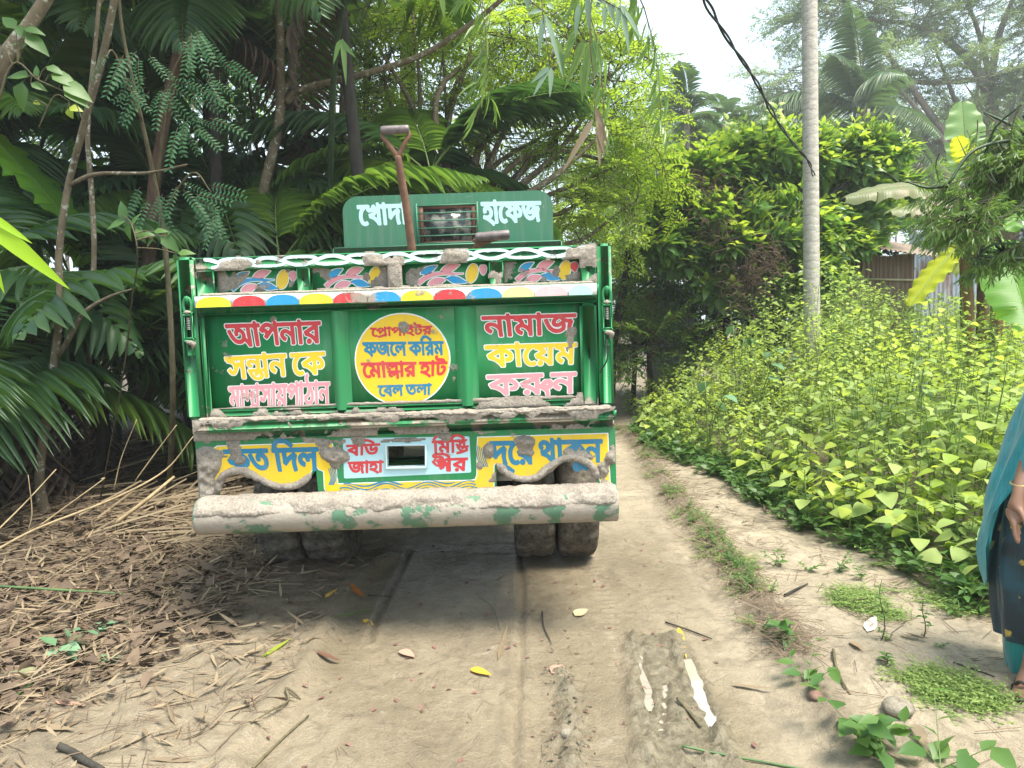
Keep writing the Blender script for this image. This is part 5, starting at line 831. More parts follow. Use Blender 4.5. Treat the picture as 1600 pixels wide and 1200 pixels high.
q = NM('clay_ground'); p = q.pos(); aw = q.n('ShaderNodeAttribute'); aw.attribute_name = 'wet'; ah = q.n('ShaderNodeAttribute'); ah.attribute_name = 'humus'
n1 = q.noise(2.2, 6, p, .6); n2 = q.noise(30, 6, p, .7); n3 = q.noise(160, 4, p, .6)
dry = q.mix(q.ramp(n1, [(.35, 0.), (.65, 1.)]), (.37, .31, .225), (.27, .225, .155)); dry = q.mix(q.ramp(n2, [(.45, 0.), (.75, .55)]), dry, (.15, .125, .09))
wetc = q.mix(q.ramp(n1, [(.35, 0.), (.65, 1.)]), (.23, .185, .12), (.15, .12, .075)); wetc = q.mix(q.ramp(n2, [(.5, 0.), (.8, .5)]), wetc, (.095, .08, .055))
hum = q.mix(q.ramp(n2, [(.35, 0.), (.7, 1.)]), (.12, .09, .06), (.05, .038, .028))
col = q.mix(aw.outputs['Fac'], dry, wetc); col = q.mix(ah.outputs['Fac'], col, hum)
vor = q.n('ShaderNodeTexVoronoi'); vor.inputs['Scale'].default_value = 26; q.l(p, vor.inputs['Vector']); spk = q.ramp(vor.outputs['Distance'], [(.06, .7), (.11, 0.)])
col = q.mix(q.math('MULTIPLY', spk, .5), col, (.12, .095, .07))
g1 = q.noise(230, 3, p, .8); col = q.mix(q.ramp(g1, [(.56, 0.), (.66, .55)]), col, (.11, .09, .06)); col = q.mix(q.ramp(g1, [(.32, .45), (.42, 0.)]), col, (.46, .42, .35))
n5 = q.noise(6.5, 5, p, .7, 1.2); col = q.mix(q.ramp(n5, [(.50, 0.), (.62, .38)]), col, (.105, .088, .06)); col = q.mix(q.ramp(n5, [(.28, .35), (.40, 0.)]), col, (.42, .38, .31))
vc = q.n('ShaderNodeTexVoronoi'); vc.feature = 'DISTANCE_TO_EDGE'; vc.inputs['Scale'].default_value = 5.5; wp_ = q.n('ShaderNodeVectorMath'); wp_.operation = 'ADD'; nv_ = q.n('ShaderNodeTexNoise'); nv_.inputs['Scale'].default_value = 7; q.l(p, nv_.inputs[0]); q.l(p, wp_.inputs[0]); q.l(nv_.outputs[1], wp_.inputs[1]); q.l(wp_.outputs[0], vc.inputs['Vector'])
ac_ = q.n('ShaderNodeAttribute'); ac_.attribute_name = 'churn'; col = q.mix(q.math('MULTIPLY', ac_.outputs['Fac'], .85), col, q.mix(q.ramp(n2, [(.38, 0.), (.62, 1.)]), (.20, .175, .12), (.085, .072, .045)))
crk = q.math('MULTIPLY', q.ramp(vc.outputs[0], [(0.0, 1.), (.018, 0.)]), q.ramp(q.noise(1.7, 3, p), [(.52, 0.), (.6, .7)])); col = q.mix(crk, col, (.07, .055, .04))
q.set(color=col, spec=.42, rough=q.ramp(q.math('ADD', q.math('MULTIPLY', aw.outputs['Fac'], .75), q.math('MULTIPLY', q.math('SUBTRACT', n2, .5), -.4)), [(.12, .90), (.62, .30)]))
q.bump(q.math('ADD', q.math('MULTIPLY', n2, .9), q.math('MULTIPLY', n3, .5)), 1.0, .012)
M_GROUND = q.m
me = mesh('ground', np.stack([GX, GY, GZ], -1), np.stack([idx[:-1, :-1], idx[:-1, 1:], idx[1:, 1:], idx[1:, :-1]], -1).reshape(-1, 4), M_GROUND, smooth=True, attr={'wet': wet.ravel(), 'humus': humus.ravel(), 'churn': np.clip(chz + np.exp(-(pdist(GX, GY, CLOD) / .05) ** 2) * (GY < g2(885, 1040)[1]), 0, 1).ravel()})
tag(link('ground', me), kind='structure')
q = NM('puddle_water'); q.set(color=(.30, .275, .235), rough=.03, spec=1.0); q.b.inputs['IOR'].default_value = 1.6; M_WATER = q.m
for P, r in ((PUD1, .035), (PUD2, .045), (PUD3, .022)):
    n = len(P); V = np.concatenate([np.c_[P[:, 0] - r, P[:, 1], np.full(n, WATER)], np.c_[P[:, 0] + r, P[:, 1], np.full(n, WATER)]]); k = np.arange(n - 1)
    tag(link('puddle', mesh('puddle', V, np.stack([k, k + 1, n + k + 1, n + k], -1), M_WATER)), kind='structure')

# ------------------------------------------------------------------ leaves
def leaf_t(L=1., W=.4, seg=4, fold=.25, droop=.25, tip=1.0, base=.5):
    """leaf template along +Y, face +Z; unit size scaled by L,W. returns V, quads"""
    t = np.linspace(0, 1, seg + 1); w = W / 2 * np.sin(math.pi * np.clip(t, 0, 1) ** base) ** tip; w[0] = W * .02; w[-1] = 0.002
    y = t * L; z = -droop * L * t ** 2; V = []
    for i in range(seg + 1): V += [(-w[i], y[i], z[i] + fold * w[i]), (0, y[i], z[i]), (w[i], y[i], z[i] + fold * w[i])]
    F = []
    for i in range(seg): a = 3 * i; F += [(a, a + 1, a + 4, a + 3), (a + 1, a + 2, a + 5, a + 4)]
    return np.array(V), np.array(F)
def frames(d, nrm=None, roll=None):
    """orthonormal bases with column 1 = d; column 2 close to nrm"""
    d = d / (np.linalg.norm(d, axis=1)[:, None] + 1e-9); nrm = np.tile([0, 0, 1.], (len(d), 1)) if nrm is None else nrm
    x = np.cross(d, nrm); l = np.linalg.norm(x, axis=1)[:, None]; x = np.where(l > 1e-3, x / (l + 1e-9), [1., 0, 0]); z = np.cross(x, d)
    if roll is not None: c, s = np.cos(roll)[:, None], np.sin(roll)[:, None]; x, z = x * c + z * s, z * c - x * s
    return np.stack([x, d, z], -1)
def scatter(tV, tF, P, R, S):
    """copies of a template: P (n,3), R (n,3,3), S (n,) or (n,3)"""
    n, m = len(P), len(tV); S = np.asarray(S, float); S = np.repeat(S[:, None], 3, 1) if S.ndim == 1 else S
    V = np.einsum('nij,nmj->nmi', R, tV[None] * S[:, None, :]) + P[:, None]; F = tF[None] + (np.arange(n) * m)[:, None, None]
    return V.reshape(-1, 3), F.reshape(-1, tF.shape[1]), np.repeat(np.arange(n), len(tF))
class LB:
    """leafy mesh builder: bark part (slot 0) and leaves (slot 1..), with the per-leaf attribute 'var'"""
    def __init__(s): s.V = []; s.F = []; s.T = []; s.mi = []; s.tm = []; s.va = []; s.tv = []; s.n = 0
    def tube(s, P, r, n=5, m=0):
        V, F = tube(P, r, n, False); s.V.append(V); s.F.append(F[0] + s.n); s.mi.append(np.full(len(F[0]), m)); s.va.append(np.full(len(F[0]), .5)); s.n += len(V)
    def leaves(s, t, P, R, S, m=1, var=None):
        V, F, k = scatter(t[0], t[1], np.asarray(P), R, S); var = rs.rand(len(P)) if var is None else np.asarray(var)
        s.V.append(V); s.F.append(F + s.n); s.mi.append(np.full(len(F), m)); s.va.append(var[k]); s.n += len(V)
    def data(s, name, mats, smooth=False):
        return mesh(name, np.concatenate(s.V), [np.concatenate(s.F)], mats, np.concatenate(s.mi), smooth, {'var': np.concatenate(s.va)})
def rdir(n, up=0.0, r=rs):
    v = r.normal(size=(n, 3)); v /= np.linalg.norm(v, axis=1)[:, None]; v[:, 2] += up; return v / np.linalg.norm(v, axis=1)[:, None]

# leaf & bark materials
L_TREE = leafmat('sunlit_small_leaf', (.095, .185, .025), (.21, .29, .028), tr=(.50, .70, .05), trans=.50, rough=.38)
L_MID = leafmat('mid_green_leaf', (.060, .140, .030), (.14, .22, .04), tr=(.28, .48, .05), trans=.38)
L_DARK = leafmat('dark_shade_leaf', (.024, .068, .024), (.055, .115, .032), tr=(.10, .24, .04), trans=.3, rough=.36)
L_PALM = leafmat('palm_frond_leaf', (.026, .075, .030), (.065, .135, .040), tr=(.12, .28, .04), trans=.25, rough=.46, spec=.4)
L_BUSH = leafmat('large_bush_leaf', (.070, .165, .045), (.16, .26, .055), tr=(.28, .50, .05), trans=.28, rough=.36, spec=.5)
L_YOUNG = leafmat('young_yellow_green_leaf', (.22, .33, .035), (.38, .44, .05), tr=(.52, .68, .06), trans=.42, rough=.4)
L_WEED = leafmat('field_weed_leaf', (.25, .36, .045), (.42, .48, .08), tr=(.62, .78, .09), trans=.42, rough=.5, spot=.25)
L_WEED2 = leafmat('dusty_weed_leaf', (.21, .31, .075), (.34, .42, .12), tr=(.44, .60, .12), trans=.36, rough=.6)
L_LOW = leafmat('low_herb_leaf', (.050, .125, .030), (.10, .19, .040), tr=(.16, .32, .05), trans=.33, rough=.45)
L_BAMB = leafmat('bamboo_leaf', (.075, .15, .045), (.17, .26, .05), tr=(.26, .44, .06), trans=.4, rough=.36, spec=.5)
L_RAIN = leafmat('distant_pale_leaf', (.11, .20, .07), (.21, .29, .085), tr=(.30, .44, .14), trans=.38, rough=.6)
L_COCO = leafmat('coconut_leaf', (.06, .12, .06), (.12, .18, .07), tr=(.16, .28, .08), trans=.25, rough=.4)
L_DRY = leafmat('dry_bamboo_leaf', (.30, .235, .15), (.16, .115, .07), tr=(.26, .19, .10), trans=.12, rough=.75)
L_DRYD = leafmat('decaying_leaf_litter', (.17, .12, .08), (.085, .06, .042), tr=(.1, .07, .04), trans=.05, rough=.85)
L_FEATH = leafmat('feathery_leaflet', (.030, .115, .045), (.050, .155, .055), tr=(.08, .24, .07), trans=.3, rough=.5)
B_LICH = barkmat('lichen_spotted_bark', (.20, .165, .11), (.11, .085, .055), 16, .8)
B_RED = barkmat('red_brown_bark', (.13, .075, .05), (.07, .042, .03), 14)
B_DARK = barkmat('dark_bark', (.055, .05, .042), (.03, .028, .024), 14)
B_GREY = barkmat('pale_grey_bark', (.25, .22, .18), (.15, .13, .10), 12)
B_TWIG = barkmat('thin_twig_bark', (.14, .12, .07), (.08, .07, .04), 30)
B_STEM = simple('green_plant_stem', (.16, .24, .06), (.10, .16, .05), 20, .6, .1)
B_PALMT = barkmat('ringed_palm_trunk', (.52, .48, .43), (.34, .31, .27), 22, .6, 3.2)
B_BAMB = simple('green_bamboo_culm', (.035, .065, .025), (.02, .04, .018), 6, .5, .1)
B_STRAW = simple('dry_straw', (.42, .33, .19), (.27, .20, .11), 18, .7, .1)

T_SMALL = leaf_t(1, .42, 2, .2, .15); T_OV = leaf_t(1, .5, 4, .22, .28, 1, .62); T_BIG = leaf_t(1, .52, 5, .28, .42, .9, .62); T_LANC = leaf_t(1, .12, 4, .3, .22, .8, .55); T_HEART = leaf_t(1, .86, 6, .12, .22, .72, .48); T_STRAP = leaf_t(1, .07, 5, .35, .32, .55, .6)
T_BLADE = leaf_t(1, .10, 2, .2, .05, .6, .6)

def branch_small(seed, L=1.15, nt=13, nl=13, leaf=.085, mats=None, tmpl=T_SMALL, droop=.25, spread=.55):
    r = np.random.RandomState(seed); b = LB(); t = np.linspace(0, 1, 7); ax = np.c_[.06 * np.sin(t * 5 + seed), t * L, -droop * L * t ** 2]
    b.tube(ax, np.linspace(.011, .003, 7), 4); P = []; D = []
    for k in range(nt):
        f = .18 + .8 * k / nt; p0 = np.array([np.interp(f, t, ax[:, i]) for i in range(3)]); s = 1 if k % 2 else -1
        d = np.array([s * r.uniform(.6, 1), r.uniform(.3, .9), r.uniform(-.35, .45)]); d /= np.linalg.norm(d); l = spread * L * r.uniform(.45, .8) * (1 - .4 * f)
        tw = np.array([p0 + d * l * q + np.array([0, 0, -.18 * l * q * q]) for q in (0, .5, 1)]); b.tube(tw, [.005, .004, .002], 3)
        for j in range(nl):
            q = (j + .7) / nl; p = p0 + d * l * q + np.array([0, 0, -.18 * l * q * q]); sd = 1 if j % 2 else -1; side_ = np.cross(d, [0, 0, 1]); side_ /= np.linalg.norm(side_) + 1e-6
            P.append(p); D.append(d * r.uniform(.2, .7) + side_ * sd * r.uniform(.6, 1.) + np.array([0, 0, r.uniform(-.6, .25)]))
    P = np.array(P); D = np.array(D); nrm = np.array([0, 0, 1.]) + r.normal(size=P.shape) * .35
    b.leaves(tmpl, P, frames(D, nrm), leaf * r.uniform(.7, 1.25, len(P)), 1, r.rand(len(P)) ** 1.2); return b.data('leafy_branch', mats)
def branch_rosette(seed, L=.75, n=6, leaf=.25, mats=None):
    """shoots ending in rosettes of big drooping leaves, the youngest yellow-green"""
    r = np.random.RandomState(seed); b = LB(); tips = []
    for k in range(n):
        d = np.array([r.uniform(-.8, .8), r.uniform(.5, 1), r.uniform(.0, .9)]); d /= np.linalg.norm(d); l = L * r.uniform(.5, 1)
        pa = np.array([d * l * q + np.array([0, 0, .16 * l * q * q]) for q in (0, .35, .7, 1)]); b.tube(pa, [.009, .008, .006, .004], 4); tips.append((pa, d))
    for pa, d in tips:
        P = []; D = []; S = []; V = []; a0 = r.rand() * 6
        for j in range(11):
            q = 1 - .06 * j - .02; p = np.array([np.interp(q, (0, .35, .7, 1), pa[:, i]) for i in range(3)]); a = a0 + j * 2.4; el = .75 - .13 * j
            P.append(p); D.append([math.cos(a), math.sin(a) + .15, el]); S.append(leaf * (.55 + .07 * min(j, 7)) * r.uniform(.85, 1.15)); V.append(r.rand())
        P, D, S, V = map(np.array, (P, D, S, V)); R = frames(D, np.array([0, 0, 1.]) + r.normal(size=P.shape) * .15)
        b.leaves(T_BIG, P[3:], R[3:], S[3:], 1, V[3:]); b.leaves(T_BIG, P[:3], R[:3], S[:3], 2, V[:3])
    return b.data('leafy_branch', mats)
def branch_bamboo(seed, L=1.0, nt=10, leaf=.19, mats=None, droop=.5, tmpl=T_LANC):
    r = np.random.RandomState(seed); b = LB(); t = np.linspace(0, 1, 7); ax = np.c_[.05 * np.sin(t * 4 + seed), t * L, -droop * L * t ** 2]; b.tube(ax, np.linspace(.006, .0015, 7), 4)
    P = []; D = []
    for k in range(nt):
        f = .15 + .83 * k / nt; p0 = np.array([np.interp(f, t, ax[:, i]) for i in range(3)]); d = np.array([(1 if k % 2 else -1) * r.uniform(.3, .8), r.uniform(.4, 1), r.uniform(-.9, -.1)]); d /= np.linalg.norm(d); l = .16 * L
        b.tube(np.array([p0, p0 + d * l]), [.002, .001], 3)
        for j in range(6): P.append(p0 + d * l * (j / 5)); D.append(d * r.uniform(.4, .9) + np.array([r.uniform(-.7, .7), r.uniform(-.2, .5), r.uniform(-1.0, -.05)]))
    P = np.array(P); D = np.array(D); b.leaves(tmpl, P, frames(D, np.array([0, -.3, 1.]) + r.normal(size=P.shape) * .5), leaf * r.uniform(.6, 1.2, len(P)), 1, r.rand(len(P))); return b.data('leafy_branch', mats)
def frond_data(seed, L=2.2, n=26, leaf=.62, w=.075, arch=.55, droop=.35, mats=None, name='frond', vee=.4, rach=.014, tipf=.35, start=.16):
    """pinnate palm frond along +Y"""
    r = np.random.RandomState(seed); b = LB(); t = np.linspace(0, 1, 14); ax = np.c_[.05 * L * np.sin(t * 2 + seed) * t, L * (t - .12 * t ** 3), -arch * L * t ** 2.2]
    b.tube(ax, np.linspace(rach, rach * .25, 14), 5); tg = np.gradient(ax, axis=0); tg /= np.linalg.norm(tg, axis=1)[:, None]
    tm = leaf_t(1, 1, 5, .30, droop, .5, .6); tm = (tm[0] * [1, 1, 1], tm[1]); P = []; D = []; S = []; N = []
    for k in range(n):
        f = start + (.99 - start) * k / (n - 1); p = np.array([np.interp(f, t, ax[:, i]) for i in range(3)]); g = np.array([np.interp(f, t, tg[:, i]) for i in range(3)]); sd = np.cross(g, [0, 0, 1]); sd /= np.linalg.norm(sd); up = np.cross(sd, g)
        l = leaf * (math.sin(math.pi * min(.97, (f - start) / (1 - start) * .78 + .16)) ** .7) * (1 - (1 - tipf) * max(0, f - .8) / .2)
        for s in (-1, 1):
            fw_ = .35 + .9 * f ** 2 + r.uniform(-.08, .08); D.append(sd * s + g * fw_ + up * (vee + r.uniform(-.15, .12)) * (1 - .5 * f)); P.append(p); S.append([w * r.uniform(.8, 1.1), l * r.uniform(.88, 1.05), l]); N.append(up)
    P, D, S, N = map(np.array, (P, D, S, N)); b.leaves(tm, P, frames(D, N + r.normal(size=N.shape) * .12), S, 1, r.rand(len(P))); return b.data(name, mats)

# ------------------------------------------------------------------ trees
def orient(p, d, s=1.0, roll=0.0, loc0=(0, 0, 0), nrm=(0, 0, 1.)):
    """matrix placing a +Y branch at p pointing along d"""
    d = np.array(d, float); d /= np.linalg.norm(d); R = frames(d[None], np.array([nrm], float), np.array([roll]))[0] * s
    q_ = np.asarray(p) - loc0; return Matrix(((R[0, 0], R[0, 1], R[0, 2], q_[0]), (R[1, 0], R[1, 1], R[1, 2], q_[1]), (R[2, 0], R[2, 1], R[2, 2], q_[2]), (0, 0, 0, 1)))
def tree(name, label, path, rad, bark, crowns=(), protos=(), n=60, cat='tree', group=None, sc_=(.8, 1.3), updir=.1, limbs=True, seed=0, sides=10, extra_limbs=(), shell=.45, pname='leafy_branch', toward=None):
    """path: trunk points (world); crowns: (cx,cy,cz, rx,ry,rz, weight) ellipsoids filled with leafy branches"""
    r = np.random.RandomState(seed + 50); base = np.array(path[0], float); base[2] = min(base[2], float(gh(base[0], base[1])) + .0) if base[2] < 1 else base[2]
    t = thing(name, label, cat, base, group); P = smooth_path(path, 5); P[0] = base - [0, 0, .05]; rr = resample(rad, len(P))
    rr = rr * (1 + .10 * (vnoise(np.arange(len(P)) * .9, seed * 3.1) - .5)); mb = MB(); mb.tube(P, rr, sides); mb.build('trunk', bark, t, smooth=True)
    Wt = np.array([c[6] if len(c) > 6 else c[3] * c[4] * c[5] for c in crowns]); 
    lm = MB(); nl_ = 0
    for el in extra_limbs: Q = smooth_path(el[0], 5); lm.tube(Q, resample(el[1], len(Q)), 7); nl_ += 1
    if len(crowns):
        Wt = Wt / Wt.sum()
        for ci, c in enumerate(crowns):
            c = np.array(c[:6]); k = max(2, int(round(n * Wt[ci]))); cen = c[:3]
            j = np.argmin(np.linalg.norm(P[len(P) // 3:] - cen, axis=1)) + len(P) // 3; st = P[j]; j0 = max(len(P) // 3, j - 3); st = P[j0]
            if limbs:
                mid = (st + cen) / 2 + r.normal(size=3) * .12 * np.linalg.norm(cen - st); Q = smooth_path([st, mid, cen], 5); lm.tube(Q, np.linspace(max(.012, rr[j0] * .55), .010, len(Q)), 6); nl_ += 1
            for i in range(k):
                u = rdir(1, 0, r)[0]; q = u * (shell + (1 - shell) * r.rand() ** .6); p = cen + q * c[3:6]; d = u * [1, 1, .7] + [0, 0, updir] + r.normal(size=3) * .25
                if toward is not None: d = d + np.array(toward) * r.rand()
                s = r.uniform(*sc_); pr = protos[r.randint(len(protos))]; p2 = p - d / np.linalg.norm(d) * .5 * s
                link(pname, pr, t, orient(p2, d, s, r.uniform(-.5, .5), base))
                if limbs and i % 3 == 0: m_ = (cen + p2) / 2 + r.normal(size=3) * .08 * np.linalg.norm(c[3:6]); Q = smooth_path([cen, m_, p2], 3); lm.tube(Q, np.linspace(.012, .005, len(Q)), 4); nl_ += 1
    if nl_: lm.build('limb', bark, t, smooth=True)
    return t
DEAD = []
def palm(name, label, base, top, rad, protos, n, bark, group=None, cat='palm', el=(.9, -.3), s=(.85, 1.1), seed=0, fr=None, az0=None, azr=6.283, lean=None, crownshaft=False):
    r = np.random.RandomState(seed + 9); b = np.array(base, float); b[2] = float(gh(b[0], b[1])); t = thing(name, label, cat, b, group)
    top = np.array(top, float); mid = (b + top) / 2 + (r.normal(size=3) * .05 if lean is None else np.array(lean)); P = smooth_path([b - [0, 0, .05], mid, top], 6)
    mb = MB(); mb.tube(P, resample(rad, len(P)), 12); mb.build('trunk', bark, t, smooth=True)
    for k in range(n):
        a = (az0 if az0 is not None else r.rand() * 6) + azr * (k / n if azr > 6 else r.rand()) * (1 if azr > 6 else 1) + (2.4 * k if azr > 6 else 0); e = el[0] + (el[1] - el[0]) * (k / max(1, n - 1)) + r.uniform(-.12, .12)
        d = np.array([math.cos(a) * math.cos(e), math.sin(a) * math.cos(e), math.sin(e)]); q_ = top + np.array([0, 0, -.25 * rad[-1] * k])
        link('frond', DEAD[0] if (DEAD and name == 'thicket_palm' and k == n - 1) else protos[r.randint(len(protos))], t, orient(q_, d, r.uniform(*s), r.uniform(-.25, .25), b))
    return t
# ------------------------------------------------------------------ foliage prototypes
PR_SUN = [branch_small(k, mats=[B_TWIG, L_TREE]) for k in (1, 2, 3)]
PR_MID = [branch_small(k, 1.2, 9, 11, .10, [B_TWIG, L_MID]) for k in (4, 5, 6)]
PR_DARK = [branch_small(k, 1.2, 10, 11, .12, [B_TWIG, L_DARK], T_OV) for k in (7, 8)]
PR_RAIN = [branch_small(k, 1.2, 20, 20, .062, [B_GREY, L_RAIN], leaf_t(1, .45, 2, .15, .1), droop=.1, spread=.7) for k in (9, 10)]
PR_BUSH = [branch_rosette(k, mats=[B_TWIG, L_BUSH, L_YOUNG]) for k in (11, 12, 13)]
PR_BAMB = [branch_bamboo(k, mats=[B_TWIG, L_BAMB]) for k in (14, 15)]
PR_WILL = [branch_bamboo(k, .55, 12, .095, [B_TWIG, L_BAMB], .35, leaf_t(1, .15, 3, .3, .2, .8, .55)) for k in (16, 17, 18)]
PR_FR = [frond_data(k, 2.2, 36, .74, .052, .6, .5, [B_STEM, L_MID if k == 23 else L_PALM], vee=.32) for k in (21, 22, 23)]
DEAD.append(frond_data(33, 1.9, 24, .6, .04, .9, .8, [B_TWIG, L_DRYD], vee=-.1))
PR_FRB = [frond_data(k, 2.0, 19, .66, .115, .6, .45, [B_STEM, L_PALM], vee=.25) for k in (24, 25)]       # broad pleated leaflets
PR_COCO = [frond_data(k, 3.4, 46, .85, .06, .62, .75, [B_STEM, L_COCO], vee=.15, rach=.03, start=.12) for k in (26, 27, 28)]
PR_BETEL = [frond_data(k, 1.6, 30, .5, .05, .6, .5, [B_STEM, L_COCO], vee=.5) for k in (29, 30)]

# ------------------------------------------------------------------ left: trees, palms, undergrowth
def pth(*q): return [at(u, v, Y) for u, v, Y in q]
g0 = gnd(78, 838); Yl = g0[1]
tree('slender_tree', 'slender leaning tree with lichen-spotted bark and a low side fork, left of the truck', [g0] + pth((62, 745, Yl), (80, 600, Yl), (94, 480, Yl), (92, 400, Yl), (105, 300, Yl), (130, 200, Yl - .1), (160, 90, Yl - .2), (182, -20, Yl - .3), (230, -300, Yl - .4)), [.045, .034, .028, .025, .024, .023, .023, .023, .022, .015], B_LICH,
     [(-2.9, 4.2, 5.0, 1.0, .9, .6)], PR_MID, 16, extra_limbs=[(pth((93, 555, Yl), (112, 522, Yl - .05), (132, 488, Yl - .1), (170, 464, Yl - .1), (205, 452, Yl - .1)), [.020, .018, .015, .010, .005]), (pth((108, 290, Yl), (150, 272, Yl - .1), (230, 270, Yl - .2), (292, 257, Yl - .3)), [.016, .014, .010, .005])], seed=1)
b_ = gnd(-120, 900); tree('thick_tree', 'thick mottled trunk crossing the upper left corner of the view', [b_] + pth((-110, 500, b_[1]), (-50, 220, b_[1]), (5, 95, b_[1]), (45, 40, b_[1]), (85, -25, b_[1]), (150, -160, b_[1])), [.08, .065, .05, .042, .038, .036, .028], B_LICH, [(-2.9, 3.6, 4.6, .9, .8, .5)], PR_MID, 10, seed=2)
b_ = gnd(128, 770); tree('thin_tree', 'thin bare stem rising just right of the lichen-spotted leaning tree', [b_] + pth((138, 640, 5.6), (140, 500, 5.6), (147, 400, 5.6), (143, 300, 5.6), (137, 200, 5.5), (150, 60, 5.5), (160, -60, 5.5)), [.024, .022, .020, .019, .019, .017, .015, .012], B_LICH, [(-3.0, 5.4, 5.2, .7, .7, .5)], PR_MID, 8, seed=3)
b_ = gnd(185, 720); tree('dark_culm', 'dark straight bamboo culm between the leaning tree and the red-brown trunk', [b_] + pth((180, 500, b_[1]), (177, 300, b_[1]), (178, 130, b_[1]), (178, -60, b_[1])), [.045, .042, .04, .038, .035], B_BAMB, [(-3.2, 6.6, 5.8, 1., 1., .6)], PR_BAMB, 14, seed=4, cat='bamboo')
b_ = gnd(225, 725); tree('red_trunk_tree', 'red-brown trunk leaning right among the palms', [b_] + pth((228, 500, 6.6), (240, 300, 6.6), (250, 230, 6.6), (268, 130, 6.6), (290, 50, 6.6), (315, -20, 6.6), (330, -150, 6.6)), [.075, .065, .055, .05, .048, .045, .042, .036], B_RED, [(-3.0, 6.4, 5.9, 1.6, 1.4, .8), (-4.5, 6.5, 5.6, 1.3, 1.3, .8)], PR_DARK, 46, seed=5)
b_ = at(400, 690, 7.4); b_[2] = 0; tree('branching_tree', 'grey tree behind the truck\'s left side with one long bough reaching right', [b_] + pth((402, 400, 7.4), (412, 300, 7.4), (436, 190, 7.4), (438, 90, 7.4), (434, -20, 7.4), (430, -160, 7.3)), [.07, .058, .052, .048, .042, .040, .035], B_LICH, [(-2.2, 7.2, 6.2, 1.7, 1.3, .8), (-.6, 6.6, 5.6, 1.2, 1.0, .6)], PR_MID, 52,
     extra_limbs=[(pth((448, 160, 7.4), (470, 140, 7.35), (560, 118, 7.2), (650, 90, 7.1), (715, 52, 7.0), (792, -8, 6.9), (900, -120, 6.7)), [.036, .036, .032, .028, .025, .022, .014]), (pth((436, 150, 7.4), (455, 120, 7.5), (462, 70, 7.6), (480, -10, 7.7)), [.04, .032, .028, .022])], seed=6)
b_ = at(637, 640, 12.); b_[2] = 0; palm('dark_palm', 'dark palm trunk standing behind the upright shovel', b_, at(637, -420, 12.), [.14, .13, .125, .12], PR_COCO, 9, B_DARK, seed=3, s=(.6, .8), lean=(0, 0, 0))
for k, (u, v, Y, u2, v2) in enumerate([(330, 640, 8.8, 322, -80), (520, 640, 9.6, 545, -80), (15, 700, 8.2, 8, -90), (565, 640, 10.5, 575, -60), (360, 640, 10.4, 345, -80)]):
    b_ = at(u, v, Y); b_[2] = 0
    tree('background_tree', ['straight shaded trunk between the red-brown trunk and the grey branching tree', 'mossy trunk left of the upright shovel, behind the palms', 'dark trunk at the far left edge behind the palms', 'thin trunk just behind the shovel\'s left side', 'thin far trunk in the left thicket beside the straight shaded one'][k],
         [b_, at((u + u2) / 2, 300, Y), at(u2, v2, Y)], [.08, .06, .045] if k < 3 else [.06, .05, .04], B_DARK if k in (0, 2) else B_LICH, [(*(at(u2, -40, Y) + [0, 0, .5]), 1.7, 1.2, 1.0), (*(at(u2 + 60, 90, Y + .8)), 1.0, .9, .8)], PR_DARK if k in (0, 2) else PR_MID, 44, seed=20 + k)
# palms with arching fronds: crown centre (photo point, distance), trunk base below
PL = [(150, 585, 5.9, 9, PR_FR, 'low palm with pleated fronds arching down beside the truck\'s left post'),
      (60, 520, 6.7, 11, PR_FR, 'dark low palm behind the leaning tree\'s foot'),
      (-40, 420, 5.6, 10, PR_FRB, 'broad-leaved palm at the left edge below the lit banana leaf'),
      (255, 470, 6.4, 10, PR_FRB, 'broad pleated palm whose fronds touch the truck\'s left corner post'),
      (20, 230, 7.4, 10, PR_FR, 'tall palm behind the upper left leaves'),
      (250, 300, 7.8, 11, PR_FR, 'palm with drooping fronds around the red-brown trunk'),
      (345, 330, 8.3, 11, PR_FRB, 'palm with broad upright leaf fans left of the grey branching tree'),
      (470, 350, 9.3, 9, PR_FR, 'dark palm between the grey branching tree and the shovel'),
      (330, 20, 7.4, 10, PR_FR, 'tall palm hanging its fronds over the top left of the view'),
      (520, -110, 7.0, 9, PR_FR, 'tall palm with long hanging leaflets above the long bough'),
      (120, 60, 8.0, 11, PR_FR, 'tall palm behind the leaning tree near the top of the view'),
      (672, 268, 8.2, 12, PR_FR, 'bright-edged palm right behind the shovel and the cab board'),
      (440, 470, 7.0, 7, PR_FR, 'low palm hidden behind the truck\'s left half'),
      (530, 300, 10.4, 8, PR_FRB, 'shaded palm left of the upright shovel'),
      (-90, 620, 5.2, 8, PR_FR, 'low palm fronds at the left edge above the litter'),
      (180, 420, 9.0, 10, PR_FRB, 'far palm filling the thicket behind the leaning tree')]
for k, (u, v, Y, n, pr, lab) in enumerate(PL):
    c = at(u, v, Y); bb = (c[0] + (.25 if k % 2 else -.2), Y + .1, 0)
    if k == 12: c = c + [0, 0, .35]; bb = (c[0], Y, 0)
    palm('thicket_palm', lab, bb, c, [.075, .065, .055] if c[2] > 1.5 else [.06, .055, .05], pr, n, B_DARK, 'palms of the left thicket', seed=k * 3 + 1, el=(1.15, -.25), s=(.62, .92) if k < 4 or k == 14 else (.7, 1.0))
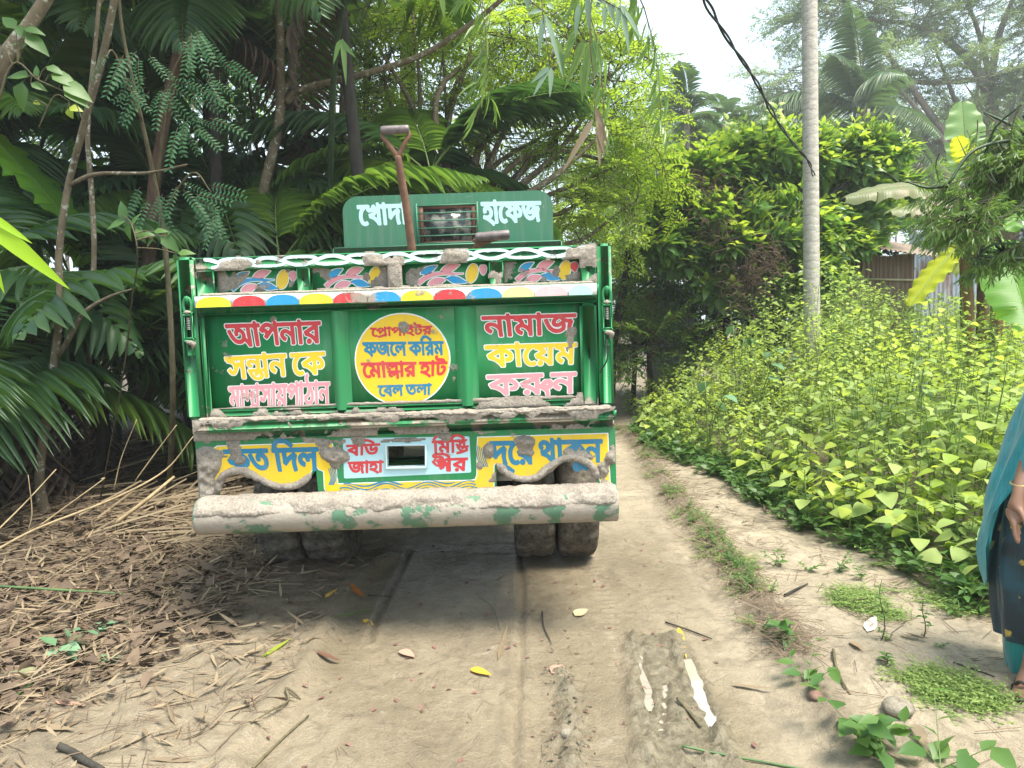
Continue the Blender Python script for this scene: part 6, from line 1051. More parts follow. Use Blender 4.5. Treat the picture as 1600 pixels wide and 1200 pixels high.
# shrubs closing the thicket
def shrub(label, u, v, Y, rx, ry, rz, protos, n, seed, bark=B_DARK, name='shrub', cat='shrub', group=None, sc_=(.6, 1.0), c=None, more=()):
    c = at(u, v, Y) if c is None else np.array(c); b = np.array([c[0], c[1], 0.]); b[2] = float(gh(b[0], b[1]))
    return tree(name, label, [b, (b + c) / 2 + [.05, 0, 0], c], [.05, .04, .025], bark, [(*c, rx, ry, rz)] + list(more), protos, n, cat, group, sc_, seed=seed, updir=.2, sides=6)
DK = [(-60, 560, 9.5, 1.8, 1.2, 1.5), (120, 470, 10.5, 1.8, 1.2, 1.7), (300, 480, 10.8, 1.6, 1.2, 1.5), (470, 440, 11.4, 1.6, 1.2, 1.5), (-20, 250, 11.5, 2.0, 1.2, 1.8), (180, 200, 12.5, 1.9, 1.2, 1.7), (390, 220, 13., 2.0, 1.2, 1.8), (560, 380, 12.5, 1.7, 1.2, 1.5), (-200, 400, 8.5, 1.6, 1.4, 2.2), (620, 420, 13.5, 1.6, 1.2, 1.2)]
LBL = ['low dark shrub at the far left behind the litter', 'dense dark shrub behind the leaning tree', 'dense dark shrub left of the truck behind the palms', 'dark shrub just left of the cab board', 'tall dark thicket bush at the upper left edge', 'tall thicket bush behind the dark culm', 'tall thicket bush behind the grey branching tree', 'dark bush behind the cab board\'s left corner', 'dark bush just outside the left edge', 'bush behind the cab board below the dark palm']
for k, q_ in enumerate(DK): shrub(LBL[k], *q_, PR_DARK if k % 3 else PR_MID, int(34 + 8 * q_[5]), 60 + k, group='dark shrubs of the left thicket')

# banana leaf, lit from behind, at the left
def banana_leaf(seed, L=1.3, W=.34, droop=.5, tears=4, wave=.02):
    """one banana blade along +Y with midrib, ribbed surface, wavy torn margin"""
    r = np.random.RandomState(seed); n = 46; m = 6; V = []; F = []; uv = []; t = np.linspace(0, 1, n); w = W / 2 * np.sin(math.pi * np.clip(t * .93 + .05, 0, 1)) ** .45
    tear = {int(x): r.uniform(.3, .9) for x in r.uniform(6, n - 5, tears)}
    for s in (-1, 1):
        base = len(V)
        for i in range(n):
            for j in range(m + 1):
                q_ = j / m; x = s * w[i] * q_; z = -droop * L * t[i] ** 2 + .30 * abs(x) * (1 - .9 * q_) + wave * math.sin(i * .9 + s) * q_ ** 2 - (.06 * L * q_ ** 2 if droop > .2 else 0)
                if i in tear and q_ > 1 - tear[i]: z -= .05 * q_
                V.append((x, t[i] * L + .04 * L * q_ * (1 - t[i]), z + .003 * (i % 2)))
                uv.append((q_, t[i]))
        for i in range(n - 1):
            for j in range(m):
                if i in tear and j / m > 1 - tear[i]: continue
                a = base + i * (m + 1) + j; F.append((a, a + 1, a + m + 2, a + m + 1) if s > 0 else (a, a + m + 1, a + m + 2, a + 1))
    mid = np.c_[np.zeros(n), t * L, -droop * L * t ** 2]; mid = np.concatenate([[[0, -.35 * L, -.02 * L]], mid]); T_, TF = tube(mid, np.concatenate([[.016], np.linspace(.013, .003, n)]), 6, False)
    nv = len(V); return np.concatenate([V, T_]), [np.array(F), TF[0] + nv], [0, 1], np.concatenate([uv, np.zeros((len(T_), 2))])
def bananamat(name, c, tr, dry=0.0):
    q = NM(name); uvn = q.n('ShaderNodeTexCoord').outputs['UV']; sp = q.n('ShaderNodeSeparateXYZ'); q.l(uvn, sp.inputs[0])
    rib = q.math('SINE', q.math('MULTIPLY', sp.outputs[1], 330.)); f = q.math('MULTIPLY_ADD', rib, .12, .2); col = q.mix(f, c, tuple(x * .6 for x in c))
    col = q.mix(q.ramp(q.math('ADD', sp.outputs[0], q.math('MULTIPLY', q.noise(18, 3, q.pos(True)), .22)), [(1.02, 0.), (1.1, 1.)]), col, (.22, .13, .05))
    if dry: col = q.mix(q.ramp(q.noise(5, 4, q.pos(True)), [(.45, 0.), (.65, dry)]), col, (.30, .22, .12))
    q.set(color=col, rough=.42, spec=.4); t = q.n('ShaderNodeBsdfTranslucent'); q.l(q.mix(f, tr, tuple(x * .7 for x in tr)), t.inputs[0]); ms = q.n('ShaderNodeMixShader'); ms.inputs[0].default_value = .5
    q.l(q.b.outputs[0], ms.inputs[1]); q.l(t.outputs[0], ms.inputs[2]); q.l(ms.outputs[0], q.out.inputs[0]); q.bump(rib, .25, .002); return q.m
BN_G = bananamat('banana_leaf_green', (.10, .24, .03), (.32, .62, .04)); BN_Y = bananamat('banana_leaf_yellow', (.42, .46, .03), (.66, .72, .04)); BN_P = bananamat('banana_leaf_pale', (.28, .42, .18), (.35, .55, .15)); BN_D = bananamat('banana_leaf_drying', (.24, .27, .14), (.3, .36, .1), .6)
def add_leaf(parent, a, b, W, mat, seed, droop=.25, roll=0., tears=4, stem=B_STEM, name='leaf'):
    """blade from a to b (world)"""
    a, b = np.array(a), np.array(b); c = b - a; L = np.linalg.norm(c); lift = droop * L * .8; d = c + [0, 0, lift]; vert = abs(d[2]) > .75 * np.linalg.norm(d); V, F, mi, uv = banana_leaf(seed, L * 1.02, W, droop, tears); me = mesh('leaf', V, F, [mat, stem], mi, True, uv=uv)
    return link(name, me, parent, orient(a, d, 1., roll, root_loc(parent), (0.1, -1, .3) if vert else (0, -.35, 1.)))
def banana(name, label, base, top, rad, leaves, bark, cat='banana plant', seed=0):
    b = np.array(base, float); b[2] = float(gh(b[0], b[1])); t = thing(name, label, cat, b); P = smooth_path([b - [0, 0, .05], (b + np.array(top)) / 2 + [.03, 0, 0], top], 6)
    mb = MB(); mb.tube(P, resample(rad, len(P)), 12); mb.build('trunk', bark, t, smooth=True)
    for k, lf in enumerate(leaves): add_leaf(t, *lf[:4], seed * 10 + k, **(lf[4] if len(lf) > 4 else {}))
    return t
B_BANST = barkmat('brown_banana_stem', (.20, .115, .06), (.07, .045, .03), 10)
banana('banana_plant', 'banana plant at the left edge with a big backlit yellow-green leaf', (-5.2, 6.6, 0), at(-30, 430, 6.6), [.10, .09, .07], [
    (at(-40, 190, 6.5), at(118, 345, 6.3), .62, BN_G, dict(droop=.1, roll=.5, tears=2)), (at(-60, 260, 6.7), at(-150, 30, 6.9), .5, BN_G), (at(20, 300, 6.9), at(150, 235, 7.2), .5, BN_G, dict(droop=.3)), (at(70, 330, 7.2), at(160, 430, 7.2), .4, BN_G, dict(droop=.2))], B_BANST, seed=2)

# feathery-leaved small tree over the palms
def feather(seed, L=.34, n=11, w=.052):
    b = LB(); t = np.linspace(0, 1, 6); ax = np.c_[np.zeros(6), t * L, -.25 * L * t ** 2]; b.tube(ax, np.linspace(.0022, .0008, 6), 3); P = []; D = []; S = []
    for k in range(n):
        f = .12 + .86 * k / (n - 1)
        for s in (-1, 1): P.append([0, f * L, -.25 * L * f * f]); D.append([s, .25 + .5 * f, -.15]); S.append(w * (1 - .25 * abs(f - .5)))
    P, D = np.array(P), np.array(D, float); b.leaves(leaf_t(1, .42, 2, .1, .1, .7, .6), P, frames(D), np.array(S)); return b.data('feathery_leaf', [B_TWIG, L_FEATH])
PR_F = [feather(1, .24, 9, .040), feather(2, .19, 8, .034)]
b_ = gnd(262, 800); ft = tree('feathery_tree', 'slim little tree with feathery compound leaves in front of the dark palms', [b_] + pth((270, 620, 5.1), (262, 430, 5.0), (245, 300, 4.9), (215, 160, 4.7), (190, 40, 4.6), (185, -60, 4.5)), [.022, .02, .018, .015, .012, .010, .006], B_TWIG,
    extra_limbs=[(pth((245, 290, 4.9), (255, 200, 4.8), (268, 120, 4.7), (300, 55, 4.6)), [.012, .010, .007, .004]), (pth((222, 190, 4.7), (180, 85, 4.5), (165, 90, 4.4)), [.010, .006, .003]), (pth((255, 330, 4.9), (300, 270, 4.7), (330, 300, 4.6)), [.010, .006, .003])])
for u, v, Y, dx, dz in [(205, 92, 4.5, .1, -1), (180, 95, 4.5, -.2, -1), (230, 90, 4.5, .5, -.8), (245, 145, 4.6, -.1, -1), (262, 140, 4.6, .2, -1), (275, 135, 4.6, .6, -.9), (235, 135, 4.6, -.6, -.7), (300, 60, 4.6, .4, -1), (315, 55, 4.6, .8, -.7), (290, 50, 4.6, -.3, -1), (300, 140, 4.6, .7, -1), (330, 120, 4.6, .5, -1),
                         (300, 200, 4.6, .1, -1), (285, 190, 4.6, -.3, -1), (315, 190, 4.6, .6, -.9), (230, 300, 4.8, -.4, -1), (255, 305, 4.8, .2, -1), (280, 300, 4.7, .5, -.8), (300, 310, 4.6, .8, -.7), (318, 300, 4.6, 1, -.6), (330, 330, 4.6, .3, -1), (215, 130, 4.5, 0, -1), (345, 90, 4.6, .6, -.8)]:
    for j in range(3): link('feathery_leaf', PR_F[rs.randint(2)], ft, orient(at(u + rs.uniform(-14, 14), v + rs.uniform(-14, 14), Y + rs.uniform(-.15, .15)), (dx + rs.uniform(-.7, .7), -.35, dz + rs.uniform(-.1, .5)), rs.uniform(.8, 1.15), rs.uniform(-.3, .3), root_loc(ft), (0, -1, .35)))
# saplings with broad leaves: stem path and leaves (photo point of leaf base, tip)
def sapling(name, label, path, rad, leaves, mat, tmpl=None, cat='sapling', stem=B_TWIG, wr=1.0, group=None):
    b = np.array(path[0]); t = thing(name, label, cat, b, group); P = smooth_path(path, 5); mb = MB(); mb.tube(P, resample(rad, len(P)), 6); mb.build('stem', stem, t, smooth=True)
    for a, c in leaves:
        a, c = np.array(a), np.array(c); d = c - a; L = np.linalg.norm(d); R = frames(d[None], np.array([[rs.uniform(-.5, .5), -.9, .75]]))[0]; tm = tmpl or T_OV; lb = LB(); lb.leaves((tm[0] * [wr, 1, 1], tm[1]), (a - b)[None], R[None], np.array([L]), 0); 
        V = np.concatenate(lb.V); j = np.argmin(np.linalg.norm(P - a, axis=1)); T_, TF = tube([P[j] - b, (P[j] + a) / 2 - b + [0, 0, .01], a - b], [.003, .0025, .002], 4, False); nv = len(V)
        link('leaf', mesh('leaf', np.concatenate([V, T_]), [lb.F[0], TF[0] + nv], [mat, stem], [0, 1], attr={'var': np.full(len(lb.F[0]) + len(TF[0]), rs.rand())}), t)
    return t
A = lambda u, v, Y: at(u, v, Y)
Y = 3.9
sapling('broad_leaved_sapling', 'broad-leaved sapling hanging its pale green leaves over the truck\'s left corner', [gnd(150, 815), A(190, 600, Y + .8), A(205, 480, Y + .4), A(215, 400, Y), A(205, 350, Y), A(190, 335, Y)], [.006, .005, .0045, .004, .003, .002],
        [(A(196, 346, Y), A(161, 352, Y)), (A(198, 343, Y), A(182, 312, Y)), (A(207, 352, Y), A(215, 330, Y)), (A(200, 350, Y), A(199, 376, Y)), (A(212, 358, Y), A(228, 378, Y)), (A(222, 366, Y), A(244, 366, Y)), (A(240, 362, Y), A(262, 358, Y)), (A(252, 368, Y), A(280, 392, Y)), (A(262, 368, Y), A(266, 360, Y)), (A(278, 396, Y), A(303, 392, Y)), (A(275, 396, Y), A(272, 412, Y)), (A(240, 372, Y), A(225, 385, Y))], L_LOW, wr=1.15)
Y = 3.6
sapling('leafy_vine', 'bright-leaved climber on the thick trunk in the upper left corner', [gnd(-90, 960), A(-60, 500, Y), A(-10, 200, Y), A(20, 100, Y), A(60, 125, Y), A(110, 150, Y), A(130, 190, Y)], [.010, .009, .007, .005, .004, .003, .002],
        [(A(25, 45, Y), A(0, 20, Y)), (A(25, 40, Y), A(48, 62, Y)), (A(38, 45, Y), A(68, 48, Y)), (A(40, 55, Y), A(75, 80, Y)), (A(30, 68, Y), A(15, 68, Y)), (A(60, 120, Y), A(52, 100, Y)), (A(72, 104, Y), A(100, 112, Y)), (A(45, 120, Y), A(5, 112, Y)), (A(35, 128, Y), A(28, 172, Y)), (A(48, 130, Y), A(72, 138, Y)), (A(80, 115, Y), A(122, 130, Y)), (A(98, 130, Y), A(142, 150, Y)), (A(42, 70, Y), A(22, 78, Y)), (A(0, 70, Y), A(-5, 90, Y)), (A(100, 140, Y), A(138, 160, Y))], L_LOW, wr=1.2)
Y = 3.7
sapling('yellowing_vine', 'short climber twig with two curled yellow leaves by the leaning trunk', [A(60, 200, Y), A(85, 150, Y), A(108, 158, Y)], [.003, .003, .002], [(A(108, 168, Y), A(128, 170, Y)), (A(106, 170, Y), A(112, 185, Y)), (A(52, 158, Y), A(62, 162, Y))], L_YOUNG, wr=1.6)
Y = 1.75
sapling('grass_blade_cane', 'young bamboo cane with one bright lime-green blade at the left edge', [gnd(-500, 1300), A(-260, 700, Y), A(-120, 400, Y), A(-40, 330, Y)], [.005, .005, .004, .002], [(A(-45, 325, Y), A(101, 447, Y)), (A(-30, 328, Y), A(47, 377, Y)), (A(-25, 370, Y), A(4, 458, Y))], leafmat('lime_blade', (.26, .46, .02), (.30, .50, .02), tr=(.55, .80, .03), trans=.5), leaf_t(1, .15, 8, .2, .10, .8, .6), cat='bamboo')
# ------------------------------------------------------------------ centre: sunlit tree, bamboo spray
b_ = at(720, 640, 8.8); b_[2] = 0; c_ = lambda u, v, Y, r: (*at(u, v, Y), *r)
stems = []
for us in ([(700, 380), (660, 230), (655, 120), (640, -20)], [(705, 370), (700, 200), (735, 80), (725, 0)], [(715, 370), (745, 240), (820, 180), (905, 165)], [(720, 380), (700, 290), (705, 150), (760, 60)], [(725, 370), (800, 290), (840, 235), (905, 260)], [(730, 370), (740, 270), (770, 150), (800, 110), (850, 60)], [(735, 350), (790, 200), (880, 90), (960, 40)], [(730, 330), (830, 240), (940, 250), (1010, 290)]):
    stems.append(([at(u, v, 8.8 + .15 * k) for k, (u, v) in enumerate(us)], [.045, .032, .022, .012]))
tree('sunlit_tree', 'many-stemmed tree with backlit yellow-green leaves behind the cab', [b_, at(722, 400, 8.8), at(730, 330, 8.8)], [.16, .13, .10], B_LICH,
     [c_(690, 40, 9.4, (.9, .7, .6)), c_(800, 60, 9.2, (.9, .7, .7)), c_(900, 60, 9.2, (.85, .7, .7)), c_(760, 200, 9.6, (.8, .7, .7)), c_(870, 200, 9.2, (.8, .7, .7)), c_(960, 190, 9.0, (.65, .6, .6)), c_(900, 320, 9.3, (.9, .6, .6)), c_(985, 320, 9.0, (.55, .5, .6)), c_(1000, 70, 9.4, (.45, .4, .5)), c_(780, 330, 10.2, (.9, .5, .45)), c_(600, 120, 10.0, (.8, .6, .8)), c_(570, 40, 10.0, (.8, .6, .6)), c_(640, 220, 10.4, (.8, .6, .6)), c_(560, 240, 11.0, (.8, .6, .6)), c_(1010, 240, 9.2, (.5, .5, .6)), c_(950, 120, 9.4, (.6, .5, .6))], PR_SUN, 400, sc_=(.5, .9), extra_limbs=stems, seed=7, shell=.3)
tree('side_tree', 'leafy tree right behind the truck\'s right post, mid green', [(1.25, 10.6, 0), at(980, 420, 10.5), at(975, 330, 10.5)], [.08, .06, .04], B_DARK, [c_(985, 400, 10.6, (.6, .6, .6)), c_(1035, 430, 10.9, (.6, .6, .5)), c_(960, 340, 10.8, (.5, .5, .5)), c_(1000, 330, 11.5, (.5, .5, .6))], PR_MID, 62, sc_=(.4, .7), seed=8)
for k, (u, v, Y, rr_, pr) in enumerate([(900, 370, 15, (1.2, .8, .7), PR_SUN), (640, 330, 15, (1.4, .8, 1.1), PR_SUN), (760, 150, 16, (2.2, 1., 1.8), PR_SUN), (520, 120, 16, (2.0, 1., 2.0), PR_MID), (960, 250, 17, (1.4, .9, 1.0), PR_SUN), (300, 150, 17, (2.2, 1., 2.2), PR_MID), (80, 140, 17, (2.2, 1., 2.4), PR_MID), (860, 40, 17, (1.6, 1., 1.2), PR_SUN)]):
    shrub(['sunlit bush seen past the cab board\'s right corner', 'sunlit foliage of a tree far behind the shovel', 'pale leafy tree behind the many-stemmed tree', 'leafy tree far behind the long bough', 'bright tree between the many-stemmed tree and the big-leaved bush', 'tree far behind the feathery leaves', 'tree far behind the thick mottled trunk', 'sunlit treetop at the top centre'][k], u, v, Y, *rr_, pr, 46, 80 + k, B_GREY, 'background_tree', 'tree', 'trees beyond the thicket', (.8, 1.2))
# bamboo culm arching over the track with long hanging leaves
bp = [(-1.9, 7.9, 0), (-1.7, 7.0, 2.6), (-1.1, 5.6, 4.1), tuple(at(800, -40, 4.1)), tuple(at(900, -20, 3.7)), tuple(at(960, 10, 3.5))]
bt = tree('arching_bamboo', 'bamboo arching over the truck with long grey-green leaves hanging at the top', bp, [.035, .03, .022, .010, .007, .003], B_BAMB, cat='bamboo', seed=9)
def hang(u, v, Y, u2, v2, w=.028, mat=L_BAMB, dy=0., par=bt):
    a, c = at(u, v, Y), at(u2, v2, Y + dy); d = c - a; L = np.linalg.norm(d); R = frames(d[None], np.array([[rs.uniform(-.4, .4), -1, .3]]))[0]; tm = leaf_t(1, w / L * 1.0, 6, .25, .06, .75, .5); lb = LB(); b = root_loc(par); lb.leaves(tm, (a - b)[None], R[None], np.array([L]), 0)
    link('leaf', mesh('leaf', np.concatenate(lb.V), [lb.F[0]], [mat], attr={'var': np.full(len(lb.F[0]), rs.rand())}), par)
L_BGREY = leafmat('greyish_bamboo_leaf', (.16, .25, .17), (.22, .32, .22), tr=(.2, .32, .16), trans=.25, rough=.45)
for q_ in [(848, 15, 3.6, 822, 22), (850, 22, 3.6, 841, 88), (852, 22, 3.6, 882, 120), (822, -10, 3.6, 826, 18), (858, 105, 3.6, 828, 130), (858, 106, 3.6, 832, 150), (861, 105, 3.6, 860, 152), (855, 6, 3.6, 866, 14), (940, -5, 3.5, 932, 12), (950, 5, 3.5, 962, 40), (968, 8, 3.5, 964, 48), (960, 5, 3.5, 955, 30), (925, -5, 3.5, 952, 8), (975, 15, 3.5, 1004, 62), (972, 18, 3.5, 985, 85), (945, 10, 3.5, 944, 45), (918, -8, 3.5, 920, 50), (905, 5, 3.55, 898, 60), (970, 8, 3.5, 988, 40)]: hang(*q_, mat=L_BGREY)
for q_ in [(912, 60, 3.7, 884, 132), (915, 65, 3.7, 882, 140), (918, 70, 3.7, 908, 160), (922, 62, 3.7, 915, 150), (926, 62, 3.7, 930, 120), (928, 62, 3.7, 942, 110), (905, 45, 3.7, 880, 75), (910, 100, 3.7, 910, 158), (935, 100, 3.7, 922, 130), (985, 20, 3.6, 1000, 70), (900, 50, 3.7, 878, 100), (870, 60, 3.65, 884, 120), (875, 80, 3.65, 881, 122)]: hang(*q_, w=.03)
for q_ in [(927, 186, 3.7, 878, 270), (930, 168, 3.7, 950, 228), (935, 180, 3.7, 938, 262), (933, 190, 3.7, 946, 245)]: hang(*q_, w=.034, mat=L_DRY)
mb = MB()
for P in (pth((846, -20, 3.6), (848, 20, 3.6), (860, 105, 3.6)), pth((925, -20, 3.7), (922, 60, 3.7), (928, 130, 3.7), (929, 190, 3.7)), pth((812, -12, 3.6), (850, 18, 3.6), (855, 22, 3.6)), pth((880, 0, 3.55), (918, -10, 3.5), (972, 16, 3.5)), pth((895, 28, 3.6), (912, 60, 3.7), (925, 66, 3.7))): mb.tube(smooth_path(P, 4), .0028, 5)
mb.build('twig', B_TWIG, bt)
for q_ in [(532, 62, 4.6, 520, 100), (535, 60, 4.6, 541, 132), (690, -10, 4.3, 694, 28), (530, 62, 4.6, 556, 90)]: hang(*q_, w=.035)
for q_, d in (((720, -70, 4.5), (.3, -.2, -.6)), ((870, -70, 4.0), (.5, 0, -.6)), ((960, -60, 4.1), (.6, 0, -.7))): link('leafy_branch', PR_BAMB[rs.randint(2)], bt, orient(at(*q_), d, .9, 0, root_loc(bt)))
# ------------------------------------------------------------------ right: big-leaved bush, palms, rain tree
bush = tree('big_leaved_bush', 'wide bush of large glossy leaves with yellow-green young tips, in front of the sheds', [(3.9, 10.8, 0), at(1200, 420, 10.7), at(1200, 330, 10.7)], [.16, .13, .08], B_DARK,
     [c_(1085, 290, 10.4, (.85, .7, .55)), c_(1175, 265, 10.6, (.9, .7, .6)), c_(1265, 250, 10.8, (.9, .7, .5)), c_(1355, 255, 10.8, (.75, .7, .6)), c_(1040, 370, 10.2, (.7, .6, .6)), c_(1130, 370, 10.2, (.9, .7, .7)), c_(1230, 370, 10.3, (.9, .7, .7)), c_(1330, 350, 10.8, (.7, .6, .7)), c_(1170, 450, 10.2, (.8, .5, .35)), c_(1400, 290, 11.2, (.5, .5, .5)), c_(1270, 430, 10.0, (.5, .5, .4))], PR_BUSH, 330, sc_=(.6, .95), seed=11, updir=.45, shell=.55)
shrub('creeper-covered hump on top of the big-leaved bush', 1165, 225, 10.5, .55, .5, .35, PR_MID, 26, 140, name='creeper', cat='creeper', sc_=(.3, .5))
lb = MB(); r = np.random.RandomState(4)
for (u, v, Y, su, sv, n) in [(1095, 285, 9.95, 45, 30, 110), (1175, 430, 9.75, 35, 45, 120), (1120, 350, 9.8, 30, 30, 60), (1195, 390, 9.7, 25, 40, 60)]:
    for k in range(n):
        p = at(u + r.normal() * su * .6, v + r.normal() * sv * .5, Y + r.normal() * .15); P = [p]
        for j in range(5): p = p + np.array([r.normal() * .07, r.normal() * .05, -.07 * r.rand() + r.normal() * .03]); P.append(p)
        lb.tube(P, .004, 3)
tag(lb.build('dry_vine_tangle', simple('dead_brown_vine', (.17, .11, .08), (.10, .065, .05), 12, .9), None), 'tangle of dead brown vines hanging over the big-leaved bush', 'vines', kind='stuff')
b_ = gnd(1268, 700); Y = 8.3; tb_ = at(1270, 445, Y); tp = at(1266, -30, Y); tp = tp + (tp - tb_) * 2.6
palm('coconut_trunk_palm', 'tall pale ringed palm trunk rising out of the weeds with the cable on it', (tb_[0], Y, 0), tp, [.095, .086, .082, .08, .075], PR_COCO, 14, B_PALMT, seed=5, lean=(0, 0, 0), s=(.8, 1.))
c = at(1352, 172, 27.); palm('coconut_palm', 'coconut palm with arching dark fronds right of the tall pale trunk', (c[0] + .3, 27, 0), c, [.2, .18, .16], PR_COCO, 17, B_GREY, seed=8, el=(1.35, -.45), s=(.95, 1.2))
for k, (u, v, Y) in enumerate([(1073, 172, 24.), (1086, 185, 26.), (1132, 190, 28.), (1165, 205, 31.), (1045, 215, 22.)]):
    c = at(u, v, Y); palm('betel_palm', ['slim betel palm with a dense crown, left of the open sky\'s foot', 'second betel palm just behind the dense-crowned one', 'paler betel palm further right against the sky', 'distant betel palm nearest the tall pale trunk', 'low betel palm at the edge of the sunlit tree'][k], (at(u - 6, 300, Y)[0], Y, 0), c, [.12, .11, .10], PR_BETEL, 11, B_GREY, 'betel palms against the sky', seed=30 + k, el=(1.2, -.5), s=(.9, 1.2))
def flat(u, v, Y, rx, rz): return (*at(u, v, Y), rx, 1.8, rz)
Yr_ = 33.
lim = [([at(1580, 330, Yr_), at(1545, 150, Yr_), at(1500, 80, Yr_), at(1430, 40, Yr_), at(1330, 30, Yr_)], [.3, .24, .17, .11, .05]), ([at(1545, 150, Yr_), at(1560, 60, Yr_), at(1590, -20, Yr_)], [.2, .14, .08]), ([at(1540, 130, Yr_), at(1470, 55, Yr_), at(1400, 70, Yr_), at(1300, 110, Yr_)], [.15, .13, .09, .04]), ([at(1560, 120, Yr_), at(1450, 130, Yr_), at(1380, 120, Yr_), at(1240, 180, Yr_)], [.14, .11, .08, .04])]
tree('rain_tree', 'huge spreading pale green tree filling the sky at the upper right', [(at(1585, 400, Yr_)[0], Yr_, 0), at(1585, 400, Yr_), at(1580, 320, Yr_)], [.5, .42, .34], B_GREY,
     [flat(1300, 20, Yr_, 2.4, .9), flat(1370, -10, Yr_, 2.4, .8), flat(1440, 20, Yr_, 2.2, .8), flat(1540, 10, Yr_, 2.6, .8), flat(1240, 130, Yr_ - 1, 1.6, .9), flat(1320, 110, Yr_, 2.2, .8), flat(1420, 110, Yr_, 2., .8), flat(1500, 120, Yr_, 2., .7), flat(1590, 110, Yr_, 2., .9), flat(1230, 200, Yr_ + 1, 1.6, .8), flat(1330, 220, Yr_ + 2, 2.4, 1.), flat(1450, 210, Yr_ + 1, 2.2, .9), flat(1560, 200, Yr_, 2.4, .9), flat(1470, -60, Yr_, 3.5, .8), flat(1640, 40, Yr_, 2., 1.2), flat(1270, -60, Yr_, 1.8, .8)], PR_RAIN, 400, sc_=(1.5, 2.4), extra_limbs=lim, seed=12, limbs=True)
for k, (u, v, Y, rx, rz) in enumerate([(1060, 300, 38, 3.5, 2.2), (1150, 270, 42, 3.8, 2.0), (1240, 250, 40, 3.2, 2.4), (1400, 260, 42, 4.5, 3.0), (1520, 250, 40, 4.5, 3.0), (1000, 270, 36, 2.5, 1.8), (1650, 270, 36, 4., 3.5)]):
    shrub(['hazy tree under the betel palms', 'hazy tree at the foot of the sky gap', 'hazy tree just left of the tall pale trunk', 'hazy tree behind the coconut palm', 'hazy tree behind the banana plant', 'hazy tree beyond the sunlit tree\'s edge', 'hazy tree behind the narrow-leaved foliage'][k], u, v, Y, rx, 2., rz, PR_RAIN, 70, 100 + k, B_GREY, 'distant_tree', 'tree', 'far trees beyond the sheds', (2., 3.))
for k, (u, v, Y, rx, rz, pr, n) in enumerate([(985, 440, 11.5, .8, .8, PR_MID, 70), (1010, 530, 10.6, .6, .45, PR_MID, 40), (955, 520, 13.5, 1.2, .8, PR_DARK, 50), (1080, 440, 12.8, 1.3, 1.0, PR_DARK, 60), (1190, 430, 12.6, 1.4, 1.1, PR_DARK, 60), (1290, 400, 12.4, 1.1, 1.0, PR_DARK, 50), (1130, 500, 11.6, 1.5, .5, PR_DARK, 44), (1370, 360, 13.6, 1.3, .8, PR_MID, 40), (940, 440, 14, 1.4, 1.0, PR_SUN, 60), (1220, 320, 13.5, 2.2, 1.2, PR_MID, 70), (1460, 330, 15, 1.2, .9, PR_MID, 40), (1560, 330, 16, 2., 1., PR_MID, 50)]):
    shrub(['leafy bush closing the track beyond the truck\'s right post', 'low bush at the bend of the track, right of the truck', 'low dark bush across the bend of the track'][k] if k < 3 else ['low bush closing the track behind the truck\'s right post', 'dark undergrowth behind the short grey fence', 'dark undergrowth beneath the big-leaved bush', 'dark undergrowth left of the brown shed', 'low dark growth at the foot of the big-leaved bush', 'leafy bush behind the brown shed\'s roof', 'sunlit bush beyond the truck\'s right side', 'leafy growth behind the top of the big-leaved bush', 'bush between the two shed roofs', 'bush above the grey shed\'s roof'][k - 2], u, v, Y, rx, .7, rz, pr, n, 160 + k, group='bushes in front of and behind the sheds', sc_=(.5, .9))
# narrow-leaved foliage at the right edge
b_ = at(1720, 700, 4.9); b_[2] = 0
tree('narrow_leaved_bamboo', 'dense narrow-leaved bamboo foliage leaning in at the right edge', [b_, at(1700, 450, 4.9), at(1650, 250, 4.8), at(1600, 180, 4.7)], [.05, .045, .03, .012], B_BAMB, [c_(1575, 270, 4.8, (.30, .4, .30)), c_(1500, 340, 4.7, (.28, .3, .22)), c_(1480, 290, 4.7, (.16, .2, .12)), c_(1450, 335, 4.7, (.14, .2, .08)), c_(1540, 240, 4.8, (.2, .2, .14)), c_(1590, 200, 4.8, (.16, .2, .10)), c_(1530, 400, 4.8, (.2, .2, .10)), c_(1640, 240, 4.9, (.35, .4, .35)), c_(1570, 390, 4.9, (.22, .3, .12)), c_(1660, 380, 4.9, (.3, .3, .3))], PR_WILL, 380, cat='bamboo', sc_=(.5, .8), seed=13, updir=-.1, shell=.2, toward=(-.8, -.3, .25))
# banana plants
banana('banana_plant', 'banana plant left of the narrow-leaved foliage with one yellow hanging leaf', (at(1512, 500, 8.6)[0], 8.6, 0), at(1506, 330, 8.6), [.085, .075, .06], [
    (at(1512, 285, 8.6), at(1506, 160, 8.6), .46, BN_P, dict(droop=.05, roll=.3, tears=1)), (at(1520, 268, 8.5), at(1496, 214, 8.3), .28, BN_Y, dict(droop=.05, roll=-.6, tears=0)), (at(1486, 305, 8.6), at(1362, 300, 8.2), .40, BN_D, dict(droop=.42, roll=.25, tears=3)), (at(1484, 335, 8.5), at(1408, 322, 8.0), .34, BN_D, dict(droop=.3)), (at(1490, 345, 8.4), at(1415, 345, 8.6), .32, BN_G, dict(droop=.3)),
    (at(1502, 380, 8.3), at(1424, 472, 8.0), .34, BN_Y, dict(droop=.10, roll=-.25, tears=1)), (at(1530, 340, 8.7), at(1620, 300, 8.9), .4, BN_G, dict(droop=.4)), (at(1500, 360, 8.6), at(1470, 350, 9.6), .36, BN_G)], B_BANST, seed=5)
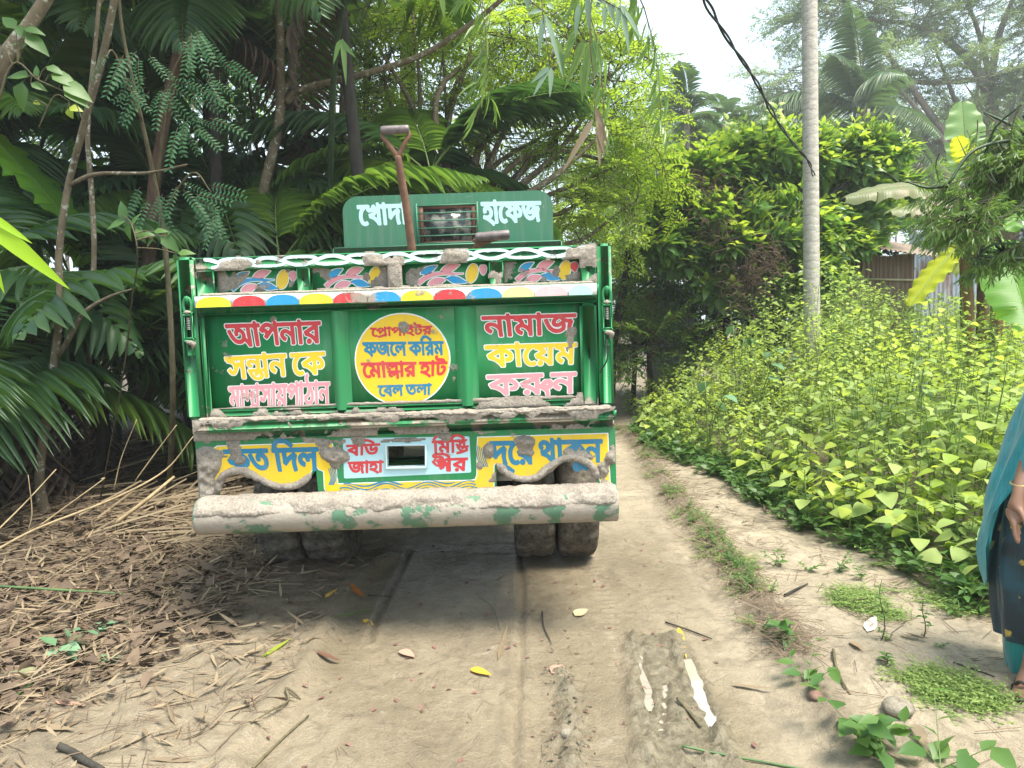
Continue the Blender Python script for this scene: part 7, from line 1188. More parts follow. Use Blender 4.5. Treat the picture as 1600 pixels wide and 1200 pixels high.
banana('banana_plant', 'brown banana stem second from the left in front of the grey shed', (at(1532, 500, 8.9)[0], 8.9, 0), at(1534, 360, 8.9), [.08, .07, .05], [(at(1534, 355, 8.9), at(1560, 250, 9.2), .35, BN_G), (at(1534, 360, 8.9), at(1490, 420, 9.6), .3, BN_D)], B_BANST, seed=6)
banana('banana_plant', 'banana plant at the right edge with a big ribbed leaf drooping past the shed', (at(1553, 500, 8.2)[0], 8.2, 0), at(1556, 370, 8.2), [.08, .07, .05], [(at(1566, 375, 7.6), at(1606, 505, 6.6), .60, BN_G, dict(droop=.10, roll=-.2, tears=2)), (at(1560, 360, 8.2), at(1640, 320, 8.4), .4, BN_G), (at(1556, 360, 8.2), at(1580, 250, 8.4), .36, BN_G)], B_BANST, seed=7)
# ------------------------------------------------------------------ sheds, fences
def zinc(name, c, rust, amt):
    q = NM(name); p = q.pos(); mpn = q.n('ShaderNodeMapping'); mpn.inputs['Scale'].default_value = (1, 1, .3); q.l(p, mpn.inputs[0])
    f = q.ramp(q.noise(3.5, 6, mpn.outputs[0], .65), [(.62 - amt * .4, 0.), (.70 - amt * .3, 1.)]); col = q.mix(q.noise(14, 4, p), c, tuple(x * .7 for x in c)); q.set(color=q.mix(f, col, rust), rough=.55, spec=.4, metal=.15); return q.m
Z_GREY = zinc('zinc_sheet_grey', (.40, .45, .52), (.20, .12, .09), .15); Z_RUST = zinc('zinc_sheet_rusty', (.27, .22, .19), (.155, .095, .072), .75); Z_MIX = zinc('zinc_sheet_red_patched', (.42, .43, .46), (.26, .12, .09), .5); Z_ROOF = zinc('roof_sheet_dusty', (.36, .32, .28), (.25, .19, .15), .6)
def corr(name, p0, p1, h, mat, parent, pitch=.075, amp=.011, top=None):
    """corrugated sheet standing from p0 to p1 with height h; top: offset vector of the upper edge"""
    p0, p1 = np.array(p0, float), np.array(p1, float); L = np.linalg.norm(p1 - p0); n = max(4, int(L / pitch * 6)); t = np.linspace(0, 1, n); d = (p1 - p0) / L; up = np.array([0, 0, h]) if top is None else np.array(top, float); nr = np.cross(d, up / np.linalg.norm(up)); off = (np.sin(t * L / pitch * 2 * math.pi) * amp)[:, None] * nr
    b = p0 + (p1 - p0) * t[:, None] + off; V = np.concatenate([b, b + up, b + nr * .002, b + up + nr * .002]); k = np.arange(n - 1); mb = MB(); mb.add(V, np.concatenate([np.stack([k, k + 1, n + k + 1, n + k], 1), np.stack([2 * n + k + 1, 2 * n + k, 3 * n + k, 3 * n + k + 1], 1)])); return mb.build(name, mat, parent, smooth=True)
M_SHED = simple('weathered_wood', (.22, .17, .12), (.14, .105, .075), 10, .85)
def X(u, Y): return float(at(u, 450, Y)[0])
def Zc(v, u, Y): return float(at(u, v, Y)[2])
Y = 11.2; sh = thing('brown_shed', 'small rusty brown corrugated shed with a sloping dusty roof, behind the weeds', 'shed', (X(1390, Y), Y + 1, 0)); xa, xb = X(1346, Y), X(1427, Y); zt = Zc(398, 1390, Y); wd = (xb - xa) / 3
for k in range(3): corr('wall_sheet', (xa + wd * k, Y + .004 * k, 0), (xa + wd * (k + 1) + .02, Y + .004 * k, 0), zt - .02 * (k % 2), Z_RUST, sh)
corr('wall_sheet', (xb, Y + .05, 0), (xb, Y + 2, 0), zt, Z_GREY, sh); corr('wall_sheet', (xa, Y + .05, 0), (xa, Y + 2, 0), zt, Z_RUST, sh)
for k in range(3):
    x0 = xa - .35 + (xb - xa + .75) / 3 * k; x1 = x0 + (xb - xa + .75) / 3 + .03
    corr('roof_sheet', (x0, Y - .35, zt + .08 - .18 * (x0 - xa) + .004 * k), (x1, Y - .35, zt + .08 - .18 * (x1 - xa) + .004 * k), 1, Z_ROOF, sh, top=(0, 1.3, .38))
mb = MB(); mb.tube([(xa - .02, Y - .03, Zc(436, 1350, Y)), (xb + .02, Y - .03, Zc(438, 1420, Y))], .018, 6); mb.build('wall_batten', simple('pale_bamboo_pole', (.42, .38, .26)), sh)
mb = MB(); mb.box((xa - .03, Y + .02, 0), (xa + .04, Y + .09, zt)); mb.box((xb - .06, Y + .03, 0), (xb - .0, Y + .10, zt)); mb.build('corner_post', M_SHED, sh)
Y = 12.6; sh = thing('grey_shed', 'larger grey corrugated shed with one red-painted patch, right of the brown shed', 'shed', (X(1540, Y), Y + 1.5, 0)); us = np.linspace(1420, 1690, 9)
for k in range(8): corr('wall_sheet', (X(us[k], Y), Y + .004 * (k % 2), 0), (X(us[k + 1], Y) + .02, Y + .004 * (k % 2), 0), Zc(345 + 2 * k, us[k], Y) if k > 0 else Zc(366, 1420, Y), [Z_GREY, Z_MIX, Z_GREY, Z_GREY, Z_RUST, Z_GREY, Z_GREY, Z_GREY][k], sh)
for k in range(4): a_, b2 = us[2 * k], us[2 * k + 2]; corr('roof_sheet', (X(a_, Y) - .1, Y - .35, Zc(340, a_, Y) + .003 * k), (X(b2, Y), Y - .35, Zc(346, b2, Y) + .003 * k), 1, Z_ROOF, sh, top=(0, 1.8, .7))
Y = 11.4; fe = thing('zinc_fence', 'short piece of grey corrugated fence beside the big-leaved bush', 'fence', (X(1035, Y), Y, 0))
for k in range(4): corr('fence_sheet', (X(1008 + 19 * k, Y), Y + .004 * (k % 2), 0), (X(1028 + 19 * k, Y), Y + .004 * (k % 2), 0), Zc(452 + 3 * (k % 2), 1030, Y), Z_GREY if k else Z_MIX, fe)
Y = 10.9; fe = thing('bamboo_fence', 'low bamboo picket fence between the pale palm trunk and the brown shed', 'fence', (X(1310, Y), Y, 0)); cu = simple('weathered_bamboo', (.34, .27, .17), (.22, .17, .11), 10, .8)
for k in range(17): x = X(1274 + 4.6 * k, Y); mb = MB(); mb.tube([(x, Y + .01 * (k % 2), 0), (x + .01 * (k % 3 - 1), Y, Zc(432 + 3 * (k % 3), 1300, Y))], .016, 6); mb.build('picket', cu, fe)
for z in (.5, 1.5): mb = MB(); mb.tube([(X(1272, Y), Y - .03, z), (X(1350, Y), Y - .03, z)], .016, 6); mb.build('rail', cu, fe)
# twisted cable running down to the palm trunk
P = [tuple(at(1090, -60, 4.2)), tuple(at(1100, -5, 4.3)), tuple(at(1140, 65, 4.9)), tuple(at(1180, 125, 5.7)), tuple(at(1212, 185, 6.8)), tuple(at(1240, 225, 7.7)), tuple(at(1262, 250, 8.12)), tuple(at(1272, 275, 8.12))]; P = smooth_path(P, 12); n = len(P); mb = MB(); t = np.arange(n)
for s in (0, 1): a_ = t * .42 + s * math.pi; o_ = np.c_[np.cos(a_), np.sin(a_) * .3, np.sin(a_) * .5] * (.009 + .010 * np.clip(vnoise(t * .2, 3), 0, 1))[:, None]; mb.tube(P + o_, .0078, 6)
tag(mb.build('twisted_cable', M_RUBBER, None, smooth=True), 'black twisted cable sagging across the sky to the pale palm trunk', 'cable')
# ------------------------------------------------------------------ weeds of the field
def plant_mesh(seed, h, kind):
    r = np.random.RandomState(seed); b = LB(); t = np.linspace(0, 1, 5); ax = np.c_[.06 * h * np.sin(t * 3 + seed), .06 * h * np.cos(t * 2.5 + seed) - .06 * h, t * h]; b.tube(ax, np.linspace(.0055, .0022, 5), 4); P = []; D = []; S = []; PT = []
    if kind == 'broad':
        n = int(8 + h * 10)
        for k in range(n):
            f = .25 + .75 * k / n; p = np.array([np.interp(f, t, ax[:, i]) for i in range(3)]); a = k * 2.4 + seed; l = (.09 if f < .85 else .04) * r.uniform(.7, 1.3); q = p + np.array([math.cos(a) * l, math.sin(a) * l, l * .5]); PT.append((p, q))
            P.append(q); D.append([math.cos(a), math.sin(a), r.uniform(-.45, .1)]); S.append((.092 if f < .8 else .06) * r.uniform(.7, 1.25))
        tm = T_HEART; m = 1
    else:
        n = int(6 + h * 5)
        for k in range(n):
            f = .15 + .8 * k / n; p = np.array([np.interp(f, t, ax[:, i]) for i in range(3)]); a = k * 2.4 + seed; l = .20 * h * r.uniform(.6, 1.2) * (1.15 - .6 * f); q = p + np.array([math.cos(a) * l, math.sin(a) * l, l * .75]); PT.append((p, q))
            for j in range(6):
                g = (j + 1) / 6; pp = p + (q - p) * g; aa = a + (1.1 if j % 2 else -1.1); P.append(pp); D.append([math.cos(aa), math.sin(aa), r.uniform(-.5, .3)]); S.append(.048 * r.uniform(.7, 1.3))
        tm = leaf_t(1, .6, 3, .15, .2, .8, .6); m = 1
    for p, q in PT: b.tube([p, q], [.0018, .0014], 3)
    P, D, S = np.array(P), np.array(D, float), np.array(S); b.leaves(tm, P, frames(D, np.array([0, 0, 1.]) + r.normal(size=P.shape) * .25), S, m, r.rand(len(P)))
    return b.data('weed_' + kind, [B_STEM, L_WEED if seed % 2 else L_WEED2])
def mesh_arrays(me):
    V = np.empty(len(me.vertices) * 3, np.float32); me.vertices.foreach_get('co', V); F = np.empty(len(me.loops), np.int32); me.loops.foreach_get('vertex_index', F); mi = np.empty(len(me.polygons), np.int32); me.polygons.foreach_get('material_index', mi)
    a = np.empty(len(me.polygons), np.float32); me.attributes['var'].data.foreach_get('value', a); return V.reshape(-1, 3), F.reshape(-1, 4), mi, a
def merged(name, protos, items, label, cat, kind='stuff'):
    """many small plants as one object; items (proto index, x, y, z, scale, rotation)"""
    ar = [mesh_arrays(p) for p in protos]; mats = []; Vs = []; Fs = []; Ms = []; As = []; n = 0
    off = []
    for p in protos: off.append(len(mats)); mats += [m for m in p.materials]
    for (k, x, y, z, s, rz) in items:
        V, F, mi, a = ar[k]; c, sn = math.cos(rz) * s, math.sin(rz) * s; W = np.stack([V[:, 0] * c - V[:, 1] * sn + x, V[:, 0] * sn + V[:, 1] * c + y, V[:, 2] * s + z], 1); Vs.append(W); Fs.append(F + n); Ms.append(mi + off[k]); As.append(a); n += len(V)
    o = link(name, mesh(name, np.concatenate(Vs), [np.concatenate(Fs)], mats, np.concatenate(Ms), attr={'var': np.concatenate(As)})); return tag(o, label, cat, kind=kind)
hs = [.35, .6, .9, 1.3, 1.75]
PRB = [plant_mesh(k * 2 + (k % 3 == 0), hs[k], 'broad') for k in range(5)] + [plant_mesh(20 + k, hs[k], 'broad') for k in range(5)]
PRS = [plant_mesh(41 + k * 3, hs[k], 'small') for k in range(5)] + [plant_mesh(60 + k, hs[k], 'small') for k in range(5)]
r = np.random.RandomState(77); cand = []
for _ in range(40000):
    x = r.uniform(1.15, 9.5); y = 2.3 + 9.0 * r.rand() ** .8
    sd = float(side(np.array(x), np.array(y), FIELD_EDGE))
    if sd < .10 or (sd < .35 and r.rand() < .45): continue
    cand.append((x, y, sd))
def spread_pts(c, dmin):
    grid_ = {}; o = []
    for p in c:
        d = dmin(p); k = (int(p[0] / .4), int(p[1] / .4)); ok = True
        for i in (-1, 0, 1):
            for j in (-1, 0, 1):
                for q in grid_.get((k[0] + i, k[1] + j), ()):
                    if (q[0] - p[0]) ** 2 + (q[1] - p[1]) ** 2 < d * d: ok = False; break
        if ok: grid_.setdefault(k, []).append(p); o.append(p)
    return o
pts = spread_pts(cand, lambda p: .085 + .011 * p[1])
pts = [p for p in pts if abs(p[0] / p[1]) < 1.0 and not (p[1] < 3.2 and p[0] > 1.55 and p[0] < 2.6 and p[1] > 2.0)]
def wh_(p):
    x, y, sd = p; h = .28 + .8 * min(sd, 1.) + .65 * max(0, sd - 1); h = min(h, 1.05 + .28 * max(0, y - 5)) * r.uniform(.75, 1.2); 
    if x / y > .50 and y > 5: h *= .78
    return min(h, 1.6 + .5 * math.exp(-((x / y - .42) / .10) ** 2) * (y > 6.5))
pts.sort(key=lambda p: p[1]); nb = ns_ = 0; rest = []
for p in pts:
    h = wh_(p); x, y, sd = p; small = (x / y < .52 and y > 6.2 and vnoise(x * .9, y * .9, 5) > .35) or r.rand() < .18; L_ = PRS if small else PRB
    k = min(range(5), key=lambda i: abs(hs[i] - h)) + 5 * (r.rand() < .5); s = h / hs[k % 5]; z = float(gh(x, y)) - .01; rz = r.rand() * 6.28
    if (small and ns_ < 95) or (not small and nb < 200):
        hw = 'ankle-high' if h < .3 else 'knee-high' if h < .6 else 'thigh-high' if h < .95 else 'waist-high' if h < 1.3 else 'chest-high'; pu = 800 + F_PX * x / y; pl = 'by the truck\'s right side' if pu < 1120 else 'below the big-leaved bush' if pu < 1240 else 'in front of the pale palm trunk' if pu < 1320 else 'in front of the brown shed' if pu < 1440 else 'in front of the grey shed' if pu < 1560 else 'behind the woman'
        rw = 'at the path edge' if sd < .2 else 'just behind the field edge' if sd < .5 else 'a step into the field' if sd < 1. else 'deep in the field'; o = link('small_leaved_weed' if small else 'broad_leaved_weed', L_[k], None, Matrix.Translation((x, y, z)) @ Matrix.Rotation(rz, 4, 'Z') @ Matrix.Scale(s, 4))
        if small: ns_ += 1; tag(o, f'{hw} bushy small-leaved weed {rw}, {pl}', 'weed', 'small-leaved weeds of the field')
        else: nb += 1; tag(o, f'{hw} broad-leaved weed {rw}, {pl}', 'weed', 'broad-leaved weeds of the field')
    else: rest.append((k + (10 if small else 0), x, y, z, s, rz))
if rest: merged('far_weeds', PRB + PRS, rest, 'mass of farther weeds filling the field up to the sheds', 'weeds')
# low herbs
def herb(seed, h=.12, n=8, leaf=.045, mat=None, creeping=False, wide=.5):
    r = np.random.RandomState(seed); b = LB(); P = []; D = []; S = []
    for s_ in range(3 if not creeping else 7):
        a = r.rand() * 6.28; el = r.uniform(.6, 1.3) if not creeping else r.uniform(.05, .4); d = np.array([math.cos(a) * math.cos(el), math.sin(a) * math.cos(el), math.sin(el)]); l = h * r.uniform(.7, 1.3) * (1 if not creeping else 1.6); b.tube([[0, 0, 0], d * l * .5, d * l], [.0022, .0018, .001], 3)
        for j in range(n):
            f = (j + 1) / n; a2 = a + (1.4 if j % 2 else -1.4) + r.normal() * .4; P.append(d * l * f); D.append([math.cos(a2), math.sin(a2), r.uniform(-.1, .8)]); S.append(leaf * r.uniform(.6, 1.2))
    P, D, S = np.array(P), np.array(D, float), np.array(S); b.leaves(leaf_t(1, wide, 3, .2, .25, .85, .6), P, frames(D, np.array([0, 0, 1.]) + r.normal(size=P.shape) * .3), S, 1, r.rand(len(P))); return b.data('herb', [B_STEM, mat or L_LOW])
L_CREEP = leafmat('creeping_herb_leaf', (.15, .24, .05), (.26, .34, .09), tr=(.3, .45, .1), trans=.3, rough=.6)
PRH = [herb(k) for k in range(4)] + [herb(9, .08, 6, .022, L_CREEP, creeping=True), herb(10, .10, 7, .026, L_CREEP, creeping=True), herb(12, .16, 6, .075, wide=.62), herb(13, .2, 5, .09, wide=.6)]
items = []
for _ in range(4200):
    x = r.uniform(1.1, 5); y = r.uniform(2.4, 9.4); sd = float(side(np.array(x), np.array(y), FIELD_EDGE)) + .12 * (float(vnoise(x * 3, y * 3)) - .5)
    if -.05 < sd < .75 and r.rand() < np.exp(-max(0, sd - .1) * 2.2) and len(items) < 1500: items.append((r.choice([0, 1, 2, 3, 4, 6, 7]), x, y, float(gh(x, y)), r.uniform(.6, 1.3), r.rand() * 6))
merged('ground_cover', PRH, items, 'low green herbs creeping along the edge of the sandy path', 'herbs')
items = []
for _ in range(500):
    t = r.rand(); i = int(t * (len(RIDGE) - 12)); q = RIDGE[i] + r.normal(size=2) * [.05, .05]; 
    if float(vnoise(q[0] * 4, q[1] * 4, 4)) > .5: items.append((r.choice([0, 4, 5]), q[0], q[1], float(gh(*q)), r.uniform(.3, .65), r.rand() * 6))
merged('ridge_herbs', PRH, items, 'tiny herbs sprouting along the litter ridge beside the track', 'herbs')
def spot(name, lab, u, v, k, s, cat='plant', group=None, rz=None, me=None):
    q = gnd(u, v); z = float(gh(q[0], q[1])); q = gnd(u, v, z); o = link(name, me or PRH[k], None, Matrix.Translation((q[0], q[1], z - .003)) @ Matrix.Rotation(r.rand() * 6 if rz is None else rz, 4, 'Z') @ Matrix.Scale(s, 4)); return tag(o, lab, cat, group)
L_SPK = leafmat('pale_speckled_leaf', (.12, .24, .12), (.2, .34, .2), tr=(.15, .3, .12), trans=.25, rough=.5)
sp1 = herb(31, .10, 5, .085, L_SPK, wide=.6); sp2 = herb(33, .07, 5, .06, L_SPK, wide=.65)
spot('small_plant', 'pale speckled seedling in the litter at the lower left, largest of three', 100, 1032, 0, 1., me=sp1); spot('small_plant', 'pale speckled seedling just above the largest one at the lower left', 168, 990, 0, .8, me=sp2); spot('small_plant', 'small speckled seedling right of the largest one on the mud edge', 172, 1045, 0, .8, me=sp2)
for u, v, k, s, lab in [(1218, 882, 1, 1.0, 'leafy creeping twig on the sand beside the litter ridge'), (1262, 890, 2, .7, 'short green sprig right of the creeping twig'), (1308, 892, 0, .9, 'upright sprig on the sand, third from the litter ridge'), (1345, 905, 3, .7, 'small sprig on the sand, farthest right of the row'),
                        (1240, 1010, 6, .85, 'broad-leaved seedling growing out of the litter ridge'), (1262, 1068, 7, .75, 'leafy plant at the sandy foot of the litter ridge'), (1345, 1150, 7, .95, 'tall leafy weed at the bottom edge right of the track'), (1385, 1190, 6, 1.1, 'broad-leaved weed at the bottom edge below the grass clump'), (1470, 1200, 7, 1.0, 'weed with fine ribbed leaves at the bottom right'),
                        (1388, 1000, 1, .5, 'thin reddish sprig beside the flat green patch'), (1120, 850, 0, .6, 'little weed on the upper part of the litter ridge'), (1085, 740, 0, .7, 'lone green weed by the field edge'), (1500, 965, 0, .8, 'green weed near the hem of the teal sari'), (1465, 1010, 2, .35, 'tiny weed on the sand left of the teal sari')]: spot('small_plant', lab, u, v, k, s)
def sprig(lab, u, v, v2):
    q = gnd(u, v); z = float(gh(q[0], q[1])); top = at(u + 6, v2, q[1]); h = top[2] - z; b = LB(); rr = np.random.RandomState(u); t = np.linspace(0, 1, 6); ax = np.c_[.05 * h * np.sin(t * 6), np.zeros(6), t * h]; b.tube(ax, np.linspace(.003, .0012, 6), 5); P = []; D = []
    for k in range(11): f = .3 + .7 * k / 11; a = k * 2.4; P.append([.05 * h * math.sin(f * 6), 0, f * h]); D.append([math.cos(a), math.sin(a), .3])
    b.leaves(T_OV, np.array(P), frames(np.array(D, float)), rr.uniform(.025, .045, 11)); o = link('seedling', b.data('seedling', [B_TWIG, L_LOW]), None, Matrix.Translation((q[0], q[1], z - .002))); tag(o, lab, 'seedling')
sprig('thin upright seedling on the sand, left of the two', 1378, 1005, 905); sprig('thin upright seedling on the sand nearer the teal sari', 1443, 1005, 935); sprig('short bare seedling on the sand below the flat green patch', 1386, 1045, 1018)
for (u, v, su, sv, n, lab) in [(1350, 948, 52, 16, 90, 'flat patch of tiny creeping herb on the sand'), (1490, 1092, 75, 26, 120, 'grassy creeping patch on the sand near the woman\'s feet'), (1475, 945, 60, 14, 40, 'thin creeping herb patch by the edge of the weed field')]:
    it = []
    for _ in range(n): uu_, vv_ = u + r.normal() * su * .5, v + r.normal() * sv * .5 + (r.rand() - .5) * 3; vv_ += (uu_ - u) * .28; q = gnd(uu_, vv_); it.append((r.choice([4, 5]), q[0], q[1], float(gh(q[0], q[1])), r.uniform(.35, .75), r.rand() * 6))
    merged('creeping_patch', PRH, it, lab, 'herbs')
# taro-like big leaves low in the field
for k, (u, v, Y) in enumerate([(1105, 610, 6.6), (1150, 520, 7.6), (1180, 570, 7.0), (1210, 545, 8.2)]):
    c = at(u, v, Y); b0_ = np.array([c[0], Y, float(gh(c[0], Y))]); t = thing('taro_plant', ['bluish broad taro leaf low in the weeds', 'taro leaves among the taller weeds near the bush', 'pair of bluish taro leaves amid the weeds', 'taro plant in the middle of the weed field', 'low taro plant close to the path edge', 'taro plant nearest the truck\'s right side'][k], 'taro plant', b0_)
    for j in range(3):
        a = r.rand() * 6; tip = c - b0_ + np.array([math.cos(a) * .15, math.sin(a) * .1 - .1, r.uniform(-.12, .08)]); mb = MB(); mb.tube(smooth_path([(0, 0, 0), tip * [.3, .3, .6], tip], 4), [.006] * 8 + [.004], 5); mb.build('stalk', B_STEM, t, local=True)
        lb = LB(); lb.leaves((T_HEART[0] * [1.05, 1, 1], T_HEART[1]), tip[None], frames(np.array([[math.cos(a), math.sin(a) - .6, -.35]])), np.array([.14])); me = mesh('leaf', np.concatenate(lb.V), [lb.F[0]], [L_SPK], attr={'var': np.full(len(lb.F[0]), .2)}); link('leaf', me, t)

# ------------------------------------------------------------------ litter
def litter(name, label, n, sampler, tmpl, size, mats, tilt=.25, zoff=(0, .02), align=None, cat='litter'):
    b = LB(); P = []; D = []; S = []
    k = 0
    while k < n:
        x, y = sampler(); P.append([x, y, 0]); a = r.rand() * 6.28 if align is None else align + r.normal() * .8; D.append([math.cos(a), math.sin(a), r.normal() * tilt]); S.append(size * r.uniform(.5, 1.4)); k += 1
    P = np.array(P); P[:, 2] = gh(P[:, 0], P[:, 1]) + r.uniform(zoff[0], zoff[1], n) + .004; D = np.array(D, float); b.leaves(tmpl, P, frames(D, np.array([0, 0, 1.]) + r.normal(size=P.shape) * tilt), np.array(S), 0, r.rand(n))
    o = link(name, b.data(name, mats)); tag(o, label, cat, kind='stuff'); return o
def s_left():
    while True:
        x = -1.35 - abs(r.normal()) * 1.5; y = 1.9 + 4.6 * r.rand(); sd = float(np.interp(y, SLAB_L[::-1, 1], SLAB_L[::-1, 0])) if y < 4.2 else -1.2
        if x < min(-1.25, sd - .25) - .45 * r.rand() - max(0, 3.1 - y) * 1.1 * (r.rand() ** .5): return x, y
def s_far():
    return r.uniform(-7, -1.6), r.uniform(4.6, 9)
def s_edge():
    y = r.uniform(1.8, 4.4); sd = float(np.interp(y, SLAB_L[::-1, 1], SLAB_L[::-1, 0])); return sd - abs(r.normal()) * .55 - .02, y
T_CURL = leaf_t(1, .13, 4, .5, -.12, .7, .6); T_STR = leaf_t(1, .022, 1, .5, 0, .5, .6); T_STR = (np.array([(-.011, 0, 0), (.011, 0, 0), (.009, 1, 0), (-.009, 1, 0), (0, 0, .016), (0, 1, .013)]), np.array([(0, 4, 5, 3), (4, 1, 2, 5)]))
litter('dry_leaf_litter', 'thick litter of dry bamboo leaves on the left bank', 5600, s_left, T_CURL, .085, [L_DRY], .35, (0, .06))
litter('brown_leaf_litter', 'brown decaying leaf litter under the dry leaves', 4200, s_left, T_OV, .085, [L_DRYD], .4, (0, .05))
litter('straw_litter', 'pale straws strewn over the left bank', 1500, s_left, T_STR, .19, [L_DRY], .12, (0, .05), align=.62)
litter('dark_straw_litter', 'dark rotting stalks in the left bank litter', 3000, s_left, T_STR, .17, [L_DRYD], .16, (0, .06), align=.5)
def s_heap():
    q = gnd(r.uniform(120, 330), r.uniform(735, 880)); return q[0], q[1]
litter('long_stalk_litter', 'long dry stalks heaped between the truck and the palms', 240, s_heap, T_STR, .55, [L_DRY], .14, (.02, .12), align=.75)
litter('thicket_litter', 'dark leaf litter under the palms of the thicket', 5200, s_far, T_CURL, .13, [L_DRYD], .4, (0, .06))
litter('thicket_straw', 'fallen stalks on the dark ground under the palms', 1100, s_far, T_STR, .35, [L_DRYD], .16, (0, .10), align=.4)
litter('edge_litter', 'thin scatter of dry leaves along the left edge of the track', 300, s_edge, T_CURL, .11, [L_DRY], .2, (0, .012))
litter('edge_twigs', 'dark twiglets along the left edge of the track', 700, s_edge, T_STR, .12, [L_DRYD], .1, (0, .008))
def s_ridge():
    i = r.randint(len(RIDGE) - 11); f = r.rand(); q = RIDGE[i] * (1 - f) + RIDGE[i + 1] * f; return q[0] + r.normal() * .075, q[1] + r.normal() * .03
litter('ridge_litter', 'matted straw and rootlets on the ridge beside the track', 2600, s_ridge, T_STR, .085, [L_DRYD], .3, (0, .03))
litter('ridge_straw', 'pale straws on the ridge beside the track', 500, s_ridge, T_STR, .12, [L_DRY], .25, (0, .035))
def s_path():
    y = r.uniform(1.7, 8.5); a = float(np.interp(y, RIDGE[np.argsort(RIDGE[:, 1])][:, 1], RIDGE[np.argsort(RIDGE[:, 1])][:, 0])); b_ = float(np.interp(y, FIELD_EDGE[::-1, 1], FIELD_EDGE[::-1, 0])) if y > 2.9 else a + 2.0; return r.uniform(a, max(a + .2, b_ + .3)), y
litter('path_twigs', 'small dark twigs scattered on the sandy path', 950, s_path, T_STR, .13, [L_DRYD], .05, (0, .006), align=-.35)
litter('path_straw', 'pale dry leaves and straws scattered on the sandy path', 130, s_path, T_CURL, .085, [L_DRY], .1, (0, .006), align=-.3)
def s_trk():
    y = r.uniform(1.7, 4.6); a = float(np.interp(y, SLAB_L[::-1, 1], SLAB_L[::-1, 0])); return r.uniform(a, a + 1.75), y
litter('track_twigs', 'tiny twigs and rootlets pressed into the wet clay track', 800, s_trk, T_STR, .055, [L_DRYD], .05, (0, .003))
litter('track_specks', 'small reddish leaf scraps on the wet clay track', 160, s_trk, T_OV, .028, [leafmat('reddish_scrap', (.22, .11, .09), (.12, .06, .05), trans=.05, rough=.8)], .15, (0, .003))
litter('edge_clods', 'crumbs of clay along the churned rut', 120, lambda: tuple(np.array(CLOD[r.randint(len(CLOD))]) + r.normal(size=2) * [.05, .12]), T_OV, .02, [L_DRYD], .5, (0, .01))
# single fallen leaves, twigs, clods
def fallen(name, lab, u, v, u2, v2, W, mat, tm=None, cat='leaf', group=None, lift=.006):
    a = gnd(u, v); b_ = gnd(u2, v2); a[2] = float(gh(a[0], a[1])) + lift; b_[2] = float(gh(b_[0], b_[1])) + lift; d = b_ - a; L = np.linalg.norm(d); lb = LB(); lb.leaves(tm or leaf_t(1, W / L, 6, .25, -.06, .8, .6), np.zeros((1, 3)), frames(d[None], np.array([[.1, -.1, 1.]])), np.array([L]), 0)
    o = link(name, mesh(name, np.concatenate(lb.V), [lb.F[0]], [mat], attr={'var': np.full(len(lb.F[0]), r.rand())})); o.location = a; return tag(o, lab, cat, group)
L_FY = leafmat('fallen_yellow_leaf', (.55, .30, .03), (.62, .40, .05), tr=(.5, .3, .03), trans=.1, rough=.6); L_FO = leafmat('fallen_orange_leaf', (.42, .14, .02), (.32, .11, .03), tr=(.4, .12, .02), trans=.1, rough=.6); L_FP = leafmat('fallen_pink_leaf', (.42, .26, .19), (.33, .19, .14), trans=.05, rough=.8); L_FB = leafmat('fallen_brown_leaf', (.13, .06, .035), (.09, .05, .03), trans=.05, rough=.6)
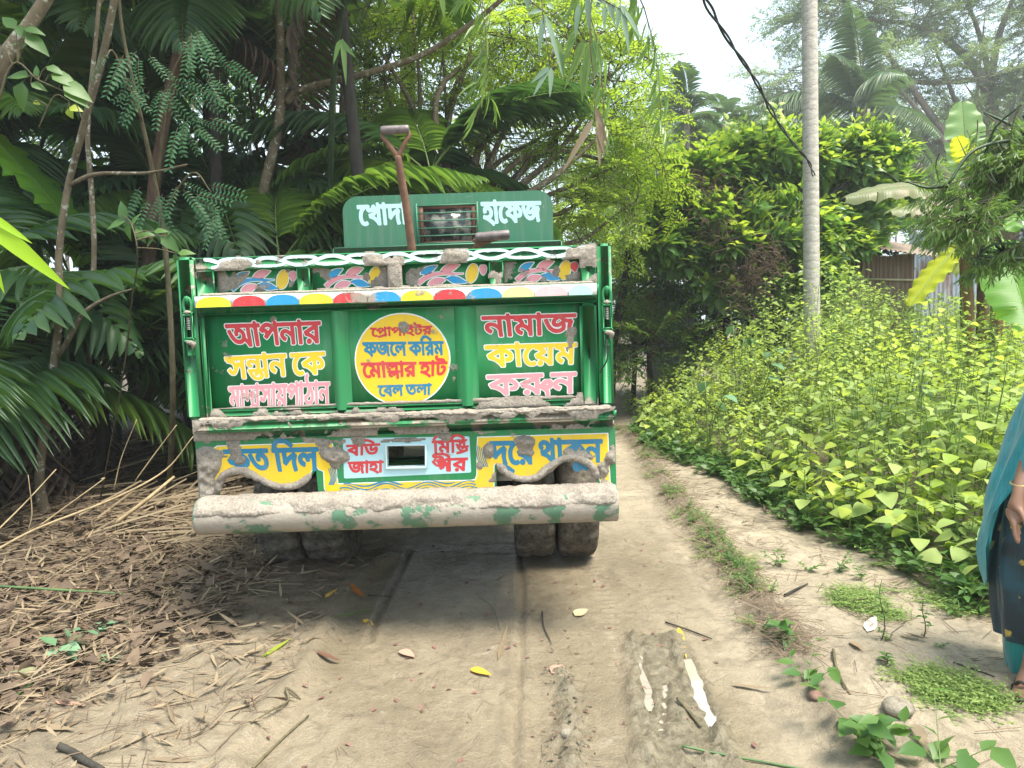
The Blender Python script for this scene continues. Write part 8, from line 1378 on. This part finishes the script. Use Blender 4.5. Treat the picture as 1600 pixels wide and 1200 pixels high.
for q_ in [('yellow spotted leaf lying on the clay in the middle of the track', 735, 1042, 768, 1052, .045, L_FY), ('small curled yellow leaf left of the track\'s centre', 568, 965, 583, 972, .035, L_FY), ('orange-brown leaf near the left tyre groove', 540, 920, 570, 934, .05, L_FO), ('bright yellow leaf tip by the left edge of the track', 508, 938, 528, 930, .025, L_FY), ('orange leaf standing in the mud on the left bank', 344, 915, 356, 932, .035, L_FO), ('yellow leaf on the dry litter at the left', 80, 902, 98, 897, .03, L_FY), ('orange leaf half buried in the left litter', 132, 938, 155, 930, .03, L_FO), ('rusty brown leaf beside the orange ones in the litter', 470, 880, 545, 893, .03, L_FO),
           ('pinkish torn leaf on the wet clay', 625, 1012, 648, 1024, .05, L_FP), ('pale pink leaf between the tyre marks', 862, 1050, 882, 1040, .06, L_FP), ('pale yellow broad leaf beside the tread marks', 898, 958, 918, 950, .06, leafmat('fallen_pale_leaf', (.50, .42, .26), (.42, .36, .2), trans=.05)), ('dark brown leaf along the left edge of the track', 495, 1028, 532, 1030, .03, L_FB), ('long yellow bamboo leaf at the head of the muddy rut', 1060, 975, 1072, 1022, .03, L_FY), ('long tan bamboo leaf standing near the centre groove', 778, 1028, 793, 978, .022, L_DRY), ('tan husk leaf above the centre of the track', 775, 905, 788, 896, .02, L_DRY),
           ('large pale bamboo sheath across the left mud', 140, 1030, 208, 992, .035, L_DRY), ('pale bamboo leaf at the left mud edge', 240, 1124, 298, 1106, .02, L_DRY), ('curled pinkish sheath in the left mud', 88, 1112, 136, 1118, .03, L_FP), ('green bamboo blade lying at the left track edge', 520, 972, 590, 950, .016, L_BAMB), ('green and yellow bamboo blade on the left mud', 410, 1036, 455, 1006, .022, L_YOUNG), ('tan sheath lying at the lower left corner', 56, 1152, 120, 1158, .03, L_DRY),
           ('white dry leaf stuck on the sand', 1355, 995, 1368, 970, .05, leafmat('white_dry_leaf', (.6, .56, .48), (.55, .5, .42), trans=.1)), ('long pale leaf on the sand under the weeds', 1424, 905, 1456, 926, .03, L_DRY), ('pale split leaf on the sand near the seedlings', 1405, 1000, 1450, 1011, .02, L_DRY), ('brown sheath lying on the sand', 1328, 1010, 1350, 1027, .03, leafmat('brown_sheath', (.30, .20, .13), (.25, .17, .11), trans=.05)), ('tan leaf crossing the clay right of the rut', 1142, 1064, 1212, 1078, .02, L_DRY), ('dry husk at the bottom right by the weeds', 1430, 1140, 1444, 1175, .045, L_DRY)]: fallen('fallen_leaf', *q_)
def stick(lab, pts_, rad, mat, name='fallen_stick', cat='stick', lift=0.008, sub=5):
    P = []
    for q_ in pts_:
        g_ = gnd(*q_[:2]); z = float(gh(g_[0], g_[1])) + lift + (q_[2] if len(q_) > 2 else 0); g_ = gnd(q_[0], q_[1], z); P.append(g_)
    P = smooth_path(P, sub); mb = MB(); mb.tube(P, resample(rad, len(P)) * (1 + .2 * (vnoise(np.arange(len(P)) * 1.3, 3) - .5)), 7); o = mb.build(name, mat, None, smooth=True); return tag(o, lab, cat)
M_GSTEM = simple('fresh_green_stem', (.10, .17, .06), (.06, .11, .045), 14, .5); M_LOG = barkmat('mossy_log', (.20, .21, .12), (.10, .10, .055), 14)
stick('long thin green stem lying diagonally across the left mud', [(-30, 1135), (60, 1060), (150, 1010), (230, 950), (320, 885), (380, 845)], [.006, .0055, .005, .004, .003], M_GSTEM); stick('short green bamboo piece in the left litter', [(-20, 915, .03), (50, 919, .03), (195, 928, .03)], [.007, .007, .006], M_GSTEM)
stick('mossy log end at the lower left edge', [(-60, 1095), (0, 1065), (30, 1055), (58, 1048)], [.028, .026, .024, .02], M_LOG, 'log', 'log', .02); stick('brown twig lying along the left clay', [(395, 1200), (440, 1155), (482, 1118)], [.005, .005, .004], B_TWIG); stick('twisted dark root on the left clay', [(392, 1130), (420, 1112), (450, 1095), (447, 1075), (462, 1085), (470, 1092)], [.003, .004, .0055, .004, .002], B_TWIG)
stick('yellow-green stalk lying across the bottom of the track', [(1065, 1165), (1110, 1175), (1180, 1188), (1260, 1203)], [.004, .0045, .004, .004], M_GSTEM); stick('dark dry twig on the clay right of the truck', [(1040, 972), (1075, 984), (1112, 998)], [.004, .004, .003], B_DARK); stick('bent brown stick on the sand beside the ridge', [(1226, 930), (1245, 920), (1262, 912)], [.007, .006, .004], B_DARK); stick('forked grey stick leaning along the ridge foot', [(1302, 1015), (1306, 1040), (1315, 1062), (1328, 1085)], [.006, .006, .005, .004], B_TWIG)
stick('long thin dark twig on the sand near the woman', [(1490, 1035), (1520, 1045), (1553, 1057)], [.004, .0035, .003], B_DARK); stick('dark bundle of roots at the lower left edge', [(92, 1165), (112, 1175), (135, 1190), (160, 1203)], [.012, .014, .013, .010], B_DARK); stick('grey twig in the rut', [(1058, 1090), (1075, 1110), (1095, 1135)], [.006, .007, .005], B_TWIG)
stick('dark twig by the left tyre groove', [(575, 930), (610, 932)], [.003, .003], B_DARK); stick('thin curved twig beside the centre groove', [(748, 932), (770, 950), (782, 985)], [.0016, .0016, .001], B_TWIG); stick('thin dark twig near the tread marks', [(847, 955), (850, 980), (862, 1005)], [.003, .003, .002], B_DARK)
for k, (pp, rd) in enumerate([([(10, 1160, 0), (110, 830, .0), (262, 735, .0)], .006), ([(-20, 1160, 0), (60, 850, 0), (88, 735, 0)], .005), ([(212, 752, 0), (240, 700, 0), (275, 665, 0)], .004), ([(180, 765, 0), (195, 700, 0), (213, 655, 0)], .004)]): pass
def stalk(lab, pts_, rad): P = smooth_path([at(*q_) for q_ in pts_], 6); mb = MB(); mb.tube(P, resample(rad, len(P)), 6); tag(mb.build('dry_stalk', B_STRAW, None, smooth=True), lab, 'dry stalk')
stalk('long pale dry stalk slanting up from the lower left to the truck', [(-10, 862, 3.9), (60, 825, 4.0), (180, 778, 4.15), (258, 735, 4.3), (302, 682, 4.35)], [.008, .008, .007, .006, .003]); stalk('dry stalk fork beside the long pale stalk', [(60, 823, 4.0), (105, 790, 4.05), (160, 750, 4.1), (158, 748, 4.1)], [.005, .004, .003]); stalk('yellowish dry stalk at the left edge', [(-5, 830, 3.8), (40, 785, 3.9), (88, 733, 4.0)], [.005, .004, .003]); stalk('dry stalk rising at the foot of the pleated palm', [(211, 752, 4.7), (240, 712, 4.7), (276, 664, 4.7)], [.005, .005, .003]); stalk('thin grey stalk standing in the left litter', [(178, 765, 4.4), (190, 715, 4.4), (214, 655, 4.4)], [.004, .003, .002]); stalk('leaning dry cane under the palm fronds', [(180, 818, 4.6), (230, 780, 4.7), (272, 745, 4.9)], [.014, .014, .010]); stalk('thin dry stalk at the far left', [(44, 830, 3.9), (50, 800, 3.9), (44, 742, 3.9)], [.003, .003, .002])
# clods of clay, paper scrap
def clod(lab, u, v, s, mat=None, cat='clod', name='clay_clod', squash=.6, sd=1):
    q = gnd(u, v); z = float(gh(q[0], q[1])); n, m_ = 16, 10; th = np.linspace(0, 2 * math.pi, n, endpoint=False); ph = np.linspace(0, math.pi, m_); T_, Pq = np.meshgrid(th, ph); R_ = s * (.62 + .75 * fbm(T_ * 1.2 * 3 / 6.28 + np.cos(Pq) * 1.6 + sd, np.cos(T_) * 1.1 + Pq * 1.5 + sd, 4, sd)); V = np.stack([R_ * np.sin(Pq) * np.cos(T_), R_ * np.sin(Pq) * np.sin(T_), R_ * np.cos(Pq) * squash], -1).reshape(-1, 3); idx = np.arange(n * m_).reshape(m_, n); i2 = np.roll(idx, -1, 1)
    o = link(name, mesh(name, V, np.stack([idx[:-1], idx[1:], i2[1:], i2[:-1]], -1).reshape(-1, 4), mat or M_GROUND, smooth=True)); o.location = (q[0], q[1], z + s * squash * .35); tag(o, lab, cat)
M_CLAY = mudmat('wet_clay_clod', (.30, .265, .21), (.17, .15, .115), 30, .6)
clod('crumbly clay lump on the sand below the teal sari', 1405, 1120, .052, M_CLAY, sd=3); clod('wet clay clod on the churned strip at the bottom of the track', 886, 1150, .026, M_CLAY, sd=7)
clod('crumpled white paper scrap at the edge of the weeds', 1282, 792, .030, simple('white_paper', (.75, .72, .70), (.6, .55, .55), 20, .8), 'paper scrap', 'paper_scrap', .5, 4); clod('reddish lump in the litter ridge', 1275, 1098, .03, simple('reddish_clay', (.25, .15, .11), (.16, .10, .08), 20, .9), sd=6)

# ------------------------------------------------------------------ woman in a teal sari at the right edge
YW = 2.5; q = NM('brown_skin'); q.set(color=q.mix(q.noise(12, 3, q.pos()), (.27, .145, .09), (.20, .105, .066)), rough=.5, spec=.4); q.b.inputs['Subsurface Weight'].default_value = .08; q.b.inputs['Subsurface Radius'].default_value = (.03, .012, .006); M_SKIN = q.m
def cloth(name, c, c2, fl=None, sheen=.3, tr=.0, sc2=60):
    q = NM(name); p = q.pos(True); w1 = q.n('ShaderNodeTexWave'); w1.inputs['Scale'].default_value = 22; w1.inputs['Distortion'].default_value = 1.5; q.l(p, w1.inputs[0])
    col = q.mix(q.ramp(q.math('ADD', q.math('MULTIPLY', w1.outputs[1], .12), q.math('MULTIPLY', q.noise(11, 4, p), .9)), [(.4, 0.), (.75, 1.)]), c, c2)
    if fl:
        v = q.n('ShaderNodeTexVoronoi'); v.inputs['Scale'].default_value = 11; q.l(p, v.inputs['Vector']); n_ = q.noise(55, 2, p); f = q.ramp(q.math('ADD', v.outputs['Distance'], q.math('MULTIPLY', n_, .35)), [(.33, 1.), (.40, 0.)]); col = q.mix(f, col, fl); g_ = q.noise(7, 2, p); col = q.mix(q.ramp(g_, [(.55, 0.), (.68, .7)]), col, (.006, .06, .09))
    q.set(color=col, rough=.45, spec=.4); q.b.inputs['Sheen Weight'].default_value = sheen; q.bump(q.noise(sc2 * 5, 2, p), .2, .001)
    if tr: t = q.n('ShaderNodeBsdfTranslucent'); q.l(col, t.inputs[0]); ms = q.n('ShaderNodeMixShader'); ms.inputs[0].default_value = tr; q.l(q.b.outputs[0], ms.inputs[1]); q.l(t.outputs[0], ms.inputs[2]); q.l(ms.outputs[0], q.out.inputs[0])
    return q.m
C_TEAL = cloth('teal_sari_cloth', (.002, .25, .30), (.010, .38, .43), tr=.2); C_DTEAL = cloth('dark_teal_petticoat', (.003, .15, .14), (.006, .20, .18)); C_FLOR = cloth('navy_floral_cloth', (.005, .012, .020), (.004, .035, .042), (.50, .32, .05))
wc = np.array([2.13, YW, 0.]); TH = -math.atan2(wc[0], wc[1]) ; E_L = np.array([-math.cos(TH), -math.sin(TH), 0]); E_F = np.array([math.sin(TH), -math.cos(TH), 0])
wm = thing('person', 'woman in a teal sari with a dark floral border, cut off by the right edge', 'person', (wc[0], wc[1], 0.0), rz=TH)
def unrot(p): c, s = math.cos(-TH), math.sin(-TH); dx, dy = p[0] - wc[0], p[1] - wc[1]; return np.array([wc[0] + c * dx - s * dy, wc[1] + s * dx + c * dy, p[2]])
def skin(name, J, E_, rad, mat, parent, root=0, lv=2):
    me = bpy.data.meshes.new('sk'); me.from_pydata([tuple(j) for j in J], E_, []); o = bpy.data.objects.new('sk', me); COL.objects.link(o); md = o.modifiers.new('s', 'SKIN'); md.use_smooth_shade = True; sd = o.modifiers.new('d', 'SUBSURF'); sd.levels = lv; sd.render_levels = lv
    for k, s_ in enumerate(me.skin_vertices[0].data): s_.radius = (rad[k], rad[k]) if np.isscalar(rad[k]) else rad[k]; s_.use_root = (k == root)
    bpy.context.view_layer.update(); ev = o.evaluated_get(bpy.context.evaluated_depsgraph_get()); m2 = bpy.data.meshes.new_from_object(ev); bpy.data.objects.remove(o)
    off_ = Vector(root_loc(parent)); 
    for v in m2.vertices: v.co -= off_
    m2.materials.clear(); m2.materials.append(mat); m2.name = name; return link(name, m2, parent)
J = []; E_ = []; R_ = []
def jn(p, rr, par=None):
    J.append(p); R_.append(rr)
    if par is not None: E_.append((par, len(J) - 1))
    return len(J) - 1
cx, cyw = wc[0], YW
pel = jn((cx, cyw, .86), (.15, .11)); wa = jn((cx, cyw, 1.0), (.125, .095), pel); chs = jn((cx, cyw, 1.14), (.14, .105), wa); nk0 = jn((cx, cyw, 1.26), .06, chs); nk = jn((cx, cyw - .005, 1.32), .045, nk0)
hd0 = jn((cx, cyw - .015, 1.37), (.06, .07), nk); hd = jn((cx, cyw - .015, 1.44), (.078, .092), hd0); hd2 = jn((cx, cyw - .005, 1.50), (.07, .085), hd)
for s in (-1, 1):
    sh_ = jn((cx + s * .15, cyw, 1.215), .05, nk0); ya = -.17 if s < 0 else 0.; el_ = jn((cx + s * .21, cyw + .01 + ya * .3, .975), .034, sh_); wr_ = jn((cx + s * .245, cyw - .075 + ya, .765), .024, el_); pm = jn((cx + s * .25, cyw - .095 + ya, .715), (.033, .017), wr_); pm2 = jn((cx + s * .252, cyw - .105 + ya, .675), (.036, .015), pm)
    for k in range(4):
        o_ = (k - 1.5) * .020; l = (.062, .072, .068, .052)[k]; f0 = jn((cx + s * .252 + .004 * k * s, cyw - .105 + ya + o_, .655), .0085, pm2); f1 = jn((cx + s * .250, cyw - .108 + ya + o_ * 1.1, .655 - l * .5), .008, f0); jn((cx + s * .240, cyw - .112 + ya + o_ * 1.1, .655 - l), .0065, f1)
    t0 = jn((cx + s * .235, cyw - .125 + ya, .70), .011, pm); t1 = jn((cx + s * .222, cyw - .140 + ya, .675), .0095, t0); jn((cx + s * .215, cyw - .145 + ya, .650), .0075, t1)
    hp = jn((cx + s * .085, cyw, .80), .085, pel); kn = jn((cx + s * .10, cyw - .01 - .03 * (s < 0), .44), .052, hp); an_ = jn((cx + s * .11 , cyw + .02 - .05 * (s < 0), .085), .032, kn); 
    hl_ = jn((cx + s * .112, cyw + .045 - .05 * (s < 0), .04), .026, an_); bl = jn((cx + s * .125, cyw - .09 - .05 * (s < 0), .030), (.036, .018), an_); jn((cx + s * .13, cyw - .145 - .05 * (s < 0), .022), (.034, .012), bl)
# move the near leg and arm so that they stand where the photo shows them
fx = unrot(gnd(1602, 1090)); dxf = fx[0] - (cx - .12)
J = [tuple(np.array(j) + ([dxf * np.interp(j[2], [.1, .8], [1, 0]), (fx[1] - (cyw - .12)) * np.interp(j[2], [.1, .8], [1, 0]), 0] if (j[0] < cx - .05 and j[2] < .83 and abs(j[0] - cx) < .16) else [0, 0, 0])) for j in J]
body = skin('body', J, E_, R_, M_SKIN, wm)
hv = []; n, m_ = 20, 12; mb = MB()
for i in range(m_):
    ph = math.pi * i / (m_ - 1)
    for j in range(n): th_ = 2 * math.pi * j / n; mb_ = 1; hv.append((cx + .088 * math.sin(ph) * math.cos(th_), cyw + .018 + .10 * math.sin(ph) * math.sin(th_), 1.478 + .085 * math.cos(ph)))
idx = np.arange(n * m_).reshape(m_, n); i2 = np.roll(idx, -1, 1); mb.add(hv, np.stack([idx[:-1], idx[1:], i2[1:], i2[:-1]], -1).reshape(-1, 4)); V, F = tube([(cx, cyw + .11, 1.42), (cx, cyw + .13, 1.43), (cx, cyw + .15, 1.43)], [.03, .045, .02], 10); mb.add(V, F); mb.build('hair', simple('black_hair', (.012, .010, .009), (.02, .016, .014), 60, .5), wm, smooth=True)
fm = MB()
for s in (-1, 1): V, F = tube([(cx + s * .032, cyw - .098, 1.43), (cx + s * .032, cyw - .106, 1.43)], [.010, .006], 8); fm.add(V, F)
fm.build('eyes', simple('dark_eye', (.02, .015, .012), None, 5, .2), wm); fm = MB(); fm.tube(smooth_path([(cx, cyw - .098, 1.44), (cx, cyw - .115, 1.415), (cx, cyw - .122, 1.40), (cx, cyw - .10, 1.393)], 3), [.006] * 4 + [.010] * 3 + [.012] * 3, 8); fm.build('nose', M_SKIN, wm, smooth=True); fm = MB(); fm.tube([(cx - .022, cyw - .092, 1.372), (cx, cyw - .104, 1.372), (cx + .022, cyw - .092, 1.372)], [.003, .007, .003], 8); fm.build('lips', simple('lip', (.22, .07, .06), None, 5, .5), wm, smooth=True)
def wrap(name, outline, front_z, cxw, depth, mat, ripple=.012, nr=34, a0=-.15, a1=1.0, seed=1, nrip=9, bottom=None, hang=0.0):
    """cloth hung round the body: outline = (z, x of the left silhouette) pairs; angle runs front -> left -> back"""
    O = np.array(outline); zt, zb = O[:, 0].max(), O[:, 0].min(); V = []; na = 44
    for i in range(nr):
        for j in range(na):
            f = j / (na - 1); a = -math.pi / 2 - (a0 + (a1 - a0) * f) * math.pi          # -90deg faces the camera, then round by the left
            zlow = zb if bottom is None else bottom(f); z = zt + (zlow - zt) * i / (nr - 1); xo = np.interp(z, O[::-1, 0], O[::-1, 1]); rx = cxw - xo; k = min(1, (zt - z) / .15)
            rp = ripple * k * (math.sin(nrip * a + 3.2 * math.sin(z * 3.1 + seed)) + .6 * math.sin(nrip * 2.3 * a + z * 9) + .25 * math.sin(nrip * 3.1 * a - z * 14)); ry = depth * (.75 + .25 * k)
            V.append((cxw + (rx + rp) * math.cos(a), cyw + (ry + rp) * math.sin(a), z))
    idx = np.arange(nr * na).reshape(nr, na); F = np.stack([idx[:-1, :-1], idx[1:, :-1], idx[1:, 1:], idx[:-1, 1:]], -1).reshape(-1, 4); mb = MB(); mb.add(V, F); return mb.build(name, mat, wm, smooth=True)
def ox(u, v, Y=YW):
    d = _ray(u, v); cm = np.array([0, 0, CAM_H]); k = ((wc - cm) * [1, 1, 0]).dot(E_F) / d.dot(E_F); p = cm + d * k; return (float(p[2]), float(cx - (p - wc).dot(E_L)))
SO = [(1.32, cx - .06), (1.295, cx - .11), (1.26, cx - .17), ox(1602, 612), ox(1578, 680), ox(1553, 738), ox(1535, 785), ox(1529, 820), ox(1530, 850), ox(1538, 880), ox(1545, 905)]
hem = ox(1590, 758)[0] + .03; low = ox(1545, 908)[0]
wrap('sari_drape', SO, 0, cx, .27, C_TEAL, .015, a0=-.55, a1=1.05, nrip=6, bottom=lambda f: hem + (low - hem) * float(sstep(.50, .60, f)) * 1.0, seed=2)
FO = [(1.02, cx - .14), ox(1570, 770, YW + .02), ox(1556, 830, YW + .02), ox(1548, 890, YW + .02), ox(1551, 940, YW + .02), ox(1555, 982, YW + .02)]
wrap('floral_drape', FO, 0, cx, .165, C_FLOR, .010, a0=-.2, a1=.75, seed=4, nrip=13)
SK = [(1.0, cx - .13), (.9, cx - .19), ox(1566, 900, YW), ox(1570, 960, YW), ox(1568, 1000, YW), ox(1574, 1035, YW), ox(1580, 1068, YW)]
def full(name, outline, mat, depth, z_b):
    O = np.array(outline); V = []; nr, na = 26, 56
    for i in range(nr):
        z = O[:, 0].max() + (z_b - O[:, 0].max()) * i / (nr - 1); xo = np.interp(z, O[::-1, 0], O[::-1, 1]); c0 = cx - .02; rx = c0 - xo
        for j in range(na): a = 2 * math.pi * j / na; rp = .010 * min(1, i / 6) * (math.sin(9 * a + 1.5 * math.sin(z * 6)) + .5 * math.sin(17 * a + z * 8)); V.append((c0 + (rx + rp) * math.cos(a), cyw - .02 + (depth + rp) * math.sin(a), z))
    idx = np.arange(nr * na).reshape(nr, na); i2 = np.roll(idx, -1, 1); mb = MB(); mb.add(V, np.stack([idx[:-1], idx[1:], i2[1:], i2[:-1]], -1).reshape(-1, 4)); return mb.build(name, mat, wm, smooth=True)
full('petticoat', SK, C_DTEAL, .14, SK[-1][0])
mb = MB(); t = np.linspace(0, 2 * math.pi, 20); w_ = np.array([cx - .243, cyw - .225, .785]); mb.tube([w_ + [.031 * math.cos(a), .031 * math.sin(a), .004 * math.sin(a)] for a in t], .0028, 6, cap=False); mb.build('bangle', simple('gold_bangle', (.7, .5, .2), None, 5, .3, 0, metal=.8), wm)
for s in (-1, 1):
    bx, by = (fx[0], fx[1]) if s < 0 else (cx + .12, cyw - .05); mb = MB(); P = []; n = 18
    for k in range(n): a = 2 * math.pi * k / n; P.append((bx + .042 * math.cos(a) * (1 - .15 * math.sin(a)), by + .02 + .12 * math.sin(a), 0))
    P = np.array(P); zg = float(gh(wc[0], wc[1])) + .004; V = np.concatenate([P + [0, 0, zg], P + [0, 0, zg + .014], [[bx, by + .02, zg]], [[bx, by + .02, zg + .014]]]); k = np.arange(n); k2 = (k + 1) % n
    mb.add(V, [np.stack([k, k2, n + k2, n + k], 1), np.concatenate([np.stack([np.full(n, 2 * n), k2, k], 1), np.stack([np.full(n, 2 * n + 1), n + k, n + k2], 1)])]); mb.tube(smooth_path([(bx - .038, by + .01, zg + .014), (bx - .01, by - .035, zg + .055), (bx + .03, by + .0, zg + .014)], 5), .006, 6); mb.build('sandal', simple('dark_sandal', (.03, .025, .022), (.05, .04, .03), 20, .7), wm)

# ------------------------------------------------------------------ added haze volume, lifts the darks and pales the distance
q = bpy.data.materials.new('haze_air'); q.use_nodes = True; q.node_tree.nodes.clear(); _o = q.node_tree.nodes.new('ShaderNodeOutputMaterial'); _v = q.node_tree.nodes.new('ShaderNodeVolumePrincipled')
_v.inputs['Color'].default_value = (.93, .97, 1., 1); _v.inputs['Density'].default_value = .0022; _v.inputs['Anisotropy'].default_value = .2; q.node_tree.links.new(_v.outputs[0], _o.inputs['Volume'])
mb = MB(); mb.box((-240, -140, -2.2), (240, 260, 24)); tag(mb.build('haze', q, None), 'thin added haze veiling the whole place', 'haze', kind='stuff')
